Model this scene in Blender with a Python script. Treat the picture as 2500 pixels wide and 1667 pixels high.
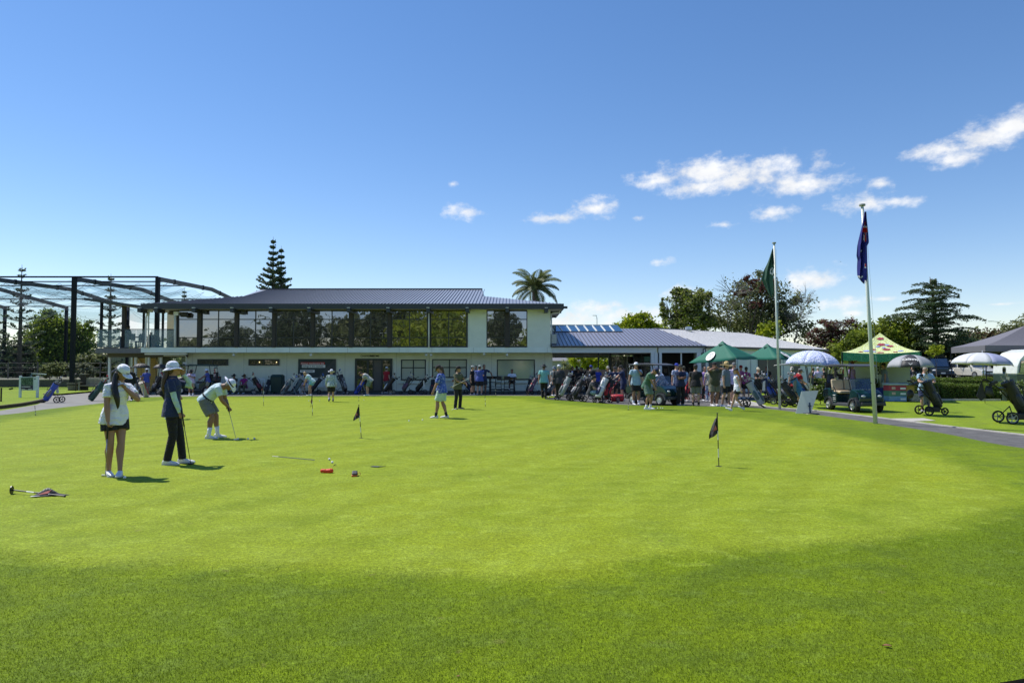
import bpy, bmesh, math, random
import numpy as np
from mathutils import Vector, Matrix, Euler

# ---------------------------------------------------------------- camera, light, exposure
for o in list(bpy.data.objects):
    bpy.data.objects.remove(o)
S = bpy.context.scene
COL = S.collection
FPX = 1667.0                      # focal length in photo pixels (photo 2500 wide)
HOR = 896.0                       # horizon row
CAMZ = 1.69
GZ = 0.03                         # height of the mown green above the path
PITCH = math.atan((HOR - 833.5) / FPX)
cam = bpy.data.cameras.new('camera')
cam.sensor_width = 36.0
cam.lens = FPX / 2500 * 36.0
cam.clip_start = 0.1
cam.clip_end = 3000
camo = bpy.data.objects.new('camera', cam)
COL.objects.link(camo)
camo.location = (0, 0, CAMZ)
camo.rotation_euler = (math.pi / 2 + PITCH, 0, 0)
S.camera = camo

SUN_EL = math.radians(57)
SUN_AZ = Vector((-.86, .50, 0)).normalized()          # towards the sun, seen from above
SUN_DIR = Vector((SUN_AZ.x * math.cos(SUN_EL), SUN_AZ.y * math.cos(SUN_EL), math.sin(SUN_EL)))
sl = bpy.data.lights.new('sun', 'SUN')
sl.energy = 4.6
sl.angle = math.radians(0.55)
sl.color = (1.0, 0.955, 0.88)
so = bpy.data.objects.new('sun', sl)
COL.objects.link(so)
so.rotation_euler = SUN_DIR.to_track_quat('Z', 'Y').to_euler()

S.view_settings.view_transform = 'Standard'
S.view_settings.look = 'None'
S.view_settings.gamma = 1
S.view_settings.use_curve_mapping = False
S.view_settings.exposure = 0.27
S.cycles.max_bounces = 8
S.cycles.transparent_max_bounces = 16

def ray(px, py):
    xc = (px - 1250) / FPX
    yc = (833.5 - py) / FPX
    c, s = math.cos(PITCH), math.sin(PITCH)
    return Vector((xc, c - yc * s, s + yc * c))

def U(px, py, Y):
    """world point at depth Y that the photo shows at pixel (px, py)"""
    r = ray(px, py)
    k = Y / r.y
    return Vector((r.x * k, Y, CAMZ + r.z * k))

def G(px, py, z=0.0):
    r = ray(px, py)
    k = (z - CAMZ) / r.z
    return Vector((r.x * k, r.y * k, z))

def XA(px, Y):
    return U(px, HOR, Y).x

def ZA(py, Y):
    return U(1250, py, Y).z

# world: Nishita sky with a few fair-weather clouds placed by direction
W = bpy.data.worlds.new('World')
S.world = W
W.use_nodes = True
nt = W.node_tree
for n in list(nt.nodes):
    nt.nodes.remove(n)
def N(t, tree=None, **kw):
    n = (tree or nt).nodes.new(t)
    for k, v in kw.items():
        setattr(n, k, v)
    return n
out = N('ShaderNodeOutputWorld')
bg = N('ShaderNodeBackground')
bg.inputs[1].default_value = 0.125
sky = N('ShaderNodeTexSky', sky_type='NISHITA')
sky.sun_disc = False
sky.sun_elevation = SUN_EL
sky.sun_rotation = math.atan2(SUN_AZ.x, SUN_AZ.y)
sky.altitude = 50
sky.air_density = 1.0
sky.dust_density = 0.05
sky.ozone_density = 2.2
tc = N('ShaderNodeTexCoord')
# softly billowed direction
nz = N('ShaderNodeTexNoise')
nz.inputs['Scale'].default_value = 22
nz.inputs['Detail'].default_value = 5
nt.links.new(tc.outputs['Generated'], nz.inputs['Vector'])
nz2 = N('ShaderNodeTexNoise')
nz2.inputs['Scale'].default_value = 45
nz2.inputs['Detail'].default_value = 7
nz2.inputs['Roughness'].default_value = .62
mpz = N('ShaderNodeMapping')
mpz.inputs['Scale'].default_value = (1, 1, 1.6)
nt.links.new(tc.outputs['Generated'], mpz.inputs['Vector'])
nt.links.new(mpz.outputs[0], nz2.inputs['Vector'])
# (px, py, half width, half height, density)
CL = [(1620, 440, 80, 17, .95), (1730, 424, 105, 26, 1.15), (1840, 418, 90, 28, 1.1), (1950, 452, 95, 20, 1.1), (1700, 458, 70, 17, 1.0), (1810, 438, 110, 22, 1.1),
      (2300, 366, 85, 18, .8), (2400, 342, 80, 32, .95), (2480, 308, 75, 32, .95), (2350, 383, 60, 22, .85),
      (2000, 400, 40, 26, .62), (2110, 495, 75, 22, .85), (2180, 492, 60, 14, .75), (2150, 450, 40, 18, .45),
      (1135, 518, 44, 18, .72), (1345, 534, 66, 16, .8), (1445, 508, 66, 24, .82), (1500, 500, 30, 14, .5), (1560, 532, 28, 9, .5), (1620, 640, 40, 14, .5),
      (1880, 520, 74, 20, .6), (1770, 548, 40, 10, .5), (1990, 680, 62, 26, .95), (1960, 690, 40, 20, .9), (2050, 742, 62, 16, .8),
      (2080, 765, 24, 10, .6), (2160, 730, 50, 8, .4), (1455, 755, 75, 22, .85), (1540, 770, 120, 26, .8), (1400, 785, 120, 26, .9), (1680, 725, 60, 28, .85),
      (1600, 790, 200, 30, .8), (1510, 745, 40, 12, .6), (320, 795, 70, 40, .85), (400, 800, 90, 35, .7), (30, 860, 60, 30, .6), (220, 850, 60, 30, .6),
      (1105, 450, 20, 9, .35), (2440, 742, 60, 5, .3)]
acc = None
for (px, py, a, b, dn) in CL:
    d = ray(px, py).normalized()
    sub = N('ShaderNodeVectorMath', operation='SUBTRACT')
    nt.links.new(tc.outputs['Generated'], sub.inputs[0])
    sub.inputs[1].default_value = d
    k = d.y ** 1.0 / FPX
    mul = N('ShaderNodeVectorMath', operation='MULTIPLY')
    nt.links.new(sub.outputs[0], mul.inputs[0])
    mul.inputs[1].default_value = (1 / (a * k * 1.22), 1 / (a * k * 1.22), 1 / (b * k * 1.36))
    ln = N('ShaderNodeVectorMath', operation='LENGTH')
    nt.links.new(mul.outputs[0], ln.inputs[0])
    mr = N('ShaderNodeMath', operation='MULTIPLY_ADD')
    nt.links.new(ln.outputs['Value'], mr.inputs[0])
    mr.inputs[1].default_value = -1.0
    mr.inputs[2].default_value = 0.72 + dn * .62
    if acc is None:
        acc = mr
    else:
        mx = N('ShaderNodeMath', operation='MAXIMUM')
        nt.links.new(acc.outputs[0], mx.inputs[0])
        nt.links.new(mr.outputs[0], mx.inputs[1])
        acc = mx
# scattered clouds elsewhere in the sky, behind the camera, for reflections
nb = N('ShaderNodeTexNoise')
nb.inputs['Scale'].default_value = 3.2
nb.inputs['Detail'].default_value = 6
nt.links.new(mpz.outputs[0], nb.inputs['Vector'])
sepd = N('ShaderNodeSeparateXYZ')
nt.links.new(tc.outputs['Generated'], sepd.inputs[0])
bk = N('ShaderNodeMapRange')
nt.links.new(sepd.outputs['Y'], bk.inputs[0])
for i, v in enumerate((.25, -.1, -2.2, -.62)):
    bk.inputs[i + 1].default_value = v
ba = N('ShaderNodeMath', operation='ADD')
nt.links.new(nb.outputs['Fac'], ba.inputs[0])
nt.links.new(bk.outputs[0], ba.inputs[1])
mx = N('ShaderNodeMath', operation='MAXIMUM')
nt.links.new(acc.outputs[0], mx.inputs[0])
nt.links.new(ba.outputs[0], mx.inputs[1])
acc = mx
# erode with two octaves of noise
e1 = N('ShaderNodeMath', operation='MULTIPLY_ADD')
nt.links.new(nz2.outputs['Fac'], e1.inputs[0])
e1.inputs[1].default_value = 2.1
e1.inputs[2].default_value = -1.2
e2 = N('ShaderNodeMath', operation='ADD')
nt.links.new(acc.outputs[0], e2.inputs[0])
nt.links.new(e1.outputs[0], e2.inputs[1])
e3 = N('ShaderNodeMath', operation='MULTIPLY_ADD')
nt.links.new(nz.outputs['Fac'], e3.inputs[0])
e3.inputs[1].default_value = 1.3
e3.inputs[2].default_value = -.74
e4 = N('ShaderNodeMath', operation='ADD')
nt.links.new(e2.outputs[0], e4.inputs[0])
nt.links.new(e3.outputs[0], e4.inputs[1])
cm = N('ShaderNodeMapRange', interpolation_type='SMOOTHSTEP')
nt.links.new(e4.outputs[0], cm.inputs[0])
cm.inputs[1].default_value = 0.0
cm.inputs[2].default_value = 1.2
cm.inputs[3].default_value = 0.0
cm.inputs[4].default_value = 0.93
cmix = N('ShaderNodeMix', data_type='RGBA')
nt.links.new(cm.outputs[0], cmix.inputs['Factor'])
hs = N('ShaderNodeHueSaturation')
hs.inputs['Saturation'].default_value = 1.21
hs.inputs['Value'].default_value = 1.0
nt.links.new(sky.outputs[0], hs.inputs['Color'])
SKYT = N('ShaderNodeMix', data_type='RGBA', blend_type='MULTIPLY')
SKYT.inputs['Factor'].default_value = 1.0
SKYT.inputs['B'].default_value = (1.03, .945, .985, 1)
nt.links.new(hs.outputs[0], SKYT.inputs['A'])
nt.links.new(SKYT.outputs['Result'], cmix.inputs['A'])
ccr = N('ShaderNodeMapRange')
nt.links.new(nz.outputs['Fac'], ccr.inputs[0])
ccr.inputs[1].default_value = .3
ccr.inputs[2].default_value = .7
ccr.inputs[3].default_value = 5.8
ccr.inputs[4].default_value = 7.2
cc = N('ShaderNodeCombineColor')
for i in range(3):
    nt.links.new(ccr.outputs[0], cc.inputs[i])
nt.links.new(cc.outputs[0], cmix.inputs['B'])
nt.links.new(cmix.outputs['Result'], bg.inputs[0])
nt.links.new(bg.outputs[0], out.inputs[0])

# ---------------------------------------------------------------- materials
MATS = {}
def M(name, col, rough=.6, metal=0.0, var=.12, scale=6.0, bump=0.0, bscale=80.0, spec=.5, trans=0.0, sheen=0.0, coat=0.0, stretch=None):
    if name in MATS:
        return MATS[name]
    m = bpy.data.materials.new(name)
    MATS[name] = m
    m.use_nodes = True
    t = m.node_tree
    p = t.nodes['Principled BSDF']
    p.inputs['Roughness'].default_value = rough
    p.inputs['Metallic'].default_value = metal
    p.inputs['Specular IOR Level'].default_value = spec
    p.inputs['Coat Weight'].default_value = coat
    p.inputs['Sheen Weight'].default_value = sheen
    tcn = t.nodes.new('ShaderNodeTexCoord')
    src = tcn.outputs['Object']
    if stretch:
        mp = t.nodes.new('ShaderNodeMapping')
        mp.inputs['Scale'].default_value = stretch
        t.links.new(src, mp.inputs['Vector'])
        src = mp.outputs[0]
    n = t.nodes.new('ShaderNodeTexNoise')
    n.inputs['Scale'].default_value = scale
    n.inputs['Detail'].default_value = 5
    t.links.new(src, n.inputs['Vector'])
    mr = t.nodes.new('ShaderNodeMapRange')
    t.links.new(n.outputs['Fac'], mr.inputs[0])
    mr.inputs[1].default_value = .25
    mr.inputs[2].default_value = .75
    mr.inputs[3].default_value = 1 - var
    mr.inputs[4].default_value = 1 + var
    mm = t.nodes.new('ShaderNodeVectorMath')
    mm.operation = 'SCALE'
    mm.inputs[0].default_value = col[:3]
    t.links.new(mr.outputs[0], mm.inputs['Scale'])
    t.links.new(mm.outputs[0], p.inputs['Base Color'])
    if bump:
        n2 = t.nodes.new('ShaderNodeTexNoise')
        n2.inputs['Scale'].default_value = bscale
        n2.inputs['Detail'].default_value = 3
        t.links.new(src, n2.inputs['Vector'])
        b = t.nodes.new('ShaderNodeBump')
        b.inputs['Strength'].default_value = bump
        b.inputs['Distance'].default_value = .02
        t.links.new(n2.outputs['Fac'], b.inputs['Height'])
        t.links.new(b.outputs[0], p.inputs['Normal'])
    if trans:
        tr = t.nodes.new('ShaderNodeBsdfTranslucent')
        t.links.new(mm.outputs[0], tr.inputs[0])
        ms = t.nodes.new('ShaderNodeMixShader')
        ms.inputs[0].default_value = trans
        t.links.new(p.outputs[0], ms.inputs[1])
        t.links.new(tr.outputs[0], ms.inputs[2])
        t.links.new(ms.outputs[0], t.nodes['Material Output'].inputs[0])
    return m

def fabric(name, col, pattern=None, pcol=None):
    """cloth: soft folds in the bump; optional printed pattern"""
    if name in MATS:
        return MATS[name]
    m = M(name, col, rough=.85, var=.08, scale=9, bump=.0, spec=.2, sheen=.1)
    t = m.node_tree
    p = t.nodes['Principled BSDF']
    tcn = t.nodes['Texture Coordinate']
    w = t.nodes.new('ShaderNodeTexNoise')
    w.inputs['Scale'].default_value = 5.5
    w.inputs['Detail'].default_value = 2
    w.inputs['Distortion'].default_value = 1.2
    mp = t.nodes.new('ShaderNodeMapping')
    mp.inputs['Scale'].default_value = (1.2, 1.2, 2.0)
    mp.inputs['Rotation'].default_value = (.5, .3, 0)
    t.links.new(tcn.outputs['Object'], mp.inputs['Vector'])
    t.links.new(mp.outputs[0], w.inputs['Vector'])
    b = t.nodes.new('ShaderNodeBump')
    b.inputs['Strength'].default_value = .8
    b.inputs['Distance'].default_value = .06
    t.links.new(w.outputs['Fac'], b.inputs['Height'])
    t.links.new(b.outputs[0], p.inputs['Normal'])
    if pattern == 'dots':
        v = t.nodes.new('ShaderNodeTexVoronoi')
        v.inputs['Scale'].default_value = 26
        t.links.new(tcn.outputs['Object'], v.inputs['Vector'])
        r = t.nodes.new('ShaderNodeMapRange')
        t.links.new(v.outputs['Distance'], r.inputs[0])
        r.inputs[1].default_value = .28
        r.inputs[2].default_value = .40
        r.inputs[3].default_value = 1
        r.inputs[4].default_value = 0
    elif pattern == 'mottle':
        v = t.nodes.new('ShaderNodeTexNoise')
        v.inputs['Scale'].default_value = 30
        v.inputs['Detail'].default_value = 3
        t.links.new(tcn.outputs['Object'], v.inputs['Vector'])
        r = t.nodes.new('ShaderNodeMapRange')
        t.links.new(v.outputs['Fac'], r.inputs[0])
        r.inputs[1].default_value = .48
        r.inputs[2].default_value = .56
    if pattern:
        src = p.inputs['Base Color'].links[0].from_socket
        mi = t.nodes.new('ShaderNodeMix')
        mi.data_type = 'RGBA'
        t.links.new(r.outputs[0], mi.inputs['Factor'])
        t.links.new(src, mi.inputs['A'])
        mi.inputs['B'].default_value = (*pcol, 1)
        t.links.new(mi.outputs['Result'], p.inputs['Base Color'])
    return m

def leafmat(name, dark, light, trans=.35, rough=.55):
    if name in MATS:
        return MATS[name]
    m = bpy.data.materials.new(name)
    MATS[name] = m
    m.use_nodes = True
    t = m.node_tree
    p = t.nodes['Principled BSDF']
    p.inputs['Roughness'].default_value = rough
    p.inputs['Specular IOR Level'].default_value = .35
    a = t.nodes.new('ShaderNodeAttribute')
    a.attribute_name = 'tone'
    mi = t.nodes.new('ShaderNodeMix')
    mi.data_type = 'RGBA'
    t.links.new(a.outputs['Fac'], mi.inputs['Factor'])
    mi.inputs['A'].default_value = (*dark, 1)
    mi.inputs['B'].default_value = (*light, 1)
    t.links.new(mi.outputs['Result'], p.inputs['Base Color'])
    tr = t.nodes.new('ShaderNodeBsdfTranslucent')
    t.links.new(mi.outputs['Result'], tr.inputs[0])
    ms = t.nodes.new('ShaderNodeMixShader')
    ms.inputs[0].default_value = trans
    t.links.new(p.outputs[0], ms.inputs[1])
    t.links.new(tr.outputs[0], ms.inputs[2])
    t.links.new(ms.outputs[0], t.nodes['Material Output'].inputs[0])
    return m

def glassmat(name, base=(.015, .018, .02), refl=.3, rough=.015, tint=(.75, .8, .9), wav=.03):
    """window glass in front of a dark room: mirror part + dark body"""
    if name in MATS:
        return MATS[name]
    m = bpy.data.materials.new(name)
    MATS[name] = m
    m.use_nodes = True
    t = m.node_tree
    p = t.nodes['Principled BSDF']
    p.inputs['Base Color'].default_value = (*base, 1)
    p.inputs['Roughness'].default_value = .2
    g = t.nodes.new('ShaderNodeBsdfGlossy')
    g.inputs['Color'].default_value = (*tint, 1)
    g.inputs['Roughness'].default_value = rough
    if wav:
        n = t.nodes.new('ShaderNodeTexNoise')
        n.inputs['Scale'].default_value = .9
        n.inputs['Detail'].default_value = 2
        tcn = t.nodes.new('ShaderNodeTexCoord')
        t.links.new(tcn.outputs['Object'], n.inputs['Vector'])
        b = t.nodes.new('ShaderNodeBump')
        b.inputs['Strength'].default_value = wav
        b.inputs['Distance'].default_value = .3
        t.links.new(n.outputs['Fac'], b.inputs['Height'])
        t.links.new(b.outputs[0], g.inputs['Normal'])
    ms = t.nodes.new('ShaderNodeMixShader')
    ms.inputs[0].default_value = refl
    t.links.new(p.outputs[0], ms.inputs[1])
    t.links.new(g.outputs[0], ms.inputs[2])
    t.links.new(ms.outputs[0], t.nodes['Material Output'].inputs[0])
    return m

def clearmat(name, alpha=.4, col=(.5, .65, .75), rough=.05):
    """thin tinted glass, plastic or netting one can see through"""
    if name in MATS:
        return MATS[name]
    m = bpy.data.materials.new(name)
    MATS[name] = m
    m.use_nodes = True
    t = m.node_tree
    p = t.nodes['Principled BSDF']
    p.inputs['Base Color'].default_value = (*col, 1)
    p.inputs['Roughness'].default_value = rough
    tr = t.nodes.new('ShaderNodeBsdfTransparent')
    tr.inputs[0].default_value = (.93, .97, .98, 1)
    ms = t.nodes.new('ShaderNodeMixShader')
    ms.inputs[0].default_value = alpha
    t.links.new(tr.outputs[0], ms.inputs[1])
    t.links.new(p.outputs[0], ms.inputs[2])
    t.links.new(ms.outputs[0], t.nodes['Material Output'].inputs[0])
    return m

# ---------------------------------------------------------------- mesh helpers
def link(o, parent=None):
    COL.objects.link(o)
    if parent is not None:
        o.parent = parent
    return o

class MB:
    def __init__(s):
        s.v = []; s.f = []
    def add(s, vs, fs):
        k = len(s.v)
        s.v += [tuple(v) for v in vs]
        s.f += [tuple(i + k for i in f) for f in fs]
        return s
    def box(s, a, b):
        x0, y0, z0 = a; x1, y1, z1 = b
        return s.add([(x0, y0, z0), (x1, y0, z0), (x1, y1, z0), (x0, y1, z0), (x0, y0, z1), (x1, y0, z1), (x1, y1, z1), (x0, y1, z1)],
                     [(0, 3, 2, 1), (4, 5, 6, 7), (0, 1, 5, 4), (1, 2, 6, 5), (2, 3, 7, 6), (3, 0, 4, 7)])
    def obox(s, c, size, rot):
        """box of a size about centre c, turned by a Matrix or an Euler tuple"""
        if not isinstance(rot, Matrix):
            rot = Euler(rot).to_matrix()
        c = Vector(c); h = Vector(size) / 2
        vs = [c + rot @ Vector((sx * h.x, sy * h.y, sz * h.z)) for sz in (-1, 1) for sx, sy in ((-1, -1), (1, -1), (1, 1), (-1, 1))]
        return s.add(vs, [(0, 3, 2, 1), (4, 5, 6, 7), (0, 1, 5, 4), (1, 2, 6, 5), (2, 3, 7, 6), (3, 0, 4, 7)])
    def beam(s, a, b, w, h=None, up=(0, 0, 1)):
        """square bar from a to b"""
        a = Vector(a); b = Vector(b); h = h or w
        d = (b - a).normalized()
        x = d.cross(Vector(up))
        if x.length < 1e-4:
            x = d.cross(Vector((0, 1, 0)))
        x.normalize(); y = x.cross(d)
        vs = [p + x * (sx * w / 2) + y * (sy * h / 2) for p in (a, b) for sx, sy in ((-1, -1), (1, -1), (1, 1), (-1, 1))]
        return s.add(vs, [(0, 3, 2, 1), (4, 5, 6, 7), (0, 1, 5, 4), (1, 2, 6, 5), (2, 3, 7, 6), (3, 0, 4, 7)])
    def loft(s, rings, cap=True):
        """rings: lists of points, all the same length"""
        n = len(rings[0]); k = len(s.v)
        for r in rings:
            s.v += [tuple(p) for p in r]
        for i in range(len(rings) - 1):
            for j in range(n):
                a = k + i * n + j; b = k + i * n + (j + 1) % n
                s.f.append((a, b, b + n, a + n))
        if cap:
            s.f.append(tuple(k + j for j in reversed(range(n))))
            s.f.append(tuple(k + (len(rings) - 1) * n + j for j in range(n)))
        return s
    def ell(s, secs, n=12):
        """secs: (centre, axis1, axis2) ellipse sections"""
        rings = []
        for c, a1, a2 in secs:
            c = Vector(c); a1 = Vector(a1); a2 = Vector(a2)
            rings.append([c + a1 * math.cos(2 * math.pi * j / n) + a2 * math.sin(2 * math.pi * j / n) for j in range(n)])
        return s.loft(rings)
    def tube(s, pts, rad, n=8):
        pts = [Vector(p) for p in pts]
        if not isinstance(rad, (list, tuple)):
            rad = [rad] * len(pts)
        secs = []
        prev = None
        for i, p in enumerate(pts):
            d = (pts[min(i + 1, len(pts) - 1)] - pts[max(i - 1, 0)]).normalized()
            if prev is None:
                x = d.cross(Vector((0, 0, 1)))
                if x.length < .1:
                    x = d.cross(Vector((0, 1, 0)))
            else:
                x = prev - d * prev.dot(d)
                if x.length < .01:
                    x = d.cross(Vector((0, 1, .3)))
            x.normalize(); prev = x
            y = d.cross(x)
            secs.append((p, x * rad[i], y * rad[i]))
        return s.ell(secs, n)
    def sphere(s, c, r, n=12, m=8, rot=None):
        if not isinstance(r, (tuple, list, Vector)):
            r = (r, r, r)
        c = Vector(c)
        rings = []
        for i in range(1, m):
            th = math.pi * i / m
            ring = []
            for j in range(n):
                ph = 2 * math.pi * j / n
                v = Vector((r[0] * math.sin(th) * math.cos(ph), r[1] * math.sin(th) * math.sin(ph), -r[2] * math.cos(th)))
                if rot is not None:
                    v = rot @ v
                ring.append(c + v)
            rings.append(ring)
        k = len(s.v)
        s.loft(rings, cap=False)
        up = Vector((0, 0, r[2]))
        if rot is not None:
            up = rot @ up
        s.v += [tuple(c - up), tuple(c + up)]
        b = len(s.v) - 2
        for j in range(n):
            s.f.append((b, k + (j + 1) % n, k + j))
            s.f.append((b + 1, k + (m - 2) * n + j, k + (m - 2) * n + (j + 1) % n))
        return s
    def lathe(s, prof, c=(0, 0, 0), n=20, axis='Z', rot=None):
        """profile of (radius, height)"""
        c = Vector(c)
        rings = []
        for r, h in prof:
            ring = []
            for j in range(n):
                a = 2 * math.pi * j / n
                if axis == 'Z': v = Vector((r * math.cos(a), r * math.sin(a), h))
                elif axis == 'X': v = Vector((h, r * math.cos(a), r * math.sin(a)))
                else: v = Vector((r * math.sin(a), h, r * math.cos(a)))
                if rot is not None: v = rot @ v
                ring.append(c + v)
            rings.append(ring)
        return s.loft(rings)
    def ring(s, c, R, r, axis='X', n=20, m=6):
        """torus"""
        c = Vector(c); k = len(s.v)
        for i in range(n):
            a = 2 * math.pi * i / n
            for j in range(m):
                b = 2 * math.pi * j / m
                q = R + r * math.cos(b); h = r * math.sin(b)
                if axis == 'X': v = Vector((h, q * math.cos(a), q * math.sin(a)))
                elif axis == 'Y': v = Vector((q * math.cos(a), h, q * math.sin(a)))
                else: v = Vector((q * math.cos(a), q * math.sin(a), h))
                s.v.append(tuple(c + v))
        for i in range(n):
            for j in range(m):
                a = k + i * m + j; b = k + i * m + (j + 1) % m
                a2 = k + ((i + 1) % n) * m + j; b2 = k + ((i + 1) % n) * m + (j + 1) % m
                s.f.append((a, a2, b2, b))
        return s
    def prism(s, pts, h):
        """pts polygon (3D) extruded by vector h"""
        pts = [Vector(p) for p in pts]; h = Vector(h); n = len(pts)
        return s.add(pts + [p + h for p in pts], [tuple(reversed(range(n))), tuple(range(n, 2 * n))] + [(i, (i + 1) % n, n + (i + 1) % n, n + i) for i in range(n)])
    def xf(s, mtx):
        s.v = [tuple(mtx @ Vector(v)) for v in s.v]
        return s
    def mesh(s, name, mat, smooth=False):
        me = bpy.data.meshes.new(name)
        me.from_pydata(s.v, [], s.f)
        if mat: me.materials.append(mat)
        if smooth:
            me.polygons.foreach_set('use_smooth', [True] * len(me.polygons))
        me.update()
        return me
    def build(s, name, mat, parent=None, smooth=False, bevel=0, remesh=0, fix=True):
        me = s.mesh(name, mat, smooth)
        if fix:
            bm = bmesh.new(); bm.from_mesh(me)
            bmesh.ops.recalc_face_normals(bm, faces=bm.faces)
            bm.to_mesh(me); bm.free()
        o = bpy.data.objects.new(name, me)
        link(o, parent)
        if bevel:
            b = o.modifiers.new('bevel', 'BEVEL'); b.width = bevel; b.segments = 2; b.limit_method = 'ANGLE'; b.angle_limit = .6
        if remesh:
            r = o.modifiers.new('join', 'REMESH'); r.mode = 'VOXEL'; r.voxel_size = remesh; r.use_smooth_shade = True
            q = o.modifiers.new('soft', 'SMOOTH'); q.factor = .5; q.iterations = 2
        return o

def empty(name, loc=(0, 0, 0), rz=0.0):
    o = bpy.data.objects.new(name, None)
    o.empty_display_size = .2
    link(o)
    o.location = loc
    o.rotation_euler = (0, 0, rz)
    return o

def tag(o, label, cat, group=None):
    o['label'] = label
    o['category'] = cat
    if group: o['group'] = group
    return o

def struct(o):
    o['kind'] = 'structure'
    return o

def stuff(o):
    o['kind'] = 'stuff'
    return o

def copy_tree(root, loc, rz):
    r = root.copy(); COL.objects.link(r)
    r.location = loc; r.rotation_euler = (0, 0, rz)
    for ch in list(root.children):
        c = ch.copy(); COL.objects.link(c); c.parent = r
        for g in list(ch.children):
            d = g.copy(); COL.objects.link(d); d.parent = c
    return r

def part(name, mat, parent, *boxes, bevel=0):
    m = MB()
    for a, b in boxes:
        m.box(a, b)
    return m.build(name, mat, parent, bevel=bevel)

def text(body, size, mat, loc, rot, parent, name='lettering', extrude=.003, align='LEFT', bold=0.0, shear=0.0, sx=1.0):
    cu = bpy.data.curves.new(name, 'FONT')
    cu.body = body; cu.size = size; cu.extrude = extrude; cu.align_x = align; cu.offset = bold; cu.shear = shear
    tmp = bpy.data.objects.new(name, cu)
    me = bpy.data.meshes.new_from_object(tmp)
    bpy.data.objects.remove(tmp)
    me.materials.clear(); me.materials.append(mat)
    o = bpy.data.objects.new(name, me)
    link(o, parent)
    o.location = loc; o.rotation_euler = rot
    o.scale = (sx, 1, 1)
    return o

def quads(name, V, tone, mat, parent=None):
    """V: (n,4,3) array of leaf quads, tone: (n,)"""
    n = len(V)
    me = bpy.data.meshes.new(name)
    me.vertices.add(n * 4); me.loops.add(n * 4); me.polygons.add(n)
    me.vertices.foreach_set('co', V.reshape(-1).astype(np.float32))
    me.loops.foreach_set('vertex_index', np.arange(n * 4, dtype=np.int32))
    me.polygons.foreach_set('loop_start', np.arange(0, n * 4, 4, dtype=np.int32))
    me.polygons.foreach_set('loop_total', np.full(n, 4, dtype=np.int32))
    at = me.attributes.new('tone', 'FLOAT', 'POINT')
    at.data.foreach_set('value', np.repeat(tone, 4).astype(np.float32))
    me.materials.append(mat)
    me.update(calc_edges=True)
    o = bpy.data.objects.new(name, me)
    link(o, parent)
    return o

def leaves(rng, P, size, tone, flat=0.0, asp=.6, droop=None):
    """turn points into randomly turned leaf quads (bent diamond-like)"""
    n = len(P)
    a = rng.normal(size=(n, 3)); a[:, 2] *= (1 - flat)
    a /= np.linalg.norm(a, axis=1)[:, None] + 1e-6
    if droop is not None:
        a = a * (1 - droop) + np.array([0, 0, -1.]) * droop
        a /= np.linalg.norm(a, axis=1)[:, None] + 1e-6
    b = rng.normal(size=(n, 3))
    b -= (b * a).sum(1)[:, None] * a
    if flat:
        b[:, 2] *= (1 - flat)
    b /= np.linalg.norm(b, axis=1)[:, None] + 1e-6
    s = size * (.6 + .8 * rng.random(n))[:, None]
    l = a * s; w = b * s * asp
    V = np.stack([P - l * .5, P + w * .5, P + l * .5, P - w * .5], axis=1)
    return V

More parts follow.
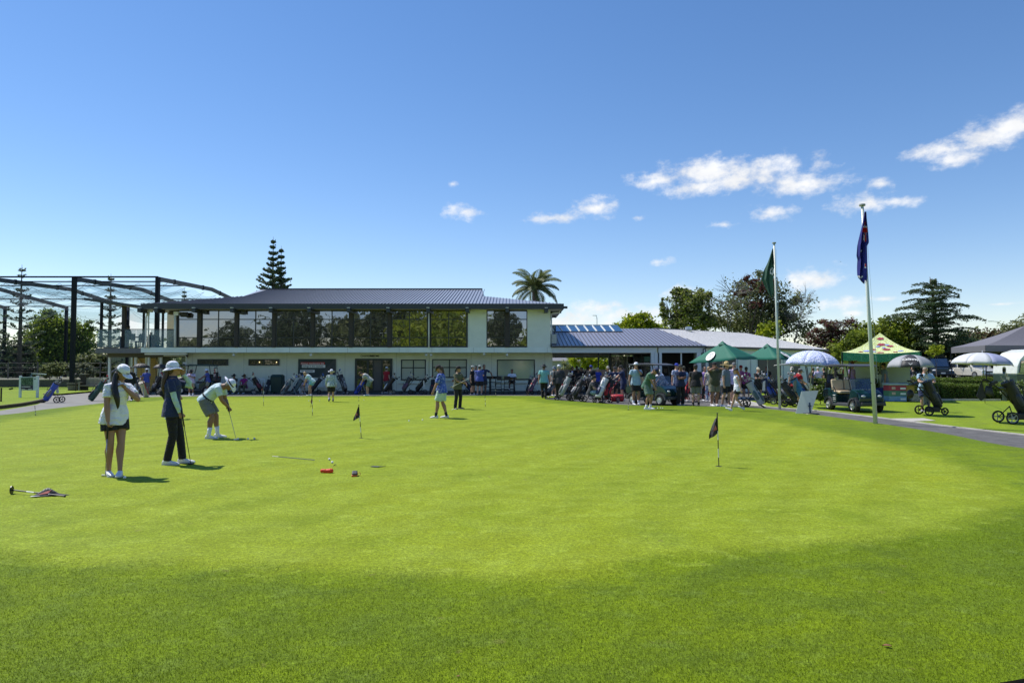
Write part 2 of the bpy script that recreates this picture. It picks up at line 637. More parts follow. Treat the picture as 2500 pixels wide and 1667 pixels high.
# ---------------------------------------------------------------- ground
def grassmat(name, ca, cb, cc_, cd=None, fine=1.0):
    """mown turf: large soft patches, middle dapples, blade-scale grain; 'edge' attribute blends two cuts of grass"""
    m = bpy.data.materials.new(name)
    MATS[name] = m
    m.use_nodes = True
    t = m.node_tree
    p = t.nodes['Principled BSDF']
    p.inputs['Roughness'].default_value = .8
    p.inputs['Specular IOR Level'].default_value = .12
    tcn = t.nodes.new('ShaderNodeTexCoord')
    def noise(scale, det, stretch=(1, 1, 1), rough=.5, dist=0.0):
        mp = t.nodes.new('ShaderNodeMapping'); mp.inputs['Scale'].default_value = stretch
        t.links.new(tcn.outputs['Object'], mp.inputs['Vector'])
        n = t.nodes.new('ShaderNodeTexNoise')
        n.inputs['Scale'].default_value = scale; n.inputs['Detail'].default_value = det
        n.inputs['Roughness'].default_value = rough; n.inputs['Distortion'].default_value = dist
        t.links.new(mp.outputs[0], n.inputs['Vector'])
        return n.outputs['Fac']
    def mrange(s, a, b, c, d):
        r = t.nodes.new('ShaderNodeMapRange')
        t.links.new(s, r.inputs[0])
        for i, v in enumerate((a, b, c, d)): r.inputs[i + 1].default_value = v
        return r.outputs[0]
    def mixc(f, A, B):
        mi = t.nodes.new('ShaderNodeMix'); mi.data_type = 'RGBA'
        if isinstance(f, float): mi.inputs['Factor'].default_value = f
        else: t.links.new(f, mi.inputs['Factor'])
        for k, v in (('A', A), ('B', B)):
            if isinstance(v, tuple): mi.inputs[k].default_value = (*v, 1)
            else: t.links.new(v, mi.inputs[k])
        return mi.outputs['Result']
    big = noise(.22, 4, (1, 1, 1), .55, .4)
    mid = noise(1.7, 5, (1, 1.3, 1), .6, .2)
    dap = noise(4.5, 3, (1, 1.2, 1), .5)
    c = mixc(mrange(big, .36, .64, 0, 1), ca, cb)
    c = mixc(mrange(mid, .42, .64, 0, .85), c, cc_)
    if cd:
        edge = t.nodes.new('ShaderNodeAttribute'); edge.attribute_name = 'edge'
        ad = t.nodes.new('ShaderNodeMath'); ad.operation = 'ADD'
        t.links.new(edge.outputs['Fac'], ad.inputs[0])
        t.links.new(mrange(noise(1.1, 6, (1, 1, 1), .62), .3, .7, -.32, .32), ad.inputs[1])
        f1, f2, f3 = cd
        fr = mixc(mrange(big, .4, .6, 0, 1), f1, f2)
        fr = mixc(mrange(mid, .48, .66, 0, .8), fr, f3)
        c = mixc(mrange(ad.outputs[0], .33, 1.0, 0, 1), fr, c)
    # faint mowing lanes, small worn and pitch-marked spots
    wv = t.nodes.new('ShaderNodeTexWave'); wv.inputs['Scale'].default_value = .28; wv.inputs['Distortion'].default_value = .6; wv.inputs['Detail'].default_value = 1
    mpw = t.nodes.new('ShaderNodeMapping'); mpw.inputs['Rotation'].default_value = (0, 0, .5)
    t.links.new(tcn.outputs['Object'], mpw.inputs['Vector']); t.links.new(mpw.outputs[0], wv.inputs['Vector'])
    ms_ = t.nodes.new('ShaderNodeVectorMath'); ms_.operation = 'SCALE'
    t.links.new(c, ms_.inputs[0]); t.links.new(mrange(wv.outputs['Fac'], .3, .7, .965, 1.035), ms_.inputs['Scale']); c = ms_.outputs[0]
    c = mixc(mrange(noise(7.5, 2, (1, 1, 1), .4), .72, .78, 0, .35), c, (.16, .13, .05))
    # pale worn dapples, blade grain
    c = mixc(mrange(dap, .56, .70, 0, .22), c, tuple(min(1, v * 1.5 + .04) for v in cc_))
    blades = noise(105 * fine, 4, (1, .6, 1), .8)
    sc = t.nodes.new('ShaderNodeVectorMath'); sc.operation = 'SCALE'
    t.links.new(c, sc.inputs[0])
    t.links.new(mrange(blades, .32, .68, .42, 1.62), sc.inputs['Scale'])
    b2 = noise(28, 4, (1, .8, 1), .65)
    sc2 = t.nodes.new('ShaderNodeVectorMath'); sc2.operation = 'SCALE'
    t.links.new(sc.outputs[0], sc2.inputs[0])
    t.links.new(mrange(b2, .3, .7, .74, 1.25), sc2.inputs['Scale'])
    t.links.new(sc2.outputs[0], p.inputs['Base Color'])
    b = t.nodes.new('ShaderNodeBump'); b.inputs['Strength'].default_value = .55; b.inputs['Distance'].default_value = .012
    t.links.new(blades, b.inputs['Height'])
    bb = t.nodes.new('ShaderNodeBump'); bb.inputs['Strength'].default_value = .28; bb.inputs['Distance'].default_value = .25
    t.links.new(mid, bb.inputs['Height'])
    t.links.new(bb.outputs[0], b.inputs['Normal'])
    t.links.new(b.outputs[0], p.inputs['Normal'])
    return m

FR = ((.112, .172, .003), (.160, .222, .004), (.100, .152, .010))
g_green = grassmat('turf_short', (.185, .245, .012), (.215, .265, .010), (.222, .285, .022), cd=FR)
g_fringe = grassmat('turf_fringe', *FR)
g_lawn = grassmat('lawn_grass', (.155, .235, .008), (.19, .265, .010), (.15, .20, .022), fine=.5)

def catmull(P, k=8, closed=True):
    P = [Vector(p) for p in P]; n = len(P); R = []
    rng_ = range(n) if closed else range(n - 1)
    for i in rng_:
        p0, p1, p2, p3 = (P[(i - 1) % n], P[i], P[(i + 1) % n], P[(i + 2) % n]) if closed else (P[max(i - 1, 0)], P[i], P[i + 1], P[min(i + 2, n - 1)])
        for j in range(k):
            u = j / k
            R.append(.5 * ((2 * p1) + (p2 - p0) * u + (2 * p0 - 5 * p1 + 4 * p2 - p3) * u * u + (3 * p1 - p0 - 3 * p2 + p3) * u ** 3))
    if not closed: R.append(P[-1])
    return R

def sheet(name, pts, z, mat, skirt=0.0, parent=None, smat=None):
    """flat polygon sheet with an optional side skirt"""
    bm = bmesh.new()
    vs = [bm.verts.new((p[0], p[1], z)) for p in pts]
    f = bm.faces.new(vs)
    bmesh.ops.triangulate(bm, faces=[f])
    if skirt:
        lo = [bm.verts.new((p[0], p[1], z - skirt)) for p in pts]
        for i in range(len(pts)):
            j = (i + 1) % len(pts)
            g = bm.faces.new((vs[i], lo[i], lo[j], vs[j])); g.material_index = 1 if smat else 0
    bmesh.ops.recalc_face_normals(bm, faces=bm.faces)
    me = bpy.data.meshes.new(name); bm.to_mesh(me); bm.free()
    me.materials.append(mat)
    if smat: me.materials.append(smat)
    if me.polygons[0].normal.z < 0: me.flip_normals()
    o = bpy.data.objects.new(name, me)
    return link(o, parent)

R_ = 900
struct(sheet('ground', [(R_ * math.cos(a * math.pi / 24), R_ * math.sin(a * math.pi / 24)) for a in range(48)], 0, g_lawn))
asph = M('asphalt', (.125, .122, .12), rough=.9, var=.28, scale=3, bump=.6, bscale=160, spec=.2)
conc = M('concrete', (.42, .40, .36), rough=.85, var=.16, scale=3, bump=.3, bscale=60, spec=.2)
conc_d = M('pavement_concrete', (.22, .215, .20), rough=.85, var=.18, scale=1.5, bump=.3, bscale=60, spec=.2)
soil = M('turf_edge_soil', (.05, .035, .02), rough=.95, var=.4, scale=12, bump=1, bscale=40)
gpx = lambda L, z=0.0: [tuple(G(x, y, z)) for x, y in L]
# turf platform (fringe), with its far side along the paved strip
edge_r = gpx([(1290, 966), (1330, 974), (1420, 981), (1550, 989), (1700, 991), (1850, 996), (1960, 1008), (2137, 1032), (2300, 1057), (2500, 1094)], GZ)
edge_l = [tuple(G(x, y, GZ)) for x, y in ((0, 1013), (110, 999), (250, 984), (330, 975), (420, 968))]
near = [(11.6, 11.5), (9.6, 7.0), (6.4, 4.9), (2.95, 3.78), (2.15, 3.55), (1.3, 3.2), (0, 2.6), (-5, 2.2), (-12, 6), (-18, 14)]
fr_pts = edge_r + near + edge_l
fr_pts = catmull([(p[0], p[1], 0) for p in fr_pts], 6)
struct(sheet('fringe_grass', fr_pts, GZ, g_fringe, skirt=.07, smat=soil))
put_px = [(1280, 971), (1340, 980), (1480, 993), (1600, 1003), (1750, 1012), (1900, 1025), (2050, 1051), (2230, 1086), (2400, 1134), (2530, 1195), (2560, 1255), (2400, 1312),
          (2100, 1356), (1900, 1372), (1750, 1383), (1600, 1410), (1450, 1440), (1250, 1452), (1000, 1442), (700, 1424), (400, 1412), (0, 1400), (-260, 1340), (-420, 1260), (-430, 1180), (-300, 1110), (-80, 1040), (60, 1015), (200, 992), (330, 979), (460, 971), (700, 968.5), (1000, 968.5), (1180, 969)]
put = catmull([tuple(G(x, y, GZ)) for x, y in put_px], 6)
n = len(put)
inner = []
for i in range(n):
    t_ = (put[(i + 1) % n] - put[i - 1]); t_.z = 0; t_.normalize()
    nrm = Vector((-t_.y, t_.x, 0))
    d_ = .42 + .022 * put[i].y
    inner.append(put[i] + nrm * d_)
if sum((put[(i + 1) % n].x - put[i].x) * (put[(i + 1) % n].y + put[i].y) for i in range(n)) > 0:
    inner = [put[i] * 2 - inner[i] for i in range(n)]
bm = bmesh.new()
vo = [bm.verts.new((p.x, p.y, GZ + .0004)) for p in put]
vi = [bm.verts.new((p.x, p.y, GZ + .004)) for p in inner]
for i in range(n):
    bm.faces.new((vo[i], vo[(i + 1) % n], vi[(i + 1) % n], vi[i]))
f = bm.faces.new(vi)
bmesh.ops.triangulate(bm, faces=[f])
bmesh.ops.recalc_face_normals(bm, faces=bm.faces)
me = bpy.data.meshes.new('putting_green'); bm.to_mesh(me); bm.free()
if me.polygons[0].normal.z < 0: me.flip_normals()
at = me.attributes.new('edge', 'FLOAT', 'POINT')
at.data.foreach_set('value', [0.0] * n + [1.0] * n)
me.materials.append(g_green)
struct(link(bpy.data.objects.new('putting_green', me)))
GZP = GZ + .004
# single blades of the longer fringe, thinning out with distance
rng = np.random.default_rng(77)
nb_ = 260000
yb_ = 3.0 + 5.2 * rng.random(nb_) ** 1.5
xb_ = (rng.random(nb_) * 2 - 1) * (.80 * yb_ + .2)
pz = np.array([(p.x, p.y) for p in inner])
def inside(x, y, P):
    c = np.zeros(len(x), bool); j = len(P) - 1
    for i in range(len(P)):
        xi, yi = P[i]; xj, yj = P[j]
        c ^= ((yi > y) != (yj > y)) & (x < (xj - xi) * (y - yi) / (yj - yi + 1e-12) + xi)
        j = i
    return c
kp = ~inside(xb_, yb_, pz) & inside(xb_, yb_, np.array([(p.x, p.y) for p in fr_pts]))
xb_, yb_ = xb_[kp], yb_[kp]; nb_ = len(xb_)
hh = .006 + .009 * rng.random(nb_); an = rng.random(nb_) * 6.28; w_ = .0011 + .0006 * rng.random(nb_)
B0 = np.stack([xb_ - np.cos(an) * w_, yb_ - np.sin(an) * w_, np.full(nb_, GZ)], 1); B1 = np.stack([xb_ + np.cos(an) * w_, yb_ + np.sin(an) * w_, np.full(nb_, GZ)], 1)
ln_ = rng.normal(size=(nb_, 2)) * .005
T1 = np.stack([xb_ + ln_[:, 0], yb_ + ln_[:, 1], GZ + hh], 1)
BV = np.stack([B0, B1, T1, T1 + (B0 - B1) * .3], 1)
bladem = leafmat('fringe_blade', (.11, .17, .005), (.22, .29, .012), .4)
_o = quads('fringe_blades', BV, np.clip(rng.random(nb_) ** 1.3, 0, 1), bladem); stuff(_o)
_o['label'] = 'fine grass blades of the fringe in the foreground'; _o['category'] = 'grass'

# paved strips
path_near = gpx([(1290, 967), (1550, 985), (1700, 988), (1850, 993)])
path_far = gpx([(2500, 1062), (2300, 1040), (2140, 1020), (1990, 1003), (1900, 996), (1830, 990), (1790, 985), (1830, 978)])
apron = path_near + path_far[4:] + [(15.3, 34, 0), (14.8, 43, 0), (20, 50, 0), (20, 64, 0), (1, 64, 0), (1, 46.2, 0), (-23, 46.2, 0), (-23, 38, 0), (1, 37, 0)]
apron = [(p[0], p[1] - (2.2 if i < len(path_near) else 0), 0) for i, p in enumerate(apron)]
struct(sheet('asphalt_apron', apron, .005, asph))
struct(sheet('asphalt_path', [(p[0] - .9, p[1] - .9) for p in gpx([(1800, 992), (1850, 996), (1960, 1008), (2137, 1032), (2300, 1057), (2560, 1104)])] + [(p[0], p[1]) for p in gpx([(2560, 1069)]) + path_far[:6]], .009, asph))
cps = [Vector(p) for p in path_far]
kb = MB()
def strip(pts, w, z0, z1, mb):
    for i in range(len(pts) - 1):
        a = Vector(pts[i]); b = Vector(pts[i + 1])
        d = (b - a); d.z = 0; d.normalize(); nrm = Vector((-d.y, d.x, 0)) * w / 2
        e = d * (w * .15)
        q = [a - nrm - e, b - nrm + e, b + nrm + e, a + nrm - e]
        mb.prism([(v.x, v.y, z0) for v in q], (0, 0, z1 - z0))
kline = catmull(gpx([(2560, 1070), (2300, 1040), (2140, 1020), (1990, 1003), (1900, 996), (1830, 990), (1794, 985)]), 5, closed=False)
strip(kline, .12, -.02, .035, kb)
struct(kb.build('path_edging', conc))
# island tip at the end of the kerb and a patch of concrete in the lawn
struct(sheet('kerb_tip', catmull([(p[0], p[1], 0) for p in gpx([(1786, 980), (1815, 976), (1850, 984), (1870, 992), (1820, 989)])], 4), .010, conc))
struct(sheet('concrete_pad', gpx([(2172, 1022), (2256, 1021), (2285, 1027), (2210, 1029)]), .009, conc))
sp_ = M('sand_stain', (.30, .28, .14), rough=.95, var=.3, scale=9)

# left: path, kerbed lawn of the next tee
lp = gpx([(-160, 1100), (0, 1060), (110, 1030), (250, 1006), (340, 992), (430, 980), (520, 962), (470, 955), (300, 957), (150, 960), (112, 967), (112, 978), (90, 988), (0, 1003), (-160, 1025)])
struct(sheet('footpath', lp, .006, conc_d))
tee = gpx([(-400, 1040), (-160, 1016), (0, 997), (60, 989), (114, 976), (118, 969), (105, 964), (60, 961), (-50, 958), (-500, 958)])
tee_l = catmull(gpx([(-300, 1033), (-160, 1018), (0, 998), (60, 990), (105, 980), (116, 972), (108, 966)]), 5, closed=False)
struct(sheet('tee_lawn', [(-60, 28, 0)] + [(p.x, p.y, 0) for p in tee_l] + [(-27.0, 41, 0), (-28.5, 48.5, 0), (-70, 48.5, 0)], .10, g_lawn))
kb = MB(); strip(tee_l, .14, -.01, .14, kb)
struct(kb.build('timber_kerb', M('timber_kerb', (.075, .055, .03), rough=.9, var=.3, scale=8, bump=.5)))

# bottom right corner: pale paving below the turf edge
struct(sheet('stone_paving', [(1.2, 2.0), (1.2, 3.4), (2.4, 3.95), (4.2, 4.4), (7, 5.4), (8, 3.5), (5, 2)], .008, M('stone_paving', (.20, .19, .15), rough=.9, var=.35, scale=5, bump=.5)))

# ---------------------------------------------------------------- clubhouse
YF = 44.0
w_wall = M('render_wall', (.70, .76, .70), rough=.8, var=.05, scale=2, bump=.12, bscale=30, spec=.2)
w_low = M('block_wall', (.70, .72, .60), rough=.85, var=.10, scale=1.3, stretch=(1, 1, .25), bump=.2, bscale=14, spec=.2)
w_band = M('floor_band', (.72, .80, .76), rough=.7, var=.09, scale=1.6, stretch=(1, 1, .2))
w_trim = M('white_trim', (.68, .70, .68), rough=.5, var=.05)
w_dark = M('dark_fascia', (.035, .04, .05), rough=.45, var=.1)
w_post = M('brown_timber', (.045, .037, .032), rough=.7, var=.25, scale=12)
w_frame = M('window_frame', (.03, .032, .034), rough=.4, var=.1)
roofm = M('roof_steel', (.32, .345, .40), rough=.38, var=.06, scale=2, metal=.25)
roofl = M('roof_pale', (.74, .73, .71), rough=.5, var=.08, scale=2)
seamm = M('roof_seam', (.045, .047, .06), rough=.4, var=.05)
soffit = M('soffit', (.55, .50, .40), rough=.8, var=.08)
gl_up = glassmat('upper_glass', base=(.035, .028, .02), refl=.42, tint=(.68, .70, .78), wav=.02)
gl_low = glassmat('lower_glass', base=(.42, .45, .38), refl=.05, tint=(.7, .75, .8), rough=.12, wav=0)
gl_dark = glassmat('dark_glass', refl=.08, tint=(.6, .65, .7), wav=.01)
blackm = M('black_plastic', (.012, .012, .014), rough=.45, var=.1)
steel = M('black_steel', (.012, .014, .022), rough=.7, var=.15, spec=.2)
alum = M('aluminium', (.55, .56, .57), rough=.35, metal=.9, var=.05)

club = tag(empty('clubhouse', (-10, YF, 0)), 'long two-storey clubhouse with a dark ribbed roof and a full-width band of upstairs windows', 'clubhouse')
def rel(o):  # keep world placement under an empty that has moved
    o.parent = club; o.matrix_parent_inverse = Matrix.Translation((10, -YF, 0)); return o
def rbox(name, mat, x0, y0, x1, y1, Y, th, off=0.0, parent=None, bevel=0):
    """box whose front face fills a photo rectangle at depth Y"""
    o = part(name, mat, None, ((XA(x0, Y), Y - off, ZA(y1, Y)), (XA(x1, Y), Y - off + th, ZA(y0, Y))), bevel=bevel)
    if parent is None: return rel(o)
    if parent != 'free': o.parent = parent
    return o
YL = 45.3            # lower wall plane
zt, zb = ZA(848, YF), ZA(860.5, YF)
# floor band
rbox('floor_band', w_band, 343, 848, 1347, 860.5, YF, 8.2)
# lower wall, end wall
xl, xr = XA(455, YL), XA(1349, YL)
rel(part('lower_wall', w_low, None, ((xl, YL, 0), (xr, YL + .25, zb)), ((xr - .25, YL + .25, 0), (xr, 52, zb)), ((xl, 51.8, 0), (xr - .25, 52, zb)), ((xl, YL + .25, 0), (xl + .2, 51.8, zb))))
rel(part('plinth', M('plinth', (.10, .105, .10), rough=.9), None, ((xl, YL - .03, 0), (xr + .02, YL, .12))))
for px in (470, 595, 700, 842, 968, 1048, 1150, 1200, 1330):
    rel(part('wall_joint', M('joint_shade', (.22, .23, .2)), None, ((XA(px, YL), YL - .004, .12), (XA(px, YL) + .012, YL + .01, zb))))  # control joints as thin strips of darker colour
    rel(part('band_joint', M('joint_shade', (.22, .23, .2)), None, ((XA(px + 6, YF), YF - .004, zb + .002), (XA(px + 6, YF) + .012, YF + .01, zt - .002))))
# upper wall pieces
for a, b in ((1140, 1187.5), (1287.5, 1344)):
    rbox('upper_wall', w_wall, a, 753, b, 848, YF, .2, off=-.02)
rel(part('upper_wall', w_wall, None, ((XA(1344, YF) - .2, YF + .2, zt), (XA(1344, YF), 52, ZA(753, YF))), ((XA(425, YF), 51.8, zt), (XA(1344, YF) - .2, 52, ZA(753, YF)))))
# dark room behind the glass: floor, back panels and ceiling
rel(part('interior', M('interior', (.03, .03, .03), rough=.9), None, ((XA(429, YF), YF + .35, zt + .01), (XA(1286, YF), YF + .4, ZA(753, YF)))))
# upstairs window bays
piers = [480.6, 485.5, 576, 668, 762, 856.5, 950.5, 1046]
bays = [(431, 480.6, False), (490, 572, True), (580, 664, True), (672, 758, True), (766, 852, True), (861, 946, True), (955, 1043.5, True), (1050, 1140, True)]
for (a, b, mid) in bays + [(1188, 1233.5, False), (1243, 1287.5, False)]:
    x0, x1 = XA(a, YF), XA(b, YF); z0, z1 = ZA(848, YF) + .03, ZA(757.5, YF)
    wn = MB(); y0, y1 = YF + .02, YF + .1; fw = .055
    zz = [z0, ZA(824, YF), ZA(779.5, YF), z1]
    xm = (x0 + x1) / 2
    for xa in ([x0, xm - fw / 2, x1 - fw] if mid else [x0, x1 - fw]):
        wn.box((xa, y0, z0), (xa + fw, y1, z1))
    for zc in (z0, zz[1] - fw / 2, zz[2] - fw / 2, z1 - fw):
        for xa, xb in (((x0 + fw, xm - fw / 2), (xm + fw / 2, x1 - fw)) if mid else ((x0 + fw, x1 - fw),)):
            wn.box((xa, y0 + .004, zc), (xb, y1 - .004, zc + fw))
    w_ = rel(wn.build('window', w_frame))
    cols_ = [(x0, xm), (xm, x1)] if mid else [(x0, x1)]
    for xa, xb in cols_:
        for i in range(3):
            q_ = random.Random(int(a * 7 + i * 3 + xa * 11)); MB().obox(((xa + xb) / 2, YF + .06, (zz[i] + zz[i + 1]) / 2), (xb - xa - .04, .008, zz[i + 1] - zz[i] - .04), (q_.uniform(-.006, .006), 0, q_.uniform(-.006, .006))).build('pane', gl_up, w_)
for a, b in ((480.6, 490), (572, 580), (664, 672), (758, 766), (852, 861), (946, 955), (1233.5, 1243)):
    rbox('pier', w_post, a, 753, b, 848.3, YF, .22, off=.04)
rbox('pier', w_dark, 1140, 753, 1141.8, 848, YF, .1, off=.01)
# copper coloured end bay window
cw = rbox('window', w_post, 403, 757, 426, 848, YF, .12, off=-.4)
part('pane', glassmat('bronze_glass', base=(.16, .12, .07), refl=.25, tint=(.8, .7, .5)), cw, ((XA(406, YF + .4), YF + .385, ZA(846, YF)), (XA(424, YF + .4), YF + .395, ZA(762, YF))))
# downpipes, rain heads
def pipe(name, pts, r, mat, parent=None):
    o = MB().tube(pts, r, 8).build(name, mat, None, smooth=True)
    if parent is None: return rel(o)
    o.parent = parent; return o
pipe('downpipe', [U(1047, 756, 43.85), U(1047, 849, 43.85)], .05, w_trim)
pipe('downpipe', [U(427.5, 765, 43.85), U(427.5, 847, 43.85)], .075, w_trim)
rbox('rain_head', w_trim, 421, 760.5, 432.5, 770, 43.78, .2, bevel=.01)
pipe('downpipe', [U(361, 758, 43.9), U(359, 768, 43.9), U(356.5, 775, 43.9), U(356, 835, 43.9), U(353.5, 845, 43.9), U(353.5, 850, 43.9)], .055, w_trim)
pipe('downpipe', [U(364.5, 758, 43.95), U(362.5, 775, 43.95), U(362.5, 850, 43.95)], .055, w_trim)
rbox('rain_head', w_trim, 357, 756, 368, 762, 43.8, .2, bevel=.01)
pipe('downpipe', [U(1346, 766, 44.3), U(1346, 848, 44.3)], .05, w_trim)
pipe('downpipe', [U(1366, 758, 44.3), U(1365, 764, 44.3), U(1350, 764, 44.3), U(1346, 769, 44.3)], .06, w_trim)

# roof: front slope with ribs, back slope, end hips
YE, ZE, SL = 43.2, ZA(742.5, 43.2), .215
def onroof(px, py):
    r = ray(px, py)
    # point of the pixel ray on plane z = ZE + SL*(y-YE)
    k = (ZE - SL * YE - CAMZ) / (r.z - SL * r.y)
    return Vector((r.x * k, r.y * k, CAMZ + r.z * k))
eL = Vector((XA(341, YE), YE, ZE)); eR = Vector((XA(1377, YE), YE, ZE))
a1 = onroof(593, 723.5); a2 = onroof(636, 707); a3 = onroof(1178, 706.5); a4 = onroof(1179, 723)
YR = a2.y; a3.y = YR; a3.z = a2.z
mir = lambda p: Vector((p.x, 2 * YR + .6 - p.y, p.z))
rf = MB()
top = [eL, eR, a4, a3, a2, a1]
bt = [mir(p) for p in top]
rf.v = [tuple(p) for p in top + bt]
rf.f = [(0, 1, 2, 3, 4, 5), (11, 10, 9, 8, 7, 6), (4, 3, 9, 10), (5, 11, 6, 0), (4, 10, 11, 5), (3, 2, 8, 9), (2, 1, 7, 8), (0, 6, 7, 1)]
roof = rel(rf.build('roof', roofm))
rib = MB()
def topz(x):
    """upper outline of the front slope at x, as run from the eave"""
    P_ = [(eL.x, 0), (a1.x, a1.y - YE), (a2.x, a2.y - YE), (a3.x, a3.y - YE), (a4.x - .01, a3.y - YE), (a4.x, a4.y - YE), (eR.x, 0)]
    for i in range(len(P_) - 1):
        if P_[i][0] <= x <= P_[i + 1][0]:
            u = (x - P_[i][0]) / max(1e-6, P_[i + 1][0] - P_[i][0])
            return P_[i][1] * (1 - u) + P_[i + 1][1] * u
    return 0
x = eL.x + .15
while x < eR.x:
    r_ = topz(x)
    if r_ > .12:
        rib.beam((x, YE, ZE + .02), (x, YE + r_, ZE + .02 + SL * r_), .022, .05)
    x += .215
stuff(rel(rib.build('rib', seamm)))
rel(MB().beam(a2 + Vector((0, 0, .05)), a3 + Vector((0, 0, .05)), .3, .06).build('ridge_cap', w_dark))
rel(part('fascia', w_dark, None, ((XA(341, YE), YE - .05, ZA(754.5, YE)), (XA(1377, YE), YE + .02, ZE + .03)), ((XA(1377, YE) - .06, YE + .02, ZA(754.5, YE)), (XA(1377, YE), 51, ZE + .02))))
rel(part('soffit', soffit, None, ((XA(343, YE), YE + .02, ZA(754, YE) + .0), (XA(1375, YE), 51, ZA(754, YE) + .05))))
# rafter ends with pale caps
for i, px in enumerate((336, 377, 469, 563, 658, 752, 849, 946, 1044, 1140, 1238, 1334)):
    o = rbox('rafter_end', w_dark, px - 4, 752, px + 4.5, 762, 43.0, 1.0)
    part('cap', w_trim, o, ((XA(px - 3.5, 43), 42.99, ZA(751.8, 43)), (XA(px + 3.5, 43), 43.2, ZA(750.3, 43))))
for i in range(5):
    rel(part('purlin_end', w_dark, None, ((XA(1344, 44), 43.4 + i * 1.6, ZA(751 + i * .2, 44) - .1 - .17 * i), (XA(1386, 43.4) - .28 * i, 43.6 + i * 1.6, ZA(751, 44) + .04 - .17 * i))))

# floodlights and speaker below eaves and band
def flood(px, py, Y, two=True):
    m = MB()
    for s_ in ((-.12, .12) if two else (0,)):
        p = U(px, py, Y)
        m.lathe([(.03, 0), (.05, .03), (.085, .12), (.09, .16), (.0, .165)], (0, 0, 0), 10, rot=Euler((math.radians(125), 0, s_ * 3)).to_matrix())
        m.v[-50:] = [tuple(Vector(v) + p + Vector((s_, 0, 0))) for v in m.v[-50:]]
    m.box((U(px, py, Y).x - .15, Y - .02, U(px, py, Y).z + .02), (U(px, py, Y).x + .15, Y + .06, U(px, py, Y).z + .06))
    return rel(m.build('floodlight', w_trim, None, smooth=True))
flood(1047, 864, 44.2); flood(760, 864, 44.2, False); flood(572, 864, 44.2, False); flood(1238, 864, 44.2, False); flood(1182, 862, 44.2, False)
rel(MB().obox(U(450, 768, 43.7), (.38, .3, .26), (.3, 0, .1)).build('loudspeaker', blackm, None))
for px in (495, 590):
    rel(MB().prism([U(px - 6, 757, 43.8), U(px + 8, 757, 43.8), U(px + 8, 767, 43.8)], (0, .2, 0)).build('bracket', w_dark))
rbox('camera', w_trim, 1178, 763, 1182, 767, 43.95, .1)

# ground floor openings
def lowwin(a, y0, b, y1, cols, rows, pane, surround=False, name='window'):
    Y = YL - .03
    x0, x1, z0, z1 = XA(a, Y), XA(b, Y), ZA(y1, Y), ZA(y0, Y)
    m = MB(); f_ = .07
    xs = [x0 + (x1 - x0) * i / cols for i in range(cols + 1)]
    zs = [z0 + (z1 - z0) * i / rows if not isinstance(rows, list) else 0 for i in range((rows if not isinstance(rows, list) else 0) + 1)] if not isinstance(rows, list) else [z0 + (z1 - z0) * v for v in rows]
    for i, xx in enumerate(xs):
        c = min(max(xx - f_ / 2, x0), x1 - f_)
        m.box((c, Y - .05, z0), (c + f_, Y + .02, z1))
    for zc in zs:
        c = min(max(zc - f_ / 2, z0), z1 - f_)
        for i in range(cols):
            m.box((xs[i] + f_ / 2, Y - .045, c), (xs[i + 1] - f_ / 2, Y + .015, c + f_))
    if surround:
        m2 = MB(); s_ = .16
        m2.box((x0 - s_, Y - .03, z0 - s_), (x0, Y + .03, z1 + .09)); m2.box((x1, Y - .03, z0 - s_), (x1 + s_, Y + .03, z1 + .09))
        m2.box((x0, Y - .03, z1), (x1, Y + .03, z1 + .09)); m2.box((x0 - s_ - .05, Y - .09, z0 - s_ - .06), (x1 + s_ + .05, Y + .03, z0 - s_ + .004))
    w_ = rel(m.build(name, w_frame))
    if surround: rel(m2.build('surround', w_low))
    for i in range(cols):
        for j in range(len(zs) - 1):
            part('pane', pane, w_, ((xs[i] + .02, Y - .02, zs[j] + .02), (xs[i + 1] - .02, Y - .01, zs[j + 1] - .02)))
    return w_
lowwin(482, 876.5, 557, 892, 2, 1, gl_dark)
lw = lowwin(607, 876.5, 682, 892, 2, 1, glassmat('warm_glass', base=(.05, .04, .015), refl=.12))
lamp = bpy.data.materials.new('lamp_glow'); lamp.use_nodes = True
lamp.node_tree.nodes['Principled BSDF'].inputs['Emission Color'].default_value = (1, .75, .35, 1)
lamp.node_tree.nodes['Principled BSDF'].inputs['Emission Strength'].default_value = 2.2
for px in (633.5, 675):
    MB().sphere(U(px, 884, YL - .06), .032, 10, 6).build('ceiling_lamp', lamp, lw, smooth=True)
lowwin(979, 877.5, 1040, 928, 2, [0, .6, 1], gl_low, True)
lowwin(1055, 876.5, 1140, 922, 2, [0, .55, 1], gl_low, True)
lowwin(1213, 877.5, 1306, 927, 1, 1, glassmat('pale_glass', base=(.34, .40, .33), refl=.10, tint=(.75, .85, .8), rough=.06, wav=0), True)
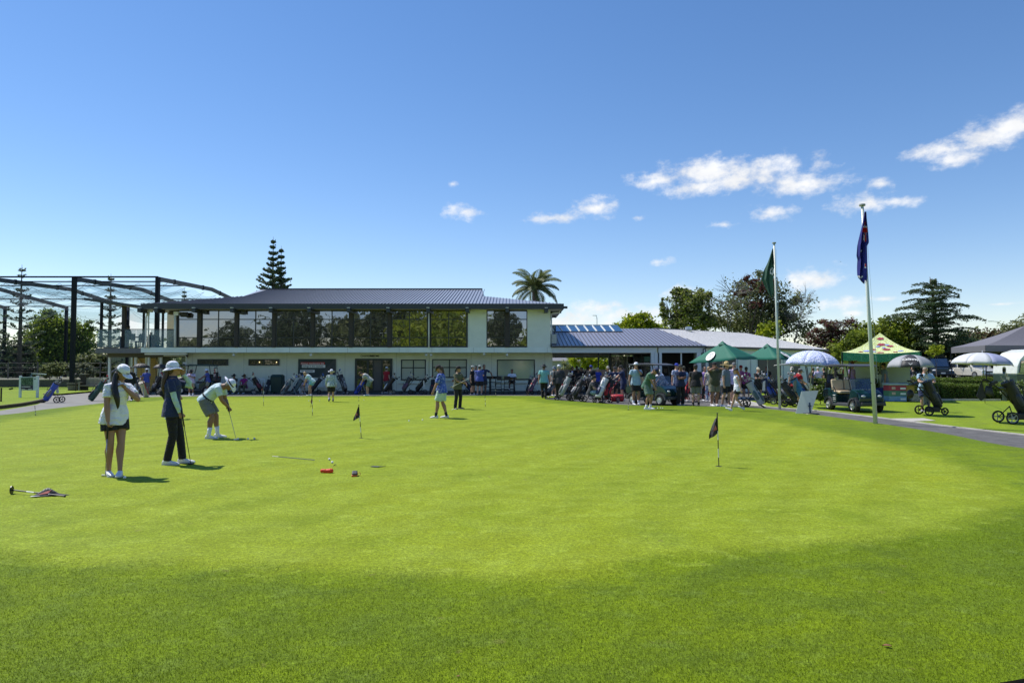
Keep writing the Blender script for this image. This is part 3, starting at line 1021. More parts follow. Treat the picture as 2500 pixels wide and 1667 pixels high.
# venetian slats behind the pale windows read as fine lines
# doors
dY = YL - .03
dx0, dx1, dz1 = XA(867, dY), XA(958, dY), ZA(876, dY)
dm = MB()
for a, b in ((867, 872), (896, 901), (910, 913), (931, 935), (952.5, 958)):
    dm.box((XA(a, dY), dY - .06, .02), (XA(b, dY), dY + .02, dz1))
dm.box((dx0, dY - .065, dz1 - .1), (dx1, dY + .02, dz1 + .02)); dm.box((dx0, dY - .055, .02), (dx1, dY + .02, .16))
for a, b in ((872, 896), (935, 952.5)):
    dm.box((XA(a, dY), dY - .05, .95), (XA(b, dY), dY + .01, 1.15))
dr = rel(dm.build('door_frame', w_frame))
for a, b in ((872, 896), (901, 910), (935, 952.5)):
    part('pane', gl_dark, dr, ((XA(a, dY), dY - .02, .1), (XA(b, dY), dY - .01, dz1 - .05)))
part('door', M('brown_door', (.11, .095, .08), rough=.6), dr, ((XA(913, dY), dY - .03, .1), (XA(931, dY), dY + .01, dz1 - .08)))
inkd = M('dark_lettering', (.02, .03, .02), rough=.6)
rel(text('CHANGING', .17, inkd, (XA(880, YL), YL - .005, ZA(871, YL)), (math.pi / 2, 0, 0), None, bold=.004)); rel(text('ROOMS', .17, inkd, (XA(904, YL), YL - .005, ZA(871, YL)), (math.pi / 2, 0, 0), None, bold=.004))
# sponsor banner on the wall
bnm = M('banner_dark', (.02, .035, .038), rough=.5, var=.1)
bn = tag(rbox('wall_banner', bnm, 728.6, 876.3, 820, 921, YL, .03, off=.06, parent='free'), 'dark sponsor banner with red and white lettering on the ground floor wall', 'banner')
wht = M('white_print', (.75, .75, .73), rough=.6, var=.03)
red = M('red_print', (.45, .03, .03), rough=.6, var=.05)
bY = YL - .075
MB().prism([U(776, 921, bY + .01), U(820, 921, bY + .01), U(820, 876.5, bY + .01), U(816, 876.5, bY + .01)], (0, .004, 0)).build('stripe', M('banner_shape', (.05, .055, .06), rough=.5), bn)
part('lettering_panel', wht, bn, ((XA(737, bY), bY, ZA(897.5, bY)), (XA(794, bY), bY + .01, ZA(890.5, bY))))
part('lettering_panel', wht, bn, ((XA(733, bY), bY, ZA(909, bY)), (XA(768, bY), bY + .01, ZA(903, bY))))
part('lettering_panel', red, bn, ((XA(734, bY), bY, ZA(889.8, bY)), (XA(793, bY), bY + .01, ZA(884, bY))))
text('Always monitoring the', .165, wht, (XA(735, bY), bY - .004, ZA(889, bY)), (math.pi / 2, 0, 0), bn, bold=.002)
text('swings in the markets', .155, bnm, (XA(739, bY), bY - .004, ZA(895.8, bY)), (math.pi / 2, 0, 0), bn, bold=.002)
for a, b in ((736, 742), (744, 764)):
    part('lettering', bnm, bn, ((XA(a, bY), bY - .004, ZA(906.8, bY)), (XA(b, bY), bY, ZA(905.2, bY))))
part('lettering', wht, bn, ((XA(745, bY), bY - .001, ZA(913.3, bY)), (XA(754, bY), bY + .004, ZA(911.8, bY))))

# ---- left end: deck over open undercroft, canopy, balustrade
rel(part('deck', M('deck_edge', (.15, .145, .15), rough=.7, var=.15), None, ((XA(233, YF), YF, ZA(862, YF)), (XA(343, YF), 52.2, ZA(849.5, YF)))))
rel(part('deck_beam', M('deck_beam', (.10, .09, .075), rough=.8), None, ((XA(262, 45), 45, ZA(872, 45)), (XA(455, 45), 45.2, ZA(862.5, 45)))))
for px, w_ in ((243.5, 5), (347.5, 4), (394.5, 4)):
    rbox('post', steel, px - w_ / 2, 735 if px < 300 else 757, px + w_ / 2, 848.5, 44.4 if px < 300 else 50.5, .14)
rbox('post', w_post, 294.5, 745, 302.5, 849, 45.0, .2)
for px in (266, 330, 362, 392):
    rbox('column', w_trim, px - 2.5, 872, px + 2.5, 962, 45.1, .12)
# tilted canopy wing over the deck
c0 = U(340, 745, 44.3); c1 = U(205, 726.5, 44.3)
cn = MB().prism([c0, c1, c1 + Vector((0, 8, 0)), c0 + Vector((0, 8, 0))], (0, 0, -.16))
rel(cn.build('canopy', w_dark))
rel(MB().prism([c0 + Vector((0, .05, -.165)), c1 + Vector((.3, .05, -.165)), c1 + Vector((.3, 7.9, -.165)), c0 + Vector((0, 7.9, -.165))], (0, 0, -.02)).build('canopy_soffit', soffit))
# balustrade
gb = clearmat('balustrade_glass', .34, (.14, .26, .32))
for a, b in ((236, 262), (263, 292), (303, 330), (331, 352), (366, 395), (396, 425)):
    rbox('balustrade_pane', gb, a, 805.5, b, 847.5, 44.05, .012)
rbox('handrail', w_dark, 235, 803, 428, 805, 44.03, .05)
# white drop beam and soffit under the band at the left
rbox('fascia_pipe', w_trim, 352, 861.5, 455, 866, 44.2, .15)
pipe('downpipe', [U(400, 868, 45.0), U(452, 868, 45.0), U(455, 872, 45.0), U(455, 962, 45.0)], .045, w_trim)
# timber clad shed under the deck, its boards laid one by one
shed = tag(empty('timber_shed', (XA(355, 48), 48, 0)), 'golden timber board shed with white corner posts under the deck', 'shed')
bd = MB().box((0, 0, 0), (XA(389, 48) - XA(322, 48), .03, .155)).mesh('board', M('gold_timber', (.46, .30, .10), rough=.75, var=.25, scale=5, stretch=(1, 1, 8)))
for i in range(14):
    o = bpy.data.objects.new('board', bd); link(o, shed)
    o.location = (XA(322, 48) - XA(355, 48) + random.uniform(-.01, .01), (i % 2) * .008, .02 + i * .165)
for px in (322, 331, 357, 388):
    part('post', w_trim, shed, ((XA(px, 48) - XA(355, 48) - .06, -.06, 0), (XA(px, 48) - XA(355, 48) + .06, -.005, 2.45)))
for a, b in ((335, 349), (380, 389)):
    MB().beam(U(a, 874, 47.9) - Vector((XA(355, 48), 48, 0)), U(b, 892, 47.9) - Vector((XA(355, 48), 48, 0)), .06).build('brace', M('pale_brace', (.5, .42, .28), rough=.8), shed)
part('back', M('shed_back', (.05, .045, .04)), shed, ((XA(322, 48) - XA(355, 48), .06, 0), (XA(389, 48) - XA(355, 48), 1.6, 2.4)))
sg = tag(rbox('small_sign', wht, 446, 884, 453, 895, 45.0, .02, parent='free'), 'small white sign with dark lettering beside the white downpipe', 'sign')
text('it', .22, inkd, (XA(447, 45), 44.99, ZA(893, 45)), (math.pi / 2, 0, 0), sg, bold=.01)

# ---- single-storey wing to the right
ann = tag(empty('pro_shop_wing', (12, YF, 0)), 'low pale wing with blue-grey ribbed roof and wide openings right of the two-storey part', 'building')
def rela(o): o.parent = ann; o.matrix_parent_inverse = Matrix.Translation((-12, -YF, 0)); return o
def abox(name, mat, x0, y0, x1, y1, Y, th, off=0.0):
    return rela(part(name, mat, None, ((XA(x0, Y), Y - off, ZA(y1, Y)), (XA(x1, Y), Y - off + th, ZA(y0, Y)))))
w_an = M('wing_paint', (.60, .66, .68), rough=.7, var=.04, scale=2)
abox('beam', w_an, 1347.3, 848, 1604, 861, YF, .35)
abox('beam', w_an, 1608, 848, 1722, 861, YF, .35)
abox('gutter', w_dark, 1345, 843.5, 1724, 848, YF - .1, .12)
for a, b in ((1590, 1598), (1598.5, 1606), (1610, 1616), (1702, 1712)):
    abox('column', w_an, a, 861, b, 967, YF, .3)
for px in (1461, 1489.5, 1519):
    abox('post', steel, px - 1.2, 861, px + 1.2, 966, YF + .1 + (px - 1461) * .02, .07)
abox('ceiling', M('wing_ceiling', (.50, .47, .41), rough=.8), 1349, 861, 1600, 862, YF + .4, 7.5)
abox('beam', w_an, 1349, 867, 1490, 873, YF + 7, .2)
# glazed inner front: dark shop windows with white mullions
for i, (a, b) in enumerate(((1493, 1503), (1505, 1517), (1521, 1530), (1532, 1546), (1548, 1566), (1568, 1588))):
    abox('pane', gl_dark, a, 870, b, 955, YF + 2.6 + (.5 if i > 3 else 1.5), .03)
for px in (1492, 1504, 1519, 1531, 1547, 1567, 1589):
    abox('mullion', w_trim if px in (1504, 1531) else w_dark, px - .9, 864, px + .9, 957, YF + 2.5 + (.5 if px > 1540 else 1.5), .08)
abox('inner_wall', w_an, 1486, 862, 1493, 960, YF + 5, .2)
abox('inner_wall', M('shop_inside', (.035, .035, .035), rough=.8), 1548, 861, 1700, 960, YF + 3.4, .1)
for px, py, w_, h_ in ((1625, 905, 8, 5), (1640, 912, 10, 4), (1660, 900, 6, 9), (1672, 910, 10, 5), (1684, 905, 5, 8)):
    abox('poster', M('shop_goods', (.14, .11, .09), rough=.7, var=.5, scale=14), px - w_ / 2, py - h_, px + w_ / 2, py + h_, YF + 3.3, .05)
abox('mullion', w_an, 1662, 861, 1665, 960, YF + .2, .08)
for px in (1720,):
    o = abox('wall_lamp', blackm, px - 2.2, 851, px + 2.2, 862, YF - .12, .12)
    part('diffuser', w_trim, o, ((XA(px - 1.3, 43.86), 43.85, ZA(861, 43.86)), (XA(px + 1.3, 43.86), 43.9, ZA(853, 43.86))))
# roof A
e0 = Vector((XA(1347, YF - .25), YF - .25, ZA(843.5, YF - .25))); e1 = Vector((XA(1726, YF - .25), YF - .25, e0.z))
r0 = Vector((XA(1347, 51), 51.3, ZA(802, 51.3))); r1 = Vector((XA(1604, 51.3), 51.3, ZA(802.5, 51.3)))
cr0, cr1 = r0 + Vector((0, 7, -1.6)), r1 + Vector((0, 7, -1.6))
ra = MB().add([e0, e1, r1, r0, cr1, cr0], [(0, 1, 2, 3), (3, 2, 4, 5)])
rela(ra.prism([e0 + Vector((0, 0, -.02)), e1 + Vector((0, 0, -.02)), r1 + Vector((0, 0, -.02)), r0 + Vector((0, 0, -.02))], (0, 0, -.03)).build('roof', M('roof_blue_grey', (.26, .265, .33), rough=.35, var=.05, metal=.2)))
rb = MB(); sl_ = (r0 - e0); x = e0.x
while x < e1.x - .2:
    u = 1.0 if x <= r1.x else max(0, 1 - (x - r1.x) / (e1.x - r1.x))
    a = Vector((x, e0.y, e0.z + .02)); b = Vector((x, e0.y + (r1.y - e0.y) * u, e0.z + .02 + (r1.z - e0.z) * u))
    if u > .03: rb.beam(a, b, .035, .045)
    x += .26
stuff(rela(rb.build('rib', M('rib_blue_grey', (.09, .095, .12), rough=.4, metal=.2))))
# skylight strip along the ridge
sk0, sk1 = U(1352, 809, 49.6), U(1521, 809, 49.6)
su = Vector((0, .75, .75))
skb = rela(MB().beam(sk0 - Vector((0, .05, .05)), sk1 - Vector((0, .05, .05)), .1, .12).build('skylight_sill', w_dark))
skyl = glassmat('skylight_glass', base=(.05, .12, .17), refl=.5, tint=(.8, .9, 1))
n8 = 8
for i in range(n8):
    a = sk0.lerp(sk1, i / n8); b = sk0.lerp(sk1, (i + 1) / n8)
    a2_, b2_ = a + Vector((-.25, .9, .5)), b + Vector((-.25, .9, .5))
    o = rela(MB().prism([a, b, b2_, a2_], (0, .02, -.02)).build('skylight_pane', skyl))
    rela(MB().beam(a + Vector((0, 0, .02)), a2_ + Vector((0, 0, .02)), .07, .05).build('skylight_bar', w_trim))
rela(MB().beam(sk0 + Vector((-.25, .9, .52)), sk1 + Vector((-.25, .9, .52)), .06, .06).build('skylight_head', w_trim))
ac = tag(empty('air_conditioner', U(1352, 828, 44.2)), 'grey louvred air conditioning unit on the clubhouse end wall above the blue-grey roof', 'air conditioner')
part('casing', M('ac_grey', (.30, .33, .35)), ac, ((-.16, 0, -.3), (.2, .6, .33)))
for i in range(9):
    part('louvre', w_trim, ac, ((-.12, -.02, -.26 + i * .062), (.16, -.002, -.235 + i * .062)))

# wing B, turned away to the right with a pale roof
shop = tag(empty('far_wing', (18, 48, 0)), 'pale-roofed wing turned away to the right behind the green parasols', 'building')
def relb(o): o.parent = shop; o.matrix_parent_inverse = Matrix.Translation((-18, -48, 0)); return o
b0 = Vector((XA(1724, YF), YF, 0)); b1 = Vector((XA(2010, 52.5), 52.5, 0))
bd_ = (b1 - b0).normalized(); bn_ = Vector((-bd_.y, bd_.x, 0))
zb_ = ZA(847, YF)
relb(MB().prism([b0, b1, b1 + bn_ * 12, Vector((b0.x + .5, 60, 0))], (0, 0, zb_ - .05)).build('wall', M('wing_b_wall', (.66, .70, .70), rough=.8, var=.05)))
def onB(px, Yo=0):
    """point on wing B front at pixel column px"""
    r = ray(px, HOR); # solve b0 + t*bd on ray
    t_ = (b0.y * r.x - b0.x * r.y) / (bd_.x * r.y - bd_.y * r.x)
    return b0 + bd_ * t_ - bn_ * (.02 + Yo)
shopd = M('shop_dark', (.03, .032, .035), rough=.5)
for a, b, z0, z1, mt in ((1730, 1795, 0, 2.3, shopd), (1800, 1822, .05, 2.2, w_an), (1832, 1846, 0, 2.2, w_an), (1850, 1905, 0, 2.3, shopd), (1912, 1925, 0, 2.2, w_an), (1930, 1952, .9, 2.2, shopd)):
    A_, B_ = onB(a), onB(b)
    relb(MB().prism([A_ + Vector((0, 0, z0)), B_ + Vector((0, 0, z0)), B_ + Vector((0, 0, z1)), A_ + Vector((0, 0, z1))], bn_ * -.04).build('window' if mt is shopd else 'panel', mt))
for px in (2004,):
    A_ = onB(px, .06)
    relb(MB().obox(A_ + Vector((0, 0, 2.45)), (.16, .12, .34), (0, 0, math.atan2(bd_.y, bd_.x))).build('wall_lamp', blackm))
    relb(MB().obox(A_ + Vector((0, 0, 2.45)) - bn_ * .04, (.09, .12, .24), (0, 0, math.atan2(bd_.y, bd_.x))).build('diffuser', w_trim))
q0 = U(1600, 803, 51.3); q1 = U(1832, 815.5, 60.0); q1.z = q0.z
E0 = Vector((e1.x, e1.y, zb_ + .05)); E1 = b1 + Vector((0, 0, 0)) + bd_ * .2 - bn_ * .3; E1.z = E0.z
E2 = E1 + bn_ * 14.5; Q2 = q0 + bn_ * 6 - Vector((0, 0, 1.4))
rr = MB().add([E0, E1, q1, q0, E2, q0 + bn_ * 7 + Vector((0, 0, -1.6))], [(0, 1, 2, 3), (1, 4, 2), (3, 2, 4, 5)])
relb(rr.build('roof', roofl))
rb = MB()
sv = bd_ * 1
nrib = 62
for i in range(nrib):
    u = i / nrib
    a = E0.lerp(E1, u)
    # ribs run parallel to the slope direction
    dirn = ((q1 - E1).dot(bd_) * 0) 
    up = (q0 - E0); tl = (up.dot(bn_))
    slope = Vector((bn_.x * tl, bn_.y * tl, q0.z - E0.z))
    s0 = (a - E0).dot(bd_); s1 = (q1 - E0).dot(bd_); L = (E1 - E0).dot(bd_)
    k = 1.0 if s0 <= s1 else max(0, (L - s0) / max(.01, (L - s1)))
    kk = 1.0
    if (q0 - E0).dot(bd_) > s0: kk = s0 / max(.01, (q0 - E0).dot(bd_))
    k = min(k, kk)
    if k > .03: rb.beam(a + Vector((0, 0, .012)), a + slope * k + Vector((0, 0, .012)), .04, .03)
stuff(relb(rb.build('rib', M('rib_pale', (.62, .61, .60), rough=.5))))
relb(MB().beam(E0 + Vector((0, 0, -.06)), E1 + Vector((0, 0, -.06)), .12, .14).build('gutter', w_dark))
relb(MB().beam(q0 + Vector((0, 0, .05)), q1 + Vector((0, 0, .05)), .25, .07).build('ridge_cap', M('ridge_grey', (.12, .12, .13))))
vt = tag(empty('roof_vent', U(1681, 812, 52.5)), 'round galvanised spinning vent on the pale roof', 'roof vent')
MB().lathe([(.16, -.3), (.16, .05), (.26, .08), (.27, .18), (.2, .2), (.27, .24), (.26, .42), (.08, .46), (0, .46)], (0, 0, 0), 16).build('cowl', alum, vt, smooth=False)

# ---------------------------------------------------------------- driving range cage
cage = tag(empty('range_cage', (-34, 60, 0)), 'tall dark steel frame hung with netting over the driving range at left', 'netting frame')
def relc(o): o.parent = cage; o.matrix_parent_inverse = Matrix.Translation((34, -60, 0)); return o
fx = [-27.6 - 6.5 * k for k in range(6)]
navy = M('cage_steel', (.028, .034, .05), rough=.45, var=.2)
TZ = ZA(676, 53)
for x in fx:
    if x > -36: relc(part('front_post', steel, None, ((x - .13, 52.85, 0), (x + .13, 53.15, TZ))))
    relc(part('rear_post', steel, None, ((x - .12, 71.9, 0), (x + .12, 72.15, 8.1))))
    pts = [(x, 53.2, TZ - .12), (x, 57.5, 8.62), (x, 63, 8.60), (x, 72, 8.05)]
    pts = [Vector(p) for p in ((x, 53.2, TZ - .15), (x, 58, 8.70), (x, 62.6, 8.82), (x, 66, 8.5), (x, 72, 7.95))]
    m = MB()
    for a, b in zip(pts[:-1], pts[1:]): m.beam(a, b, .12, .34)
    relc(m.build('rafter', navy))
    m = MB()
    for q in (.5, 1.6, 2.5):
        i = int(q); p = pts[i].lerp(pts[i + 1], q - i)
        m.obox(p, (.17, .12, .42), (0, 0, 0))
    relc(m.build('splice', steel))
for y, z, w_ in ((53, TZ, .11), (56.2, 8.72 + .02, .09), (59.3, 8.78, .09), (67.6, 8.42, .09), (72, 8.1, .09)):
    relc(MB().beam((fx[-1], y, z), (fx[0], y, z), w_, w_).build('purlin', steel))
netm = clearmat('netting', .12, (.05, .07, .12), rough=.8)
def net(x0, x1, y0, y1, z0, sag, n_=10):
    m = MB(); g = [[None] * (n_ + 1) for _ in range(n_ + 1)]; vs = []; fs = []
    for i in range(n_ + 1):
        for j in range(n_ + 1):
            u, v = i / n_, j / n_
            z = z0 - sag * (4 * u * (1 - u)) ** .8 * (.35 + .65 * (4 * v * (1 - v))) - sag * .45 * 4 * v * (1 - v)
            vs.append((x0 + (x1 - x0) * u, y0 + (y1 - y0) * v, z))
    for i in range(n_):
        for j in range(n_):
            a = i * (n_ + 1) + j
            fs.append((a, a + 1, a + n_ + 2, a + n_ + 1))
    return relc(m.add(vs, fs).build('net', netm, smooth=True))
cab = MB()
def sagline(a, b, s, k=8):
    a = Vector(a); b = Vector(b)
    cab.tube([a.lerp(b, i / k) - Vector((0, 0, s * 4 * (i / k) * (1 - i / k))) for i in range(k + 1)], .012, 3)
for k in range(5):
    xa, xb = fx[k + 1], fx[k]
    for y0, y1, z0 in ((53, 56.2, 8.5), (56.2, 59.3, 8.5), (59.3, 63.5, 8.4), (63.5, 67.6, 8.2), (67.6, 72, 7.9)):
        net(xa, xb, y0, y1, z0, .75 if y0 < 67 else 1.2)
    for y in (54.5, 57.5, 61, 63.5, 65.5, 69.5):
        sagline((xa, y, 8.4), (xb, y, 8.4), .8)
        sagline((xa, y, 8.4), ((xa + xb) / 2, y + 1.7, 8.6), .6)
        sagline(((xa + xb) / 2, y + 1.7, 8.6), (xb, y, 8.4), .6)
    sagline((xa, 72, 8), (xb, 72, 8), 1.3); sagline((xa, 72, 7.9), (xb, 72, 7.9), 1.7)
relc(cab.build('net_cable', steel))
relc(MB().add([(-53.6, 53, 0), (-53.6, 72, 0), (-53.6, 72, 8), (-53.6, 53, 8.2)], [(0, 1, 2, 3)]).build('side_net', clearmat('side_netting', .30, (.08, .09, .14), rough=.8)))
# netting across the rear, low density
relc(MB().add([(fx[0], 72.1, .2), (fx[5], 72.1, .2), (fx[5], 72.1, 7.8), (fx[0], 72.1, 7.8)], [(0, 1, 2, 3)]).build('rear_net', clearmat('rear_netting', .10, (.10, .12, .16), rough=.8)))

# ---------------------------------------------------------------- trees
bark = M('bark', (.10, .08, .06), rough=.9, var=.3, scale=6, bump=.6, bscale=20)
bark_g = M('grey_bark', (.13, .12, .11), rough=.9, var=.3, scale=6)
L_green = leafmat('leaf_green', (.05, .09, .012), (.34, .41, .04), .5)
L_lime = leafmat('leaf_lime', (.14, .20, .012), (.48, .52, .03), .45)
L_olive = leafmat('leaf_olive', (.05, .07, .025), (.32, .34, .14), .45)
L_dark = leafmat('leaf_dark', (.018, .032, .014), (.14, .165, .07), .4)
L_cedar = leafmat('leaf_cedar', (.025, .05, .026), (.15, .21, .09), .35)
L_copper = leafmat('leaf_copper', (.05, .022, .022), (.20, .075, .065), .4)
L_rust = leafmat('leaf_rust', (.05, .03, .016), (.16, .09, .04), .35)
L_pine = leafmat('leaf_norfolk', (.028, .050, .030), (.13, .18, .09), .3)
L_palm = leafmat('leaf_palm', (.03, .05, .015), (.15, .18, .055), .3)
L_hedge = leafmat('leaf_hedge', (.04, .08, .012), (.20, .27, .04), .35)
L_grey = leafmat('leaf_grey', (.10, .11, .07), (.38, .38, .25), .35)

def broadleaf(name, label, cat, base, lobes, leafm, n, size, seed, trunk=.25, bk=None, twig=0, flat=.2, group=None, mix=None, trunks=1):
    """lobes: (centre offset from base, radii)"""
    rng = np.random.default_rng(seed); rnd = random.Random(seed)
    root = tag(empty(name, base), label, cat, group)
    m = MB()
    fork = Vector((0, 0, min(c[2] for c, r in lobes) * .55))
    for k in range(trunks):
        off = Vector((rnd.uniform(-.3, .3), rnd.uniform(-.3, .3), 0)) * (k > 0) * 3
        m.tube([off, off * .8 + fork * .5 + Vector((.05, 0, 0)), fork + off * .5], [trunk * 1.15, trunk * .9, trunk * .75], 8)
    for c, r in lobes:
        c = Vector(c); mid_ = fork.lerp(c, .5) + Vector((rnd.uniform(-.2, .2), rnd.uniform(-.2, .2), rnd.uniform(0, .3)))
        m.tube([fork * .9, mid_, c], [trunk * .5, trunk * .3, trunk * .12], 5)
        for q in range(4):
            d = Vector((rnd.gauss(0, 1), rnd.gauss(0, 1), rnd.gauss(.3, .7))).normalized()
            m.tube([mid_.lerp(c, .6), c + Vector((d.x * r[0], d.y * r[1], d.z * r[2])) * .8], [trunk * .12, trunk * .04], 4)
    m.build('trunk', bk or bark, root, smooth=True)
    Ps = []; T = []
    vol = np.array([r[0] * r[1] * r[2] for c, r in lobes]) ** .8; vol /= vol.sum()
    for (c, r), w in zip(lobes, vol):
        k = max(30, int(n * w))
        # sub-clumps give light and dark tufts and a ragged outline
        nc = max(7, int(k / 55))
        cd = rng.normal(size=(nc, 3)); cd /= np.linalg.norm(cd, axis=1)[:, None]
        cr = (.45 + .62 * rng.random(nc) ** .6)[:, None]
        cc2 = cd * cr * np.array(r)
        ct = rng.random(nc)
        idx = rng.integers(0, nc, k)
        sp = .23 * min(r) * (.6 + .8 * rng.random((nc, 1)))
        P = cc2[idx] + rng.normal(size=(k, 3)) * sp[idx] * np.array([1.15, 1.15, .8])
        Ps.append(P + np.array(c)); T.append(np.clip(ct[idx] * .6 + rng.random(k) * .5 - .05, 0, 1))
    P = np.concatenate(Ps); T = np.concatenate(T)
    ok = P[:, 2] > .15
    P = P[ok]; T = T[ok]
    V = leaves(rng, P, size, T, flat=flat)
    if mix:
        sel = rng.random(len(P)) < mix[1]
        quads('crown', V[~sel], T[~sel], leafm, root)
        quads('crown', V[sel], T[sel], mix[0], root)
    else:
        quads('crown', V, T, leafm, root)
    if twig:
        m = MB()
        for q in range(twig):
            c, r = lobes[rnd.randrange(len(lobes))]
            d = Vector((rnd.gauss(0, 1), rnd.gauss(0, .6), abs(rnd.gauss(.5, .6)))).normalized()
            a = Vector(c) + Vector((d.x * r[0], d.y * r[1], d.z * r[2])) * .3
            b = a + Vector((d.x * r[0], d.y * r[1], d.z * r[2])) * rnd.uniform(.8, 1.25)
            mid_ = a.lerp(b, .5) + Vector((rnd.uniform(-.2, .2), 0, .15))
            m.tube([a, mid_, b], [.03, .02, .008], 4)
            for w in range(3):
                s0 = a.lerp(b, .3 + .2 * w)
                m.tube([s0, s0 + (b - a).length * .3 * Vector((d.x + rnd.uniform(-.7, .7), d.y, d.z + rnd.uniform(-.3, .5))).normalized()], [.012, .005], 3)
        m.build('twig', bark_g, root)
    return root

def L(px, py, Y, rx, rz, base, ry=None):
    """a lobe centred at a pixel, radii given in photo pixels"""
    s = Y / FPX
    p = U(px, py, Y) - base
    return ((p.x, p.y, p.z), (rx * s, (ry or rx) * s * .9, rz * s))

def tree(name, label, px, Y, lob, leafm, n, size, seed, **kw):
    base = Vector((XA(px, Y), Y, 0))
    lobes = [L(a, b, Y + (c_[0] if c_ else 0), rx, rz, base) for a, b, rx, rz, *c_ in lob]
    return broadleaf(name, label, kw.pop('cat', 'tree'), base, lobes, leafm, n, size, seed, **kw)

# left side
tree('round_tree', 'big round bright green tree behind the netting frame', 140, 80,
     [(135, 800, 45, 35), (100, 830, 38, 40), (180, 830, 42, 42), (140, 860, 60, 45), (85, 880, 30, 30), (205, 870, 30, 35), (215, 805, 16, 20), (120, 775, 22, 16)], L_green, 24000, .30, 11, trunk=.35)
# Norfolk Island pines: whorls of upswept branches on a straight mast
def norfolk(label, px, Y, ytop, ybot, halfw, seed, dens=1.0, dark=False, vis=1.0):
    rnd = random.Random(seed); rng = np.random.default_rng(seed)
    base = Vector((XA(px, Y), Y, 0)); H = ZA(ytop, Y)
    root = tag(empty('norfolk_pine', base), label, 'pine tree', 'Norfolk pines beyond the clubhouse')
    m = MB(); m.tube([(0, 0, 0), (0, 0, H * .6), (0, 0, H)], [.26, .15, .015], 7)
    P = []; T = []; br = MB()
    z = H - .7; i = 0
    W_ = halfw * Y / FPX
    while z > ZA(ybot, Y):
        u = (H - z) / H
        R = min(W_, .20 + W_ * ((H - z) / (5.9 if vis > 1 else 8.0)) ** (1.9 if vis > 1 else 1.3)) * rnd.uniform(.85, 1.12)
        nb_ = 6
        a0 = rnd.random() * 6.28
        for k in range(nb_):
            a = a0 + k * 6.283 / nb_ + rnd.uniform(-.12, .12)
            d = Vector((math.cos(a), math.sin(a), 0))
            r_ = R * rnd.uniform(.8, 1.08)
            rise = .38 if u < .35 else .30
            pts = [Vector((0, 0, z)), d * r_ * .5 + Vector((0, 0, z + r_ * rise * .28)), d * r_ + Vector((0, 0, z + r_ * rise))]
            br.tube(pts, [.04, .028, .012], 4)
            nq = int(16 * dens * (1 + r_ * 1.6))
            for q in range(nq):
                f = (rnd.uniform(.12, 1.05) if u < .4 else rnd.uniform(.3, 1.05) ** .6)
                side = Vector((-d.y, d.x, 0)) * rnd.gauss(0, .1 * r_ * (1.15 - f) + .08)
                p = pts[0].lerp(pts[2], f) + side + Vector((0, 0, abs(rnd.gauss(0, .10)) - .02 - .1 * r_ * f * (1 - f)))
                P.append(p); T.append(rnd.random())
        z -= rnd.uniform(.55, .72) * (1 + .5 * u); i += 1
    m.build('trunk', bark_g, root, smooth=True)
    br.build('branch', bark_g, root)
    V = leaves(rng, np.array([list(p) for p in P]), .24, None, flat=.1, asp=.5)
    quads('crown', V, np.array(T), L_pine, root)
norfolk('taller Norfolk pine rising behind the clubhouse roof', 690 - 27, 75, 578, 760, 38, 3, 2.3, vis=2)
norfolk('shorter Norfolk pine just right of its taller twin behind the roof', 683, 76, 600, 760, 34, 4, 2.3, vis=2)
norfolk('tall thin Norfolk pine behind the steel frame, near the left photo edge', 47, 70, 646, 930, 48, 5, .55)
norfolk('thin Norfolk pine seen through the netting, beside the deck post', 266, 70, 668, 930, 42, 6, .55)
norfolk('short Norfolk pine tip above the eaves, right of the steel rafter', 447, 95, 703, 800, 30, 7, .8)
norfolk('Norfolk pine cut by the left photo edge behind the side net', -22, 68, 690, 930, 40, 8, .6)
tree('conifer', 'dark conifer at the left photo edge behind the corner post', 20, 74, [(22, 880, 30, 40), (50, 900, 28, 28), (60, 860, 18, 24)], L_dark, 4500, .4, 12)
tree('conifer', 'low dark conifer between the round tree and the deck', 225, 72, [(228, 885, 36, 20), (250, 905, 34, 18), (200, 905, 26, 16)], L_olive, 4200, .35, 13)
for i, (px, py, r, lb) in enumerate(((122, 905, 20, 'rounded shrub left of the rear netting post'), (150, 900, 18, 'pale topped shrub right of the rear netting post'), (182, 903, 18, 'silvery shrub right of the tall front post'), (208, 906, 16, 'last silvery shrub before the deck'))):
    tree('shrub', lb, px, 60, [(px, py, r, 15), (px - 5, py - 6, r * .6, 9), (px + 8, py + 2, r * .7, 10)], L_grey if i > 1 else L_olive, 1800, .2, 20 + i, trunk=.05, cat='shrub', group='shrubs below the pines')

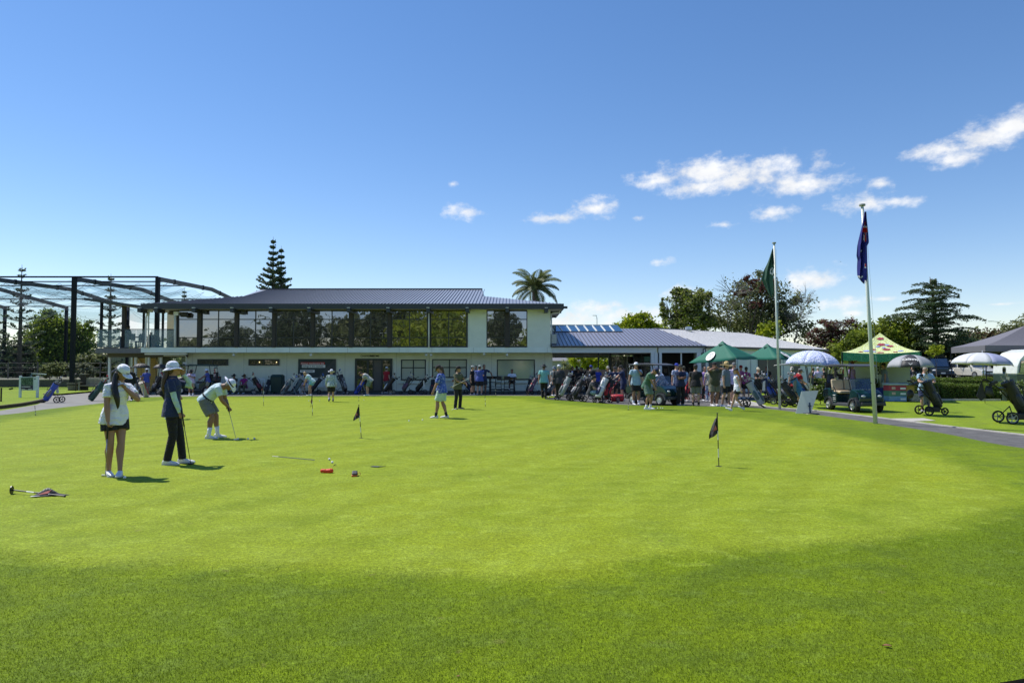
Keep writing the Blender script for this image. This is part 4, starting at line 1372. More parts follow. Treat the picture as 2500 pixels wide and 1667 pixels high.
# palm
def palm(label, px, Y, yc, seed, R=2.45, nf=25):
    rnd = random.Random(seed); base = Vector((XA(px, Y), Y, 0)); z0 = ZA(yc, Y)
    root = tag(empty('palm_tree', base), label, 'palm tree')
    MB().tube([(0, 0, 0), (.1, 0, z0 * .5), (0, 0, z0 - .25), (0, 0, z0)], [.34, .27, .24, .34], 10).build('trunk', bark, root, smooth=True)
    for k in range(nf):
        a = k * 2.39996 + rnd.uniform(-.2, .2); el = 1.42 - (k / nf) * 1.75
        d = Vector((math.cos(a), math.sin(a), 0)); Lf = R * rnd.uniform(.9, 1.15)
        pts = []; p = Vector((0, 0, z0)); e = el
        for s_ in range(9):
            pts.append(p.copy()); p = p + (d * math.cos(e) + Vector((0, 0, math.sin(e)))) * Lf / 8; e -= .11 + .028 * s_
        V = []; T = []
        side = Vector((-d.y, d.x, 0))
        for s_ in range(8):
            for q in range(6):
                f = s_ + q / 6; i0 = int(f); c = pts[i0].lerp(pts[min(i0 + 1, 8)], f - i0)
                tg = (pts[min(i0 + 1, 8)] - pts[i0]).normalized(); upv = side.cross(tg)
                ll = .62 * math.sin(math.pi * min(.97, (f + .8) / 9.3)) + .1
                for sg_ in (-1, 1):
                    dr_ = (side * sg_ * .85 + tg * .5 + upv * .25 + Vector((0, 0, -.25))).normalized()
                    t_ = c + dr_ * ll; w = tg * .030
                    V.append([c - w, t_ * .5 + c * .5 - w * .8, t_, t_ * .5 + c * .5 + w * 1.2]); T.append(rnd.random() * .6 + .4 * (1 - k / nf))
        fr = quads('frond', np.array([[list(v) for v in q] for q in V]), np.array(T), L_palm, root)
        if k % 3 == 0 or True:
            MB().tube(pts, [.035] * 4 + [.02] * 3 + [.01] * 2, 4).build('midrib', L_palm, fr)
palm('palm with arching fronds behind the right end of the clubhouse roof', 1306, 58, 703, 31)

# right side background
tree('round_tree', 'low rounded bright green tree behind the skylight roof', 1560, 95, [(1555, 790, 40, 22), (1530, 800, 30, 16), (1585, 800, 34, 14), (1570, 775, 18, 10), (1610, 805, 20, 8)], L_lime, 6000, .36, 32, trunk=.2)
tree('leafy_tree', 'tall leafy tree with a bright leaning spray on its left side', 1680, 76, [(1685, 745, 42, 32), (1665, 715, 22, 14), (1705, 725, 28, 16), (1690, 785, 50, 24), (1628, 765, 14, 24), (1622, 738, 9, 12), (1640, 790, 20, 20)], L_olive, 11000, .3, 33, mix=(L_green, .4))
tree('dark_tree', 'largest dark evergreen with bare twigs sticking out of its top', 1850, 78, [(1850, 730, 60, 48), (1815, 700, 24, 26), (1850, 680, 26, 26), (1880, 690, 28, 20), (1900, 760, 52, 40), (1790, 770, 56, 40), (1850, 790, 80, 36), (1935, 735, 34, 14), (1945, 800, 36, 30)], L_dark, 15000, .30, 34, trunk=.4, twig=26, mix=(L_olive, .62), bk=bark_g)
tree('copper_tree', 'narrow copper leaved tree growing through the dark evergreen', 1830, 75, [(1832, 690, 13, 26), (1870, 700, 16, 14), (1800, 715, 22, 8), (1890, 685, 9, 12), (1850, 745, 14, 12)], L_copper, 900, .3, 35, trunk=.15)
tree('bare_tree', 'bare grey-twigged tree leaning right of the dark evergreen', 1935, 74, [(1950, 780, 30, 36), (1965, 745, 24, 40)], L_olive, 260, .25, 36, trunk=.12, twig=44, bk=bark_g)
tree('bare_tree', 'bare twigs fanning out at the left shoulder of the dark evergreen', 1775, 74, [(1780, 745, 46, 34), (1790, 720, 40, 40)], L_olive, 200, .25, 37, trunk=.12, twig=40, bk=bark_g)
tree('bush', 'yellow-green bush behind the pale roof beside the white pole', 1880, 66, [(1880, 810, 24, 24), (1865, 800, 12, 12), (1895, 795, 14, 12)], L_lime, 1600, .26, 38, trunk=.06, cat='bush')
tree('copper_tree', 'spreading copper leaved tree behind the end of the pale roof', 2040, 70, [(2030, 800, 30, 22), (2065, 800, 30, 20), (2000, 825, 30, 20), (2050, 825, 40, 22), (2085, 825, 24, 20), (2020, 850, 36, 20)], L_copper, 6500, .24, 39, trunk=.22, twig=16, mix=(L_olive, .3))
tree('leafy_tree', 'bright green tree behind the yellow marquee roof', 2170, 68, [(2150, 800, 36, 24), (2190, 800, 36, 24), (2120, 815, 30, 26), (2165, 835, 60, 34), (2215, 830, 34, 34), (2230, 860, 30, 24)], L_green, 11000, .28, 40)
tree('leafy_tree', 'green tree between the copper tree and the marquee', 2095, 66, [(2095, 825, 28, 24), (2060, 860, 34, 26), (2110, 860, 34, 24)], L_green, 4500, .26, 41)
# cedar with layered plates
def cedar(label, px, Y, seed):
    rnd = random.Random(seed); rng = np.random.default_rng(seed)
    base = Vector((XA(px, Y), Y, 0)); H = ZA(676, Y); s = Y / FPX
    root = tag(empty('cedar_tree', base), label, 'cedar')
    m = MB().tube([(0, 0, 0), (.1, 0, H * .5), (-.1, 0, H * .85), (-.35, 0, H)], [.4, .25, .12, .02], 8)
    P = []; T = []
    tiers = [(686, 8, 8), (698, 34, 40), (712, 66, 45), (728, 55, 42), (742, 52, 58), (752, 66, 55), (768, 92, 30), (778, 60, 78), (792, 40, 50), (806, 60, 88), (820, 70, 60), (838, 60, 80), (856, 50, 86), (874, 60, 90), (890, 60, 80), (905, 60, 80)]
    for py, lw, rw in tiers:
        z = ZA(py, Y)
        for k in range(11):
            a = 6.283 * k / 11 + rnd.uniform(-.25, .25)
            ca = math.cos(a)
            R = 1.35 * (rw if ca > 0 else lw) * s * (.55 + .45 * abs(ca)) * rnd.uniform(.6, 1.12)
            d = Vector((ca, math.sin(a), 0)); tipz = z + rnd.uniform(-.25, .1)
            p0 = Vector((0, 0, z - R * .12)); tipz += rnd.uniform(-.35, .35) - .05 * R; p1 = Vector((d.x * R, d.y * R, tipz))
            m.tube([p0, p0.lerp(p1, .5) + Vector((0, 0, .12 * R)), p1], [.06, .04, .012], 4)
            nq = int(210 * max(.25, R / 3) ** 1.3) + 20
            for q in range(nq):
                f = rnd.random() ** .65
                c = p0.lerp(p1, f) + Vector((0, 0, .12 * R * 4 * f * (1 - f)))
                c += Vector((-d.y, d.x, 0)) * rnd.gauss(0, .15 * R * (1.15 - f) + .12) + Vector((0, 0, -abs(rnd.gauss(0, .12))))
                P.append(list(c)); T.append(min(1, max(0, rnd.random() * .8 + .1)))
    m.build('trunk', bark, root, smooth=True)
    quads('crown', leaves(rng, np.array(P), .22, None, flat=.55, asp=.4), np.array(T), L_cedar, root)
cedar('tall layered cedar above the car park', 2284, 66, 42)
tree('dark_tree', 'dark bushy evergreen below the cedar beside the cars', 2320, 68, [(2320, 870, 60, 40), (2370, 860, 40, 36), (2260, 880, 40, 36), (2350, 835, 30, 22)], L_dark, 8000, .3, 43, mix=(L_cedar, .4))
tree('rust_tree', 'rusty brown leaved tree right of the cedar', 2395, 72, [(2395, 825, 32, 20), (2425, 830, 34, 22), (2400, 850, 50, 26)], L_rust, 5200, .28, 44, mix=(L_olive, .25))
tree('leafy_tree', 'grey-green tree cut by the right photo edge behind the grey marquee', 2480, 74, [(2480, 805, 30, 26), (2455, 820, 30, 20), (2520, 795, 34, 30), (2490, 845, 60, 30)], L_olive, 6500, .28, 45)
tree('lime_bush', 'small yellow-green sapling in front of the cedar', 2285, 60, [(2285, 850, 16, 14), (2278, 862, 12, 9)], L_lime, 420, .22, 46, trunk=.04, cat='sapling')
# seen through the breezeway
tree('leafy_tree', 'yellow-green tree seen through the breezeway, left of the black posts', 1420, 78, [(1412, 880, 26, 14), (1440, 886, 26, 16), (1465, 882, 22, 16), (1475, 905, 18, 12)], L_lime, 3600, .26, 47, trunk=.16)
tree('bush', 'grey-green bush seen in the breezeway beside the end wall', 1378, 70, [(1378, 905, 16, 26), (1365, 920, 14, 20)], L_olive, 1800, .2, 48, trunk=.05, cat='bush')
# far tree line closes the horizon
rng = np.random.default_rng(5)
P = []; T = []
for px in range(-900, 3400, 16):
    Yd = 130 + rng.random() * 20
    h = rng.uniform(3.5, 6.5)
    c = np.array([XA(px, Yd), Yd, 0])
    k = 110
    q = rng.normal(size=(k, 3)) * np.array([1.6, 1.5, h * .32]) + np.array([0, 0, h * .55]); q[:, 2] = np.abs(q[:, 2])
    P.append(c + q); T.append(np.clip(rng.random() * .6 + rng.random(k) * .4, 0, 1))
P = np.concatenate(P); T = np.concatenate(T)
o = quads('far_trees', leaves(rng, P, 1.1, None), T, L_olive); stuff(o)
o['label'] = 'distant tree line along the horizon'; o['category'] = 'trees'

# trees behind the camera, mirrored in the clubhouse windows
for i, (x, y, hh, rr, lm, lb) in enumerate(((-50, -34, 9, 4.5, L_dark, 'dark tree far behind the green, mirrored in the left windows'), (-38, -30, 12, 5, L_dark, 'tall dark tree behind the green, mirrored in the middle windows'),
                                            (-29, -36, 13, 5, L_olive, 'olive tree behind the green, mirrored beside the dark panes'), (-21, -34, 15, 5.5, L_dark, 'spreading dark tree behind the green next to the lime tree'),
                                            (-13, -32, 12.5, 8.0, L_lime, 'huge lime-green tree behind the green, mirrored in the right windows'), (-1, -40, 13, 3.2, L_dark, 'slim dark tree behind the green right of the lime tree'),
                                            (7, -36, 10, 4, L_lime, 'second lime tree behind the green'), (22, -36, 11, 5, L_green, 'green tree behind the green at right'), (-62, -40, 7, 5, L_olive, 'low olive tree behind the green at far left'))):
    lob = [((0, 0, hh * .45), (rr, rr, hh * .36)), ((-rr * .5, 0, hh * .65), (rr * .5, rr * .5, hh * .22)), ((rr * .45, .5, hh * .7), (rr * .5, rr * .5, hh * .24)), ((0, 0, hh * .82), (rr * .4, rr * .4, hh * .17))]
    broadleaf('shelter_tree', lb, 'tree', Vector((x, y, 0)), lob, lm, 13000 if lm is L_lime else 5600, .66, 60 + i, trunk=.3, group='trees behind the green')

# hedges
def hedge(label, p0, p1, w, h, n, seed, leafm=L_hedge, size=.07, name='hedge', z0=0):
    rng = np.random.default_rng(seed)
    p0 = np.array(p0[:2], float); p1 = np.array(p1[:2], float); d = p1 - p0; Ln = np.linalg.norm(d); d /= Ln; nn = np.array([-d[1], d[0]])
    root = tag(empty(name, (p0[0], p0[1], z0)), label, 'hedge')
    u = rng.random(n); v = rng.random(n); f = rng.random(n)
    hh = h * (1 + .05 * np.sin(u * Ln * 2.1) + .03 * np.sin(u * Ln * 7))
    side = f < .55; topm = ~side
    off = np.where(side, -w / 2, (v - .5) * w)
    back = f < .12
    off = np.where(back, w / 2, off)
    z = np.where(side, v * hh, hh)
    off = off + rng.normal(size=n) * .045; z = np.maximum(.02, z + rng.normal(size=n) * .035)
    # sides bulge in soft clumps
    off = off + .06 * np.sin(u * Ln * 5.3 + z * 3)
    P = np.stack([d[0] * u * Ln + nn[0] * off, d[1] * u * Ln + nn[1] * off, z], 1)
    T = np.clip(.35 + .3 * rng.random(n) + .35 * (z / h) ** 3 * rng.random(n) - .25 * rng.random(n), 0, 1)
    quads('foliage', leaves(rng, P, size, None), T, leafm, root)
    c0 = np.array([nn[0] * w * .36, nn[1] * w * .36])
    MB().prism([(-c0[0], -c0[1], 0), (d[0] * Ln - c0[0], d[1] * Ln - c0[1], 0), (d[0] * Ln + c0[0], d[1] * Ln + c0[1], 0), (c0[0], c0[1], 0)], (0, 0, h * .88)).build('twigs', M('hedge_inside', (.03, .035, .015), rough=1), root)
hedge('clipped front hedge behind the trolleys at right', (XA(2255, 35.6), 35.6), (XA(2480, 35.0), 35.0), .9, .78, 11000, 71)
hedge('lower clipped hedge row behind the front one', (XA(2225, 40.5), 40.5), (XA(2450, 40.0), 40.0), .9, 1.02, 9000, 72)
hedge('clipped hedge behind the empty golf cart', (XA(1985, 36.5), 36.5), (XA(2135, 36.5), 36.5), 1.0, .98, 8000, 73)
hb = MB(); strip([(XA(2240, 34.6), 34.6, 0), (XA(2440, 34.2), 34.2, 0)], .1, 0, .1, hb)
struct(hb.build('bed_edging', conc))
tree('flower_bush', 'white flowering rose bush beside the caravan', 2475, 33, [(2472, 945, 26, 14), (2495, 950, 24, 18), (2450, 950, 14, 10)], L_hedge, 2200, .09, 74, trunk=.02, cat='bush', mix=(leafmat('petals', (.6, .58, .55), (.8, .78, .75), .2), .12))
tree('flower_bush', 'small white rose bush behind the prize board', 2000, 31, [(2000, 955, 14, 12), (2010, 968, 10, 10)], L_hedge, 900, .08, 75, trunk=.02, cat='bush', mix=(leafmat('petals', (.6, .58, .55), (.8, .78, .75), .2), .10))

# left background: retaining wall, wire fence, garden strip
rw = tag(empty('retaining_wall', (-45, 58, 0)), 'low dark retaining wall below the shrubs at left', 'wall')
part('face', M('retain', (.09, .085, .07), rough=.9, var=.3), rw, ((-25, 0, 0), (13, .3, .62)))
struct(sheet('shrub_bed', [(-70, 58.3), (-31, 58.3), (-31, 75), (-70, 75)], .63, M('gravel_bed', (.20, .19, .13), rough=.95, var=.5, scale=14)))
fn = tag(empty('wire_fence', (-50, 63, 0)), 'wire fence with timber posts behind the shrubs at left', 'fence')
for px in (-20, 20, 92, 140, 196, 245):
    MB().tube([(XA(px, 63) + 50, 0, .5), (XA(px, 63) + 50, 0, 2.15)], .06, 6).build('post', bark_g, fn)
for z in (1.2, 1.65, 2.05):
    MB().tube([(XA(-60, 63) + 50, 0, z), (XA(262, 63) + 50, 0, z)], .009, 4).build('wire', navy, fn)
bw = tag(empty('grey_fence', (-55, 90, 0)), 'grey timber boundary fence behind the round tree', 'fence')
pb = MB().box((0, 0, 0), (.27, .03, 2.6)).mesh('paling', M('grey_paling', (.26, .24, .22), rough=.9, var=.2, scale=3))
for i in range(90):
    o = bpy.data.objects.new('paling', pb); link(o, bw); o.location = (-20 + i * .3, (i % 2) * .015, .4 + random.uniform(-.03, .03))
hs_ = tag(empty('pale_house', (-40, 110, 0)), 'pale roofed house mostly hidden behind the pines at left', 'house')
part('wall', M('house_wall', (.4, .38, .34)), hs_, ((-6, 0, 0), (8, 8, 3)))
MB().add([(-6.4, -.4, 3), (8.4, -.4, 3), (8.4, 8.4, 3), (-6.4, 8.4, 3), (-4, 4, 5), (6, 4, 5)], [(0, 1, 5, 4), (1, 2, 5), (2, 3, 4, 5), (3, 0, 4)]).build('roof', M('house_roof', (.30, .30, .31)), hs_)
# houses seen through the breezeway
h2 = tag(empty('hill_house', (XA(1372, 100), 100, 0)), 'grey roofed house far beyond the breezeway', 'house')
part('wall', M('house_wall2', (.35, .34, .33)), h2, ((-4, 0, 0), (6, 6, 2.6)))
MB().add([(-4.4, -.4, 2.6), (6.4, -.4, 2.6), (6.4, 6.4, 2.6), (-4.4, 6.4, 2.6), (-2, 3, 4), (4, 3, 4)], [(0, 1, 5, 4), (1, 2, 5), (2, 3, 4, 5), (3, 0, 4)]).build('roof', M('house_roof2', (.20, .20, .22)), h2)
fw_ = tag(empty('boundary_wall', (XA(1440, 62), 62, 0)), 'tan garden wall at the back of the breezeway', 'wall')
part('face', M('tan_wall', (.36, .29, .21), rough=.9), fw_, ((-3, 0, 0), (4, .2, 1.45)))
# street lamps on the skyline
def street_lamp(label, px, Y, ytop, arm):
    r = tag(empty('street_lamp', (XA(px, Y), Y, 0)), label, 'street lamp', 'street lamps on the skyline')
    H = ZA(ytop, Y)
    MB().tube([(0, 0, 0), (0, 0, H - .6), (arm * .25, 0, H - .1), (arm, 0, H)], [.09, .07, .05, .04], 6).build('pole', alum, r)
    MB().obox((arm, 0, H - .02), (.7, .2, .1), (0, 0, 0)).build('lamp_head', alum, r)
street_lamp('thin street lamp above the skylight roof', 1458, 120, 770, -.4)
street_lamp('curved street lamp above the rusty tree', 2448, 100, 784, -1.6)

# ---------------------------------------------------------------- people
SKIN = {'light': M('skin_light', (.46, .27, .19), rough=.55, var=.06, scale=12), 'mid': M('skin_mid', (.33, .18, .115), rough=.55, var=.06, scale=12),
        'tan': M('skin_tan', (.24, .125, .078), rough=.55, var=.06, scale=12), 'dark': M('skin_dark', (.11, .06, .04), rough=.55, var=.06, scale=12)}
HAIR = {'black': M('hair_black', (.012, .009, .008), rough=.5, var=.3, scale=40, stretch=(1, 1, .1)), 'brown': M('hair_brown', (.055, .03, .016), rough=.5, var=.35, scale=40, stretch=(1, 1, .1)),
        'ginger': M('hair_ginger', (.36, .15, .045), rough=.5, var=.4, scale=30, stretch=(1, 1, .1)), 'grey': M('hair_grey', (.38, .34, .29), rough=.6, var=.3, scale=40), 'blond': M('hair_blond', (.34, .22, .10), rough=.5, var=.3, scale=40)}
CLO = dict(white=(.74, .76, .86), teal=(.22, .50, .50), mint=(.50, .63, .68), lblue=(.33, .47, .60), blue=(.07, .10, .36), royal=(.03, .05, .34), navy=(.026, .038, .095), black=(.022, .022, .025), char=(.05, .052, .058),
           grey=(.16, .165, .17), lgrey=(.38, .40, .40), olive=(.10, .105, .065), sage=(.17, .24, .20), khaki=(.28, .27, .20), green=(.075, .16, .11), pink=(.50, .16, .34), magenta=(.30, .03, .20), red=(.35, .02, .03), purple=(.34, .22, .50), lilac=(.55, .48, .70),
           brown=(.10, .055, .03), cream=(.62, .56, .42), straw=(.50, .38, .17), denim=(.22, .33, .42), bgrey=(.16, .20, .25), pgreen=(.45, .60, .52), fshirt=(.04, .09, .42), stone=(.42, .40, .34))
def cl(nm):
    if nm == 'floral': return fabric('cloth_floral', CLO['fshirt'], 'dots', (.42, .50, .72))
    if nm == 'print': return fabric('cloth_print', (.50, .56, .56), 'mottle', (.20, .28, .32))
    if nm == 'tprint': return fabric('cloth_tealprint', (.42, .62, .66), 'mottle', (.62, .74, .74))
    if nm == 'splash': return fabric('cloth_splash', (.62, .64, .70), 'mottle', (.12, .2, .45))
    return fabric('cloth_' + nm, CLO[nm])

def ik(a, b, l1, l2, hint):
    a = Vector(a); b = Vector(b); d = b - a; Ln = d.length
    mxl = (l1 + l2) * .998
    if Ln > mxl: b = a + d * (mxl / Ln); d = b - a; Ln = mxl
    u = d.normalized(); x = (l1 * l1 - l2 * l2 + Ln * Ln) / (2 * Ln)
    h = math.sqrt(max(0, l1 * l1 - x * x))
    p = Vector(hint) - u * Vector(hint).dot(u)
    if p.length < 1e-4: p = Vector((0, 1, 0))
    return a + u * x + p.normalized() * h, b

def frame(fwd, up):
    f = Vector(fwd).normalized(); u = Vector(up); u = (u - f * u.dot(f)).normalized(); r = f.cross(u)
    return Matrix((r, f, u)).transposed()      # columns right, forward, up

HCAT = lambda P: catmull(P, 3, closed=False)
def person(label, px, fy, ty, hd, z=0.0, Y=None, H=None, pose=None, sex='m', build=1.0, belly=0.0, skin='light', top='navy', sleeve='short', bottom='shorts', bcol='grey', hat=None, hcol='white', hair='brown', tail=None,
           shoes='white', socks=None, group='golfers', vox=None, glove=False, sleeves2=None, name='person', brim2=None, face=None):
    """px, fy, ty: column, feet row and top row in the photo. hd: heading in degrees, 0 = right, 90 = away, -90 = towards the camera"""
    pose = dict(pose or {})
    if Y is None:
        g = G(px, fy, z); Y = g.y
    hatx = .035 if hat else .0
    if H is None:
        up = pose.get('tall', 1.0)
        H = (U(px, ty, Y).z - z - hatx) / up
        H = max(1.55, min(1.93, H))
    s = H / 1.75
    root = tag(empty(name, (XA(px, Y), Y, z), math.radians(hd - 90)), label, 'person', group)
    if vox is None: vox = .0085 if Y < 18 else (.013 if Y < 28 else .019)
    hipz = pose.get('hipz', .93); hipx, hipy = pose.get('hip', (0, 0))
    lean = math.radians(pose.get('lean', 3)); side = math.radians(pose.get('side', 0)); tw = math.radians(pose.get('twist', 0))
    hip = Vector((hipx, hipy, hipz))
    u = Vector((math.sin(side), math.sin(lean) * math.cos(side), math.cos(lean) * math.cos(side)))
    rl = Vector((1, 0, 0)); rl = (rl - u * rl.dot(u)).normalized()
    rt = Matrix.Rotation(-tw, 3, u) @ rl
    ff = u.cross(rt) * -1
    if ff.y < 0: ff = -ff
    fh = Vector((0, 1, 0)); fh = (fh - u * fh.dot(u)).normalized()
    w = build * (.93 if sex == 'f' else 1.0)
    bend = math.radians(pose.get('curl', 0))            # upper back curls forward
    def sp(t):
        """spine point at t metres above the hip, with curl"""
        k = max(0, t - .15)
        return hip + u * (t - k * k * .3 * bend) + fh * (k * k * .9 * bend)
    def sd(t): return (sp(t + .02) - sp(t - .02)).normalized()
    neck = sp(.53)
    hy = math.radians(pose.get('hyaw', 0)); hp = math.radians(pose.get('hpitch', 5))
    dn = sd(.5)
    hf = Matrix.Rotation(-hy, 3, Vector((0, 0, 1))) @ (Vector((0, 1, 0)) if not pose.get('seatlook') else Vector((0, 1, 0)))
    hf = Vector((hf.x * math.cos(hp), hf.y * math.cos(hp), -math.sin(hp)))
    hup0 = Vector((0, 0, 1)) * .8 + dn * .6
    HM = frame(hf, hup0)
    hc = neck + (dn * .6 + HM.col[2] * .4).normalized() * .132 + hf * .02
    sw = .168 * w + (-.014 if sex == 'f' else .012)
    shc = sp(.447)
    tr = pose.get('shrug', 0)
    dsh = sd(.45)
    RS = shc + rt * sw + dsh * tr; LS = shc - rt * sw + dsh * tr
    hipw = .088 * w
    RH = hip + rl * hipw - Vector((0, 0, .03)); LH = hip - rl * hipw - Vector((0, 0, .03))
    fr_ = Vector(pose.get('rf', (.11, 0, 0))); fl_ = Vector(pose.get('lf', (-.11, 0, 0)))
    ryaw = pose.get('ryaw', -8); lyaw = pose.get('lyaw', 8)
    def ankle(f, pitch):
        return Vector((f.x, f.y, f.z + .085))
    RA = ankle(fr_, 0); LA = ankle(fl_, 0)
    kr, RA = ik(RH, RA, .413, .413, pose.get('rknee', (.1, 1, 0)))
    kl, LA = ik(LH, LA, .413, .413, pose.get('lknee', (-.1, 1, 0)))
    rh = Vector(pose.get('rh', (.27, .05, .80))); lh = Vector(pose.get('lh', (-.27, .05, .80)))
    er, rh = ik(RS, rh, .285, .255, pose.get('relb', (.35, -1, -.2)))
    el, lh = ik(LS, lh, .285, .255, pose.get('lelb', (-.35, -1, -.2)))
    # ---- skin: one continuous surface
    b = MB(); n = 14
    def torso(mb, off, t0, t1, fem=sex == 'f', loose=False):
        prof = [(-.10, .150, .112), (-.02, .162, .122), (.08, .150 if not fem else .140, .108), (.18, .142 if not fem else .120, .100), (.30, .156 if not fem else .138, .112), (.38, .164 if not fem else .146, .114 if not fem else .122), (.44, .154 if not fem else .136, .098), (.475, .128, .086), (.505, .090, .074), (.535, .066, .064)]
        if loose: prof = [(-.135, .196, .152), (-.10, .194, .150), (-.02, .184, .140), (.08, .166, .124)] + prof[3:]
        secs = []
        for t, a, c in prof:
            if t < t0 - .001 or t > t1 + .001: continue
            bl = belly * math.exp(-((t - .14) / .13) ** 2)
            cc_ = sp(t) + fh * bl * .5
            k = 1 if t < .48 else .6
            ax = rl.lerp(rt, min(1, max(0, t / .4)))
            d_ = sd(t); ax = (ax - d_ * ax.dot(d_)).normalized(); ay = d_.cross(ax)
            secs.append((cc_, ax * (a * w + off * k), ay * (c * (.6 + .4 * w) + bl * .55 + off * k)))
        mb.ell(secs, 16)
    torso(b, 0, -.1, .6)
    b.tube([sp(.50), neck + dn * .04, hc - HM.col[2] * .04], [.068 * w, .061 * w, .056], n)
    # head
    rot = HM
    def hpnt(x, y, z_): return hc + rot @ Vector((x, y, z_))
    b.sphere(hpnt(0, -.012, .025), (.076, .094, .098), 16, 12, rot)
    b.sphere(hpnt(0, .022, -.035), (.058, .066, .078), 14, 10, rot)
    b.sphere(hpnt(0, .066, -.082), (.028, .026, .024), 8, 6, rot)
    b.ell([(hpnt(0, .078, .028), rot @ Vector((.008, 0, 0)), rot @ Vector((0, .010, 0))), (hpnt(0, .098, -.008), rot @ Vector((.014, 0, 0)), rot @ Vector((0, .014, .004))), (hpnt(0, .086, -.026), rot @ Vector((.017, 0, 0)), rot @ Vector((0, .016, 0)))], 8)
    for sg_ in (-1, 1):
        b.sphere(hpnt(sg_ * .076, -.008, -.005), (.012, .02, .032), 8, 6, rot)
    if vox < .012:
        b.sphere(hpnt(0, .082, -.050), (.024, .012, .007), 8, 6, rot)
    # arms
    def arm(S0, E, Hn, sg_):
        b.tube([S0 + (shc - S0) * .25, S0, S0.lerp(E, .35), S0.lerp(E, .8), E, E.lerp(Hn, .3), E.lerp(Hn, .75), Hn],
               [.05 * w, .054 * w, .051 * w, .042 * w, .039 * w, .043 * w, .031 * w, .026 * w], 10)
        d = (Hn - E).normalized()
        pn = Vector(pose.get('palm' + ('r' if sg_ > 0 else 'l'), (-sg_, .1, 0))); pn = (pn - d * pn.dot(d)).normalized()      # palm faces
        ax = d.cross(pn).normalized()
        hd_ = Vector(pose.get('hdir' + ('r' if sg_ > 0 else 'l'), d)).normalized()
        pn = (pn - hd_ * pn.dot(hd_)); pn = pn.normalized() if pn.length > .05 else pn; ax = hd_.cross(pn).normalized()
        p0 = Hn + hd_ * .005; p1 = Hn + hd_ * .085
        b.ell([(p0, ax * .027, pn * .019), (p0.lerp(p1, .45), ax * .040, pn * .017), (p1, ax * .041, pn * .014)], 10)
        cu = math.radians(pose.get('curlr' if sg_ > 0 else 'curll', 28))
        fr0 = max(.0085, vox * .62)
        for i, (o_, ln_) in enumerate(((-.031, .062), (-.0105, .073), (.0105, .077), (.031, .068))):
            q = p1 + ax * o_ - hd_ * .012
            d1 = (hd_ * math.cos(cu) + pn * math.sin(cu)); d2 = (hd_ * math.cos(cu * 2.2) + pn * math.sin(cu * 2.2))
            a1_ = q + d1 * (ln_ * .55); a2_ = a1_ + d2 * (ln_ * .5)
            b.tube([q - hd_ * .02, q, a1_, a2_], [fr0, fr0, fr0 * .95, fr0 * .8], 6)
        tx = ax * (1 if pose.get('thumb' + ('r' if sg_ > 0 else 'l'), 1) > 0 else -1)
        q = p0.lerp(p1, .25) + tx * .026
        b.tube([q - hd_ * .01, q + (tx * .6 + hd_ * .6 + pn * .25) * .035, q + (tx * .45 + hd_ * 1.1 + pn * .55) * .055], [fr0 * 1.25, fr0 * 1.15, fr0 * .9], 6)
    arm(RS, er, rh, 1); arm(LS, el, lh, -1)
    # legs
    for Hp, K, A in ((RH, kr, RA), (LH, kl, LA)):
        cb = (K - Hp).cross(A - K); bk_ = Vector((0, -1, 0))
        b.tube([Hp + Vector((0, 0, .02)), Hp.lerp(K, .25), Hp.lerp(K, .7), K, K.lerp(A, .28) + bk_ * .018, K.lerp(A, .72) + bk_ * .006, A, A - Vector((0, 0, .03))],
               [.088 * w, .084 * w, .063 * w, .051 * w, .059 * w, .038 * w, .032 * w, .034 * w], 12)
    SC = Matrix.Scale(s, 4)
    b.xf(SC).build('body', SKIN[skin], root, remesh=vox * 1.0, fix=False)
    tm = cl(top)
    # ---- shirt
    if top != 'none':
        m = MB()
        lo = pose.get('hem', -.10)
        prof0 = -.1
        torso(m, .022 if pose.get('belt') else .018, -.1 if pose.get('belt') else -.14, .51, loose=not pose.get('belt'))
        frac = .62 if sleeve == 'short' else (.9 if sleeve == 'half' else 1)
        for S0, E, Hn in ((RS, er, rh), (LS, el, lh)):
            r0 = (.057 if sex == 'f' else .063) * w
            if sleeve == 'none': m.tube([S0 + (shc - S0) * .5, S0], [r0, r0 * .9], 10); continue
            pts = [S0 + (shc - S0) * .3, S0, S0.lerp(E, .35), S0.lerp(E, frac)]
            rr_ = [r0 * .9, r0, .064 * w, .066 * w]
            if sleeve == 'long': pts += [E.lerp(Hn, .5), E.lerp(Hn, .95)]; rr_[3] = .05; rr_ += [.045, .036]
            m.tube(pts, rr_, 12)
        m.xf(SC).build('shirt', tm, root, remesh=vox * 1.05, fix=False)
        # collar
        m = MB(); c0_ = sp(.50); c1_ = sp(.545)
        d_ = sd(.52); ax = (rt - d_ * rt.dot(d_)).normalized(); ay = d_.cross(ax)
        ringo = [(c0_ + (ax * math.cos(a) * .082 + ay * math.sin(a) * .078)) for a in [i * math.pi / 7 for i in range(14)]]
        ringi = [(c1_ + (ax * math.cos(a) * .064 + ay * math.sin(a) * .064)) for a in [i * math.pi / 7 for i in range(14)]]
        if Y < 30:
            ringj = [(c0_ + (ax * math.cos(a) * .070 + ay * math.sin(a) * .068)) for a in [i * math.pi / 7 for i in range(14)]]
            m.loft([ringo, ringi, ringj], cap=False).xf(SC).build('collar', tm, root, smooth=True, fix=False)
        if sleeves2:      # sun sleeves worn under the short sleeve
            for S0, E, Hn in ((RS, er, rh), (LS, el, lh)):
                m = MB()
                m.tube([S0.lerp(E, .45), E, E.lerp(Hn, .3), E.lerp(Hn, 1.0)], [.054 * w, .047 * w, .047 * w, .033 * w], 12)
                m.xf(SC).build('sun_sleeve', cl(sleeves2), root, remesh=vox, fix=False)
    # ---- lower body
    bm_ = cl(bcol)
    m = MB()
    flare = 1.0
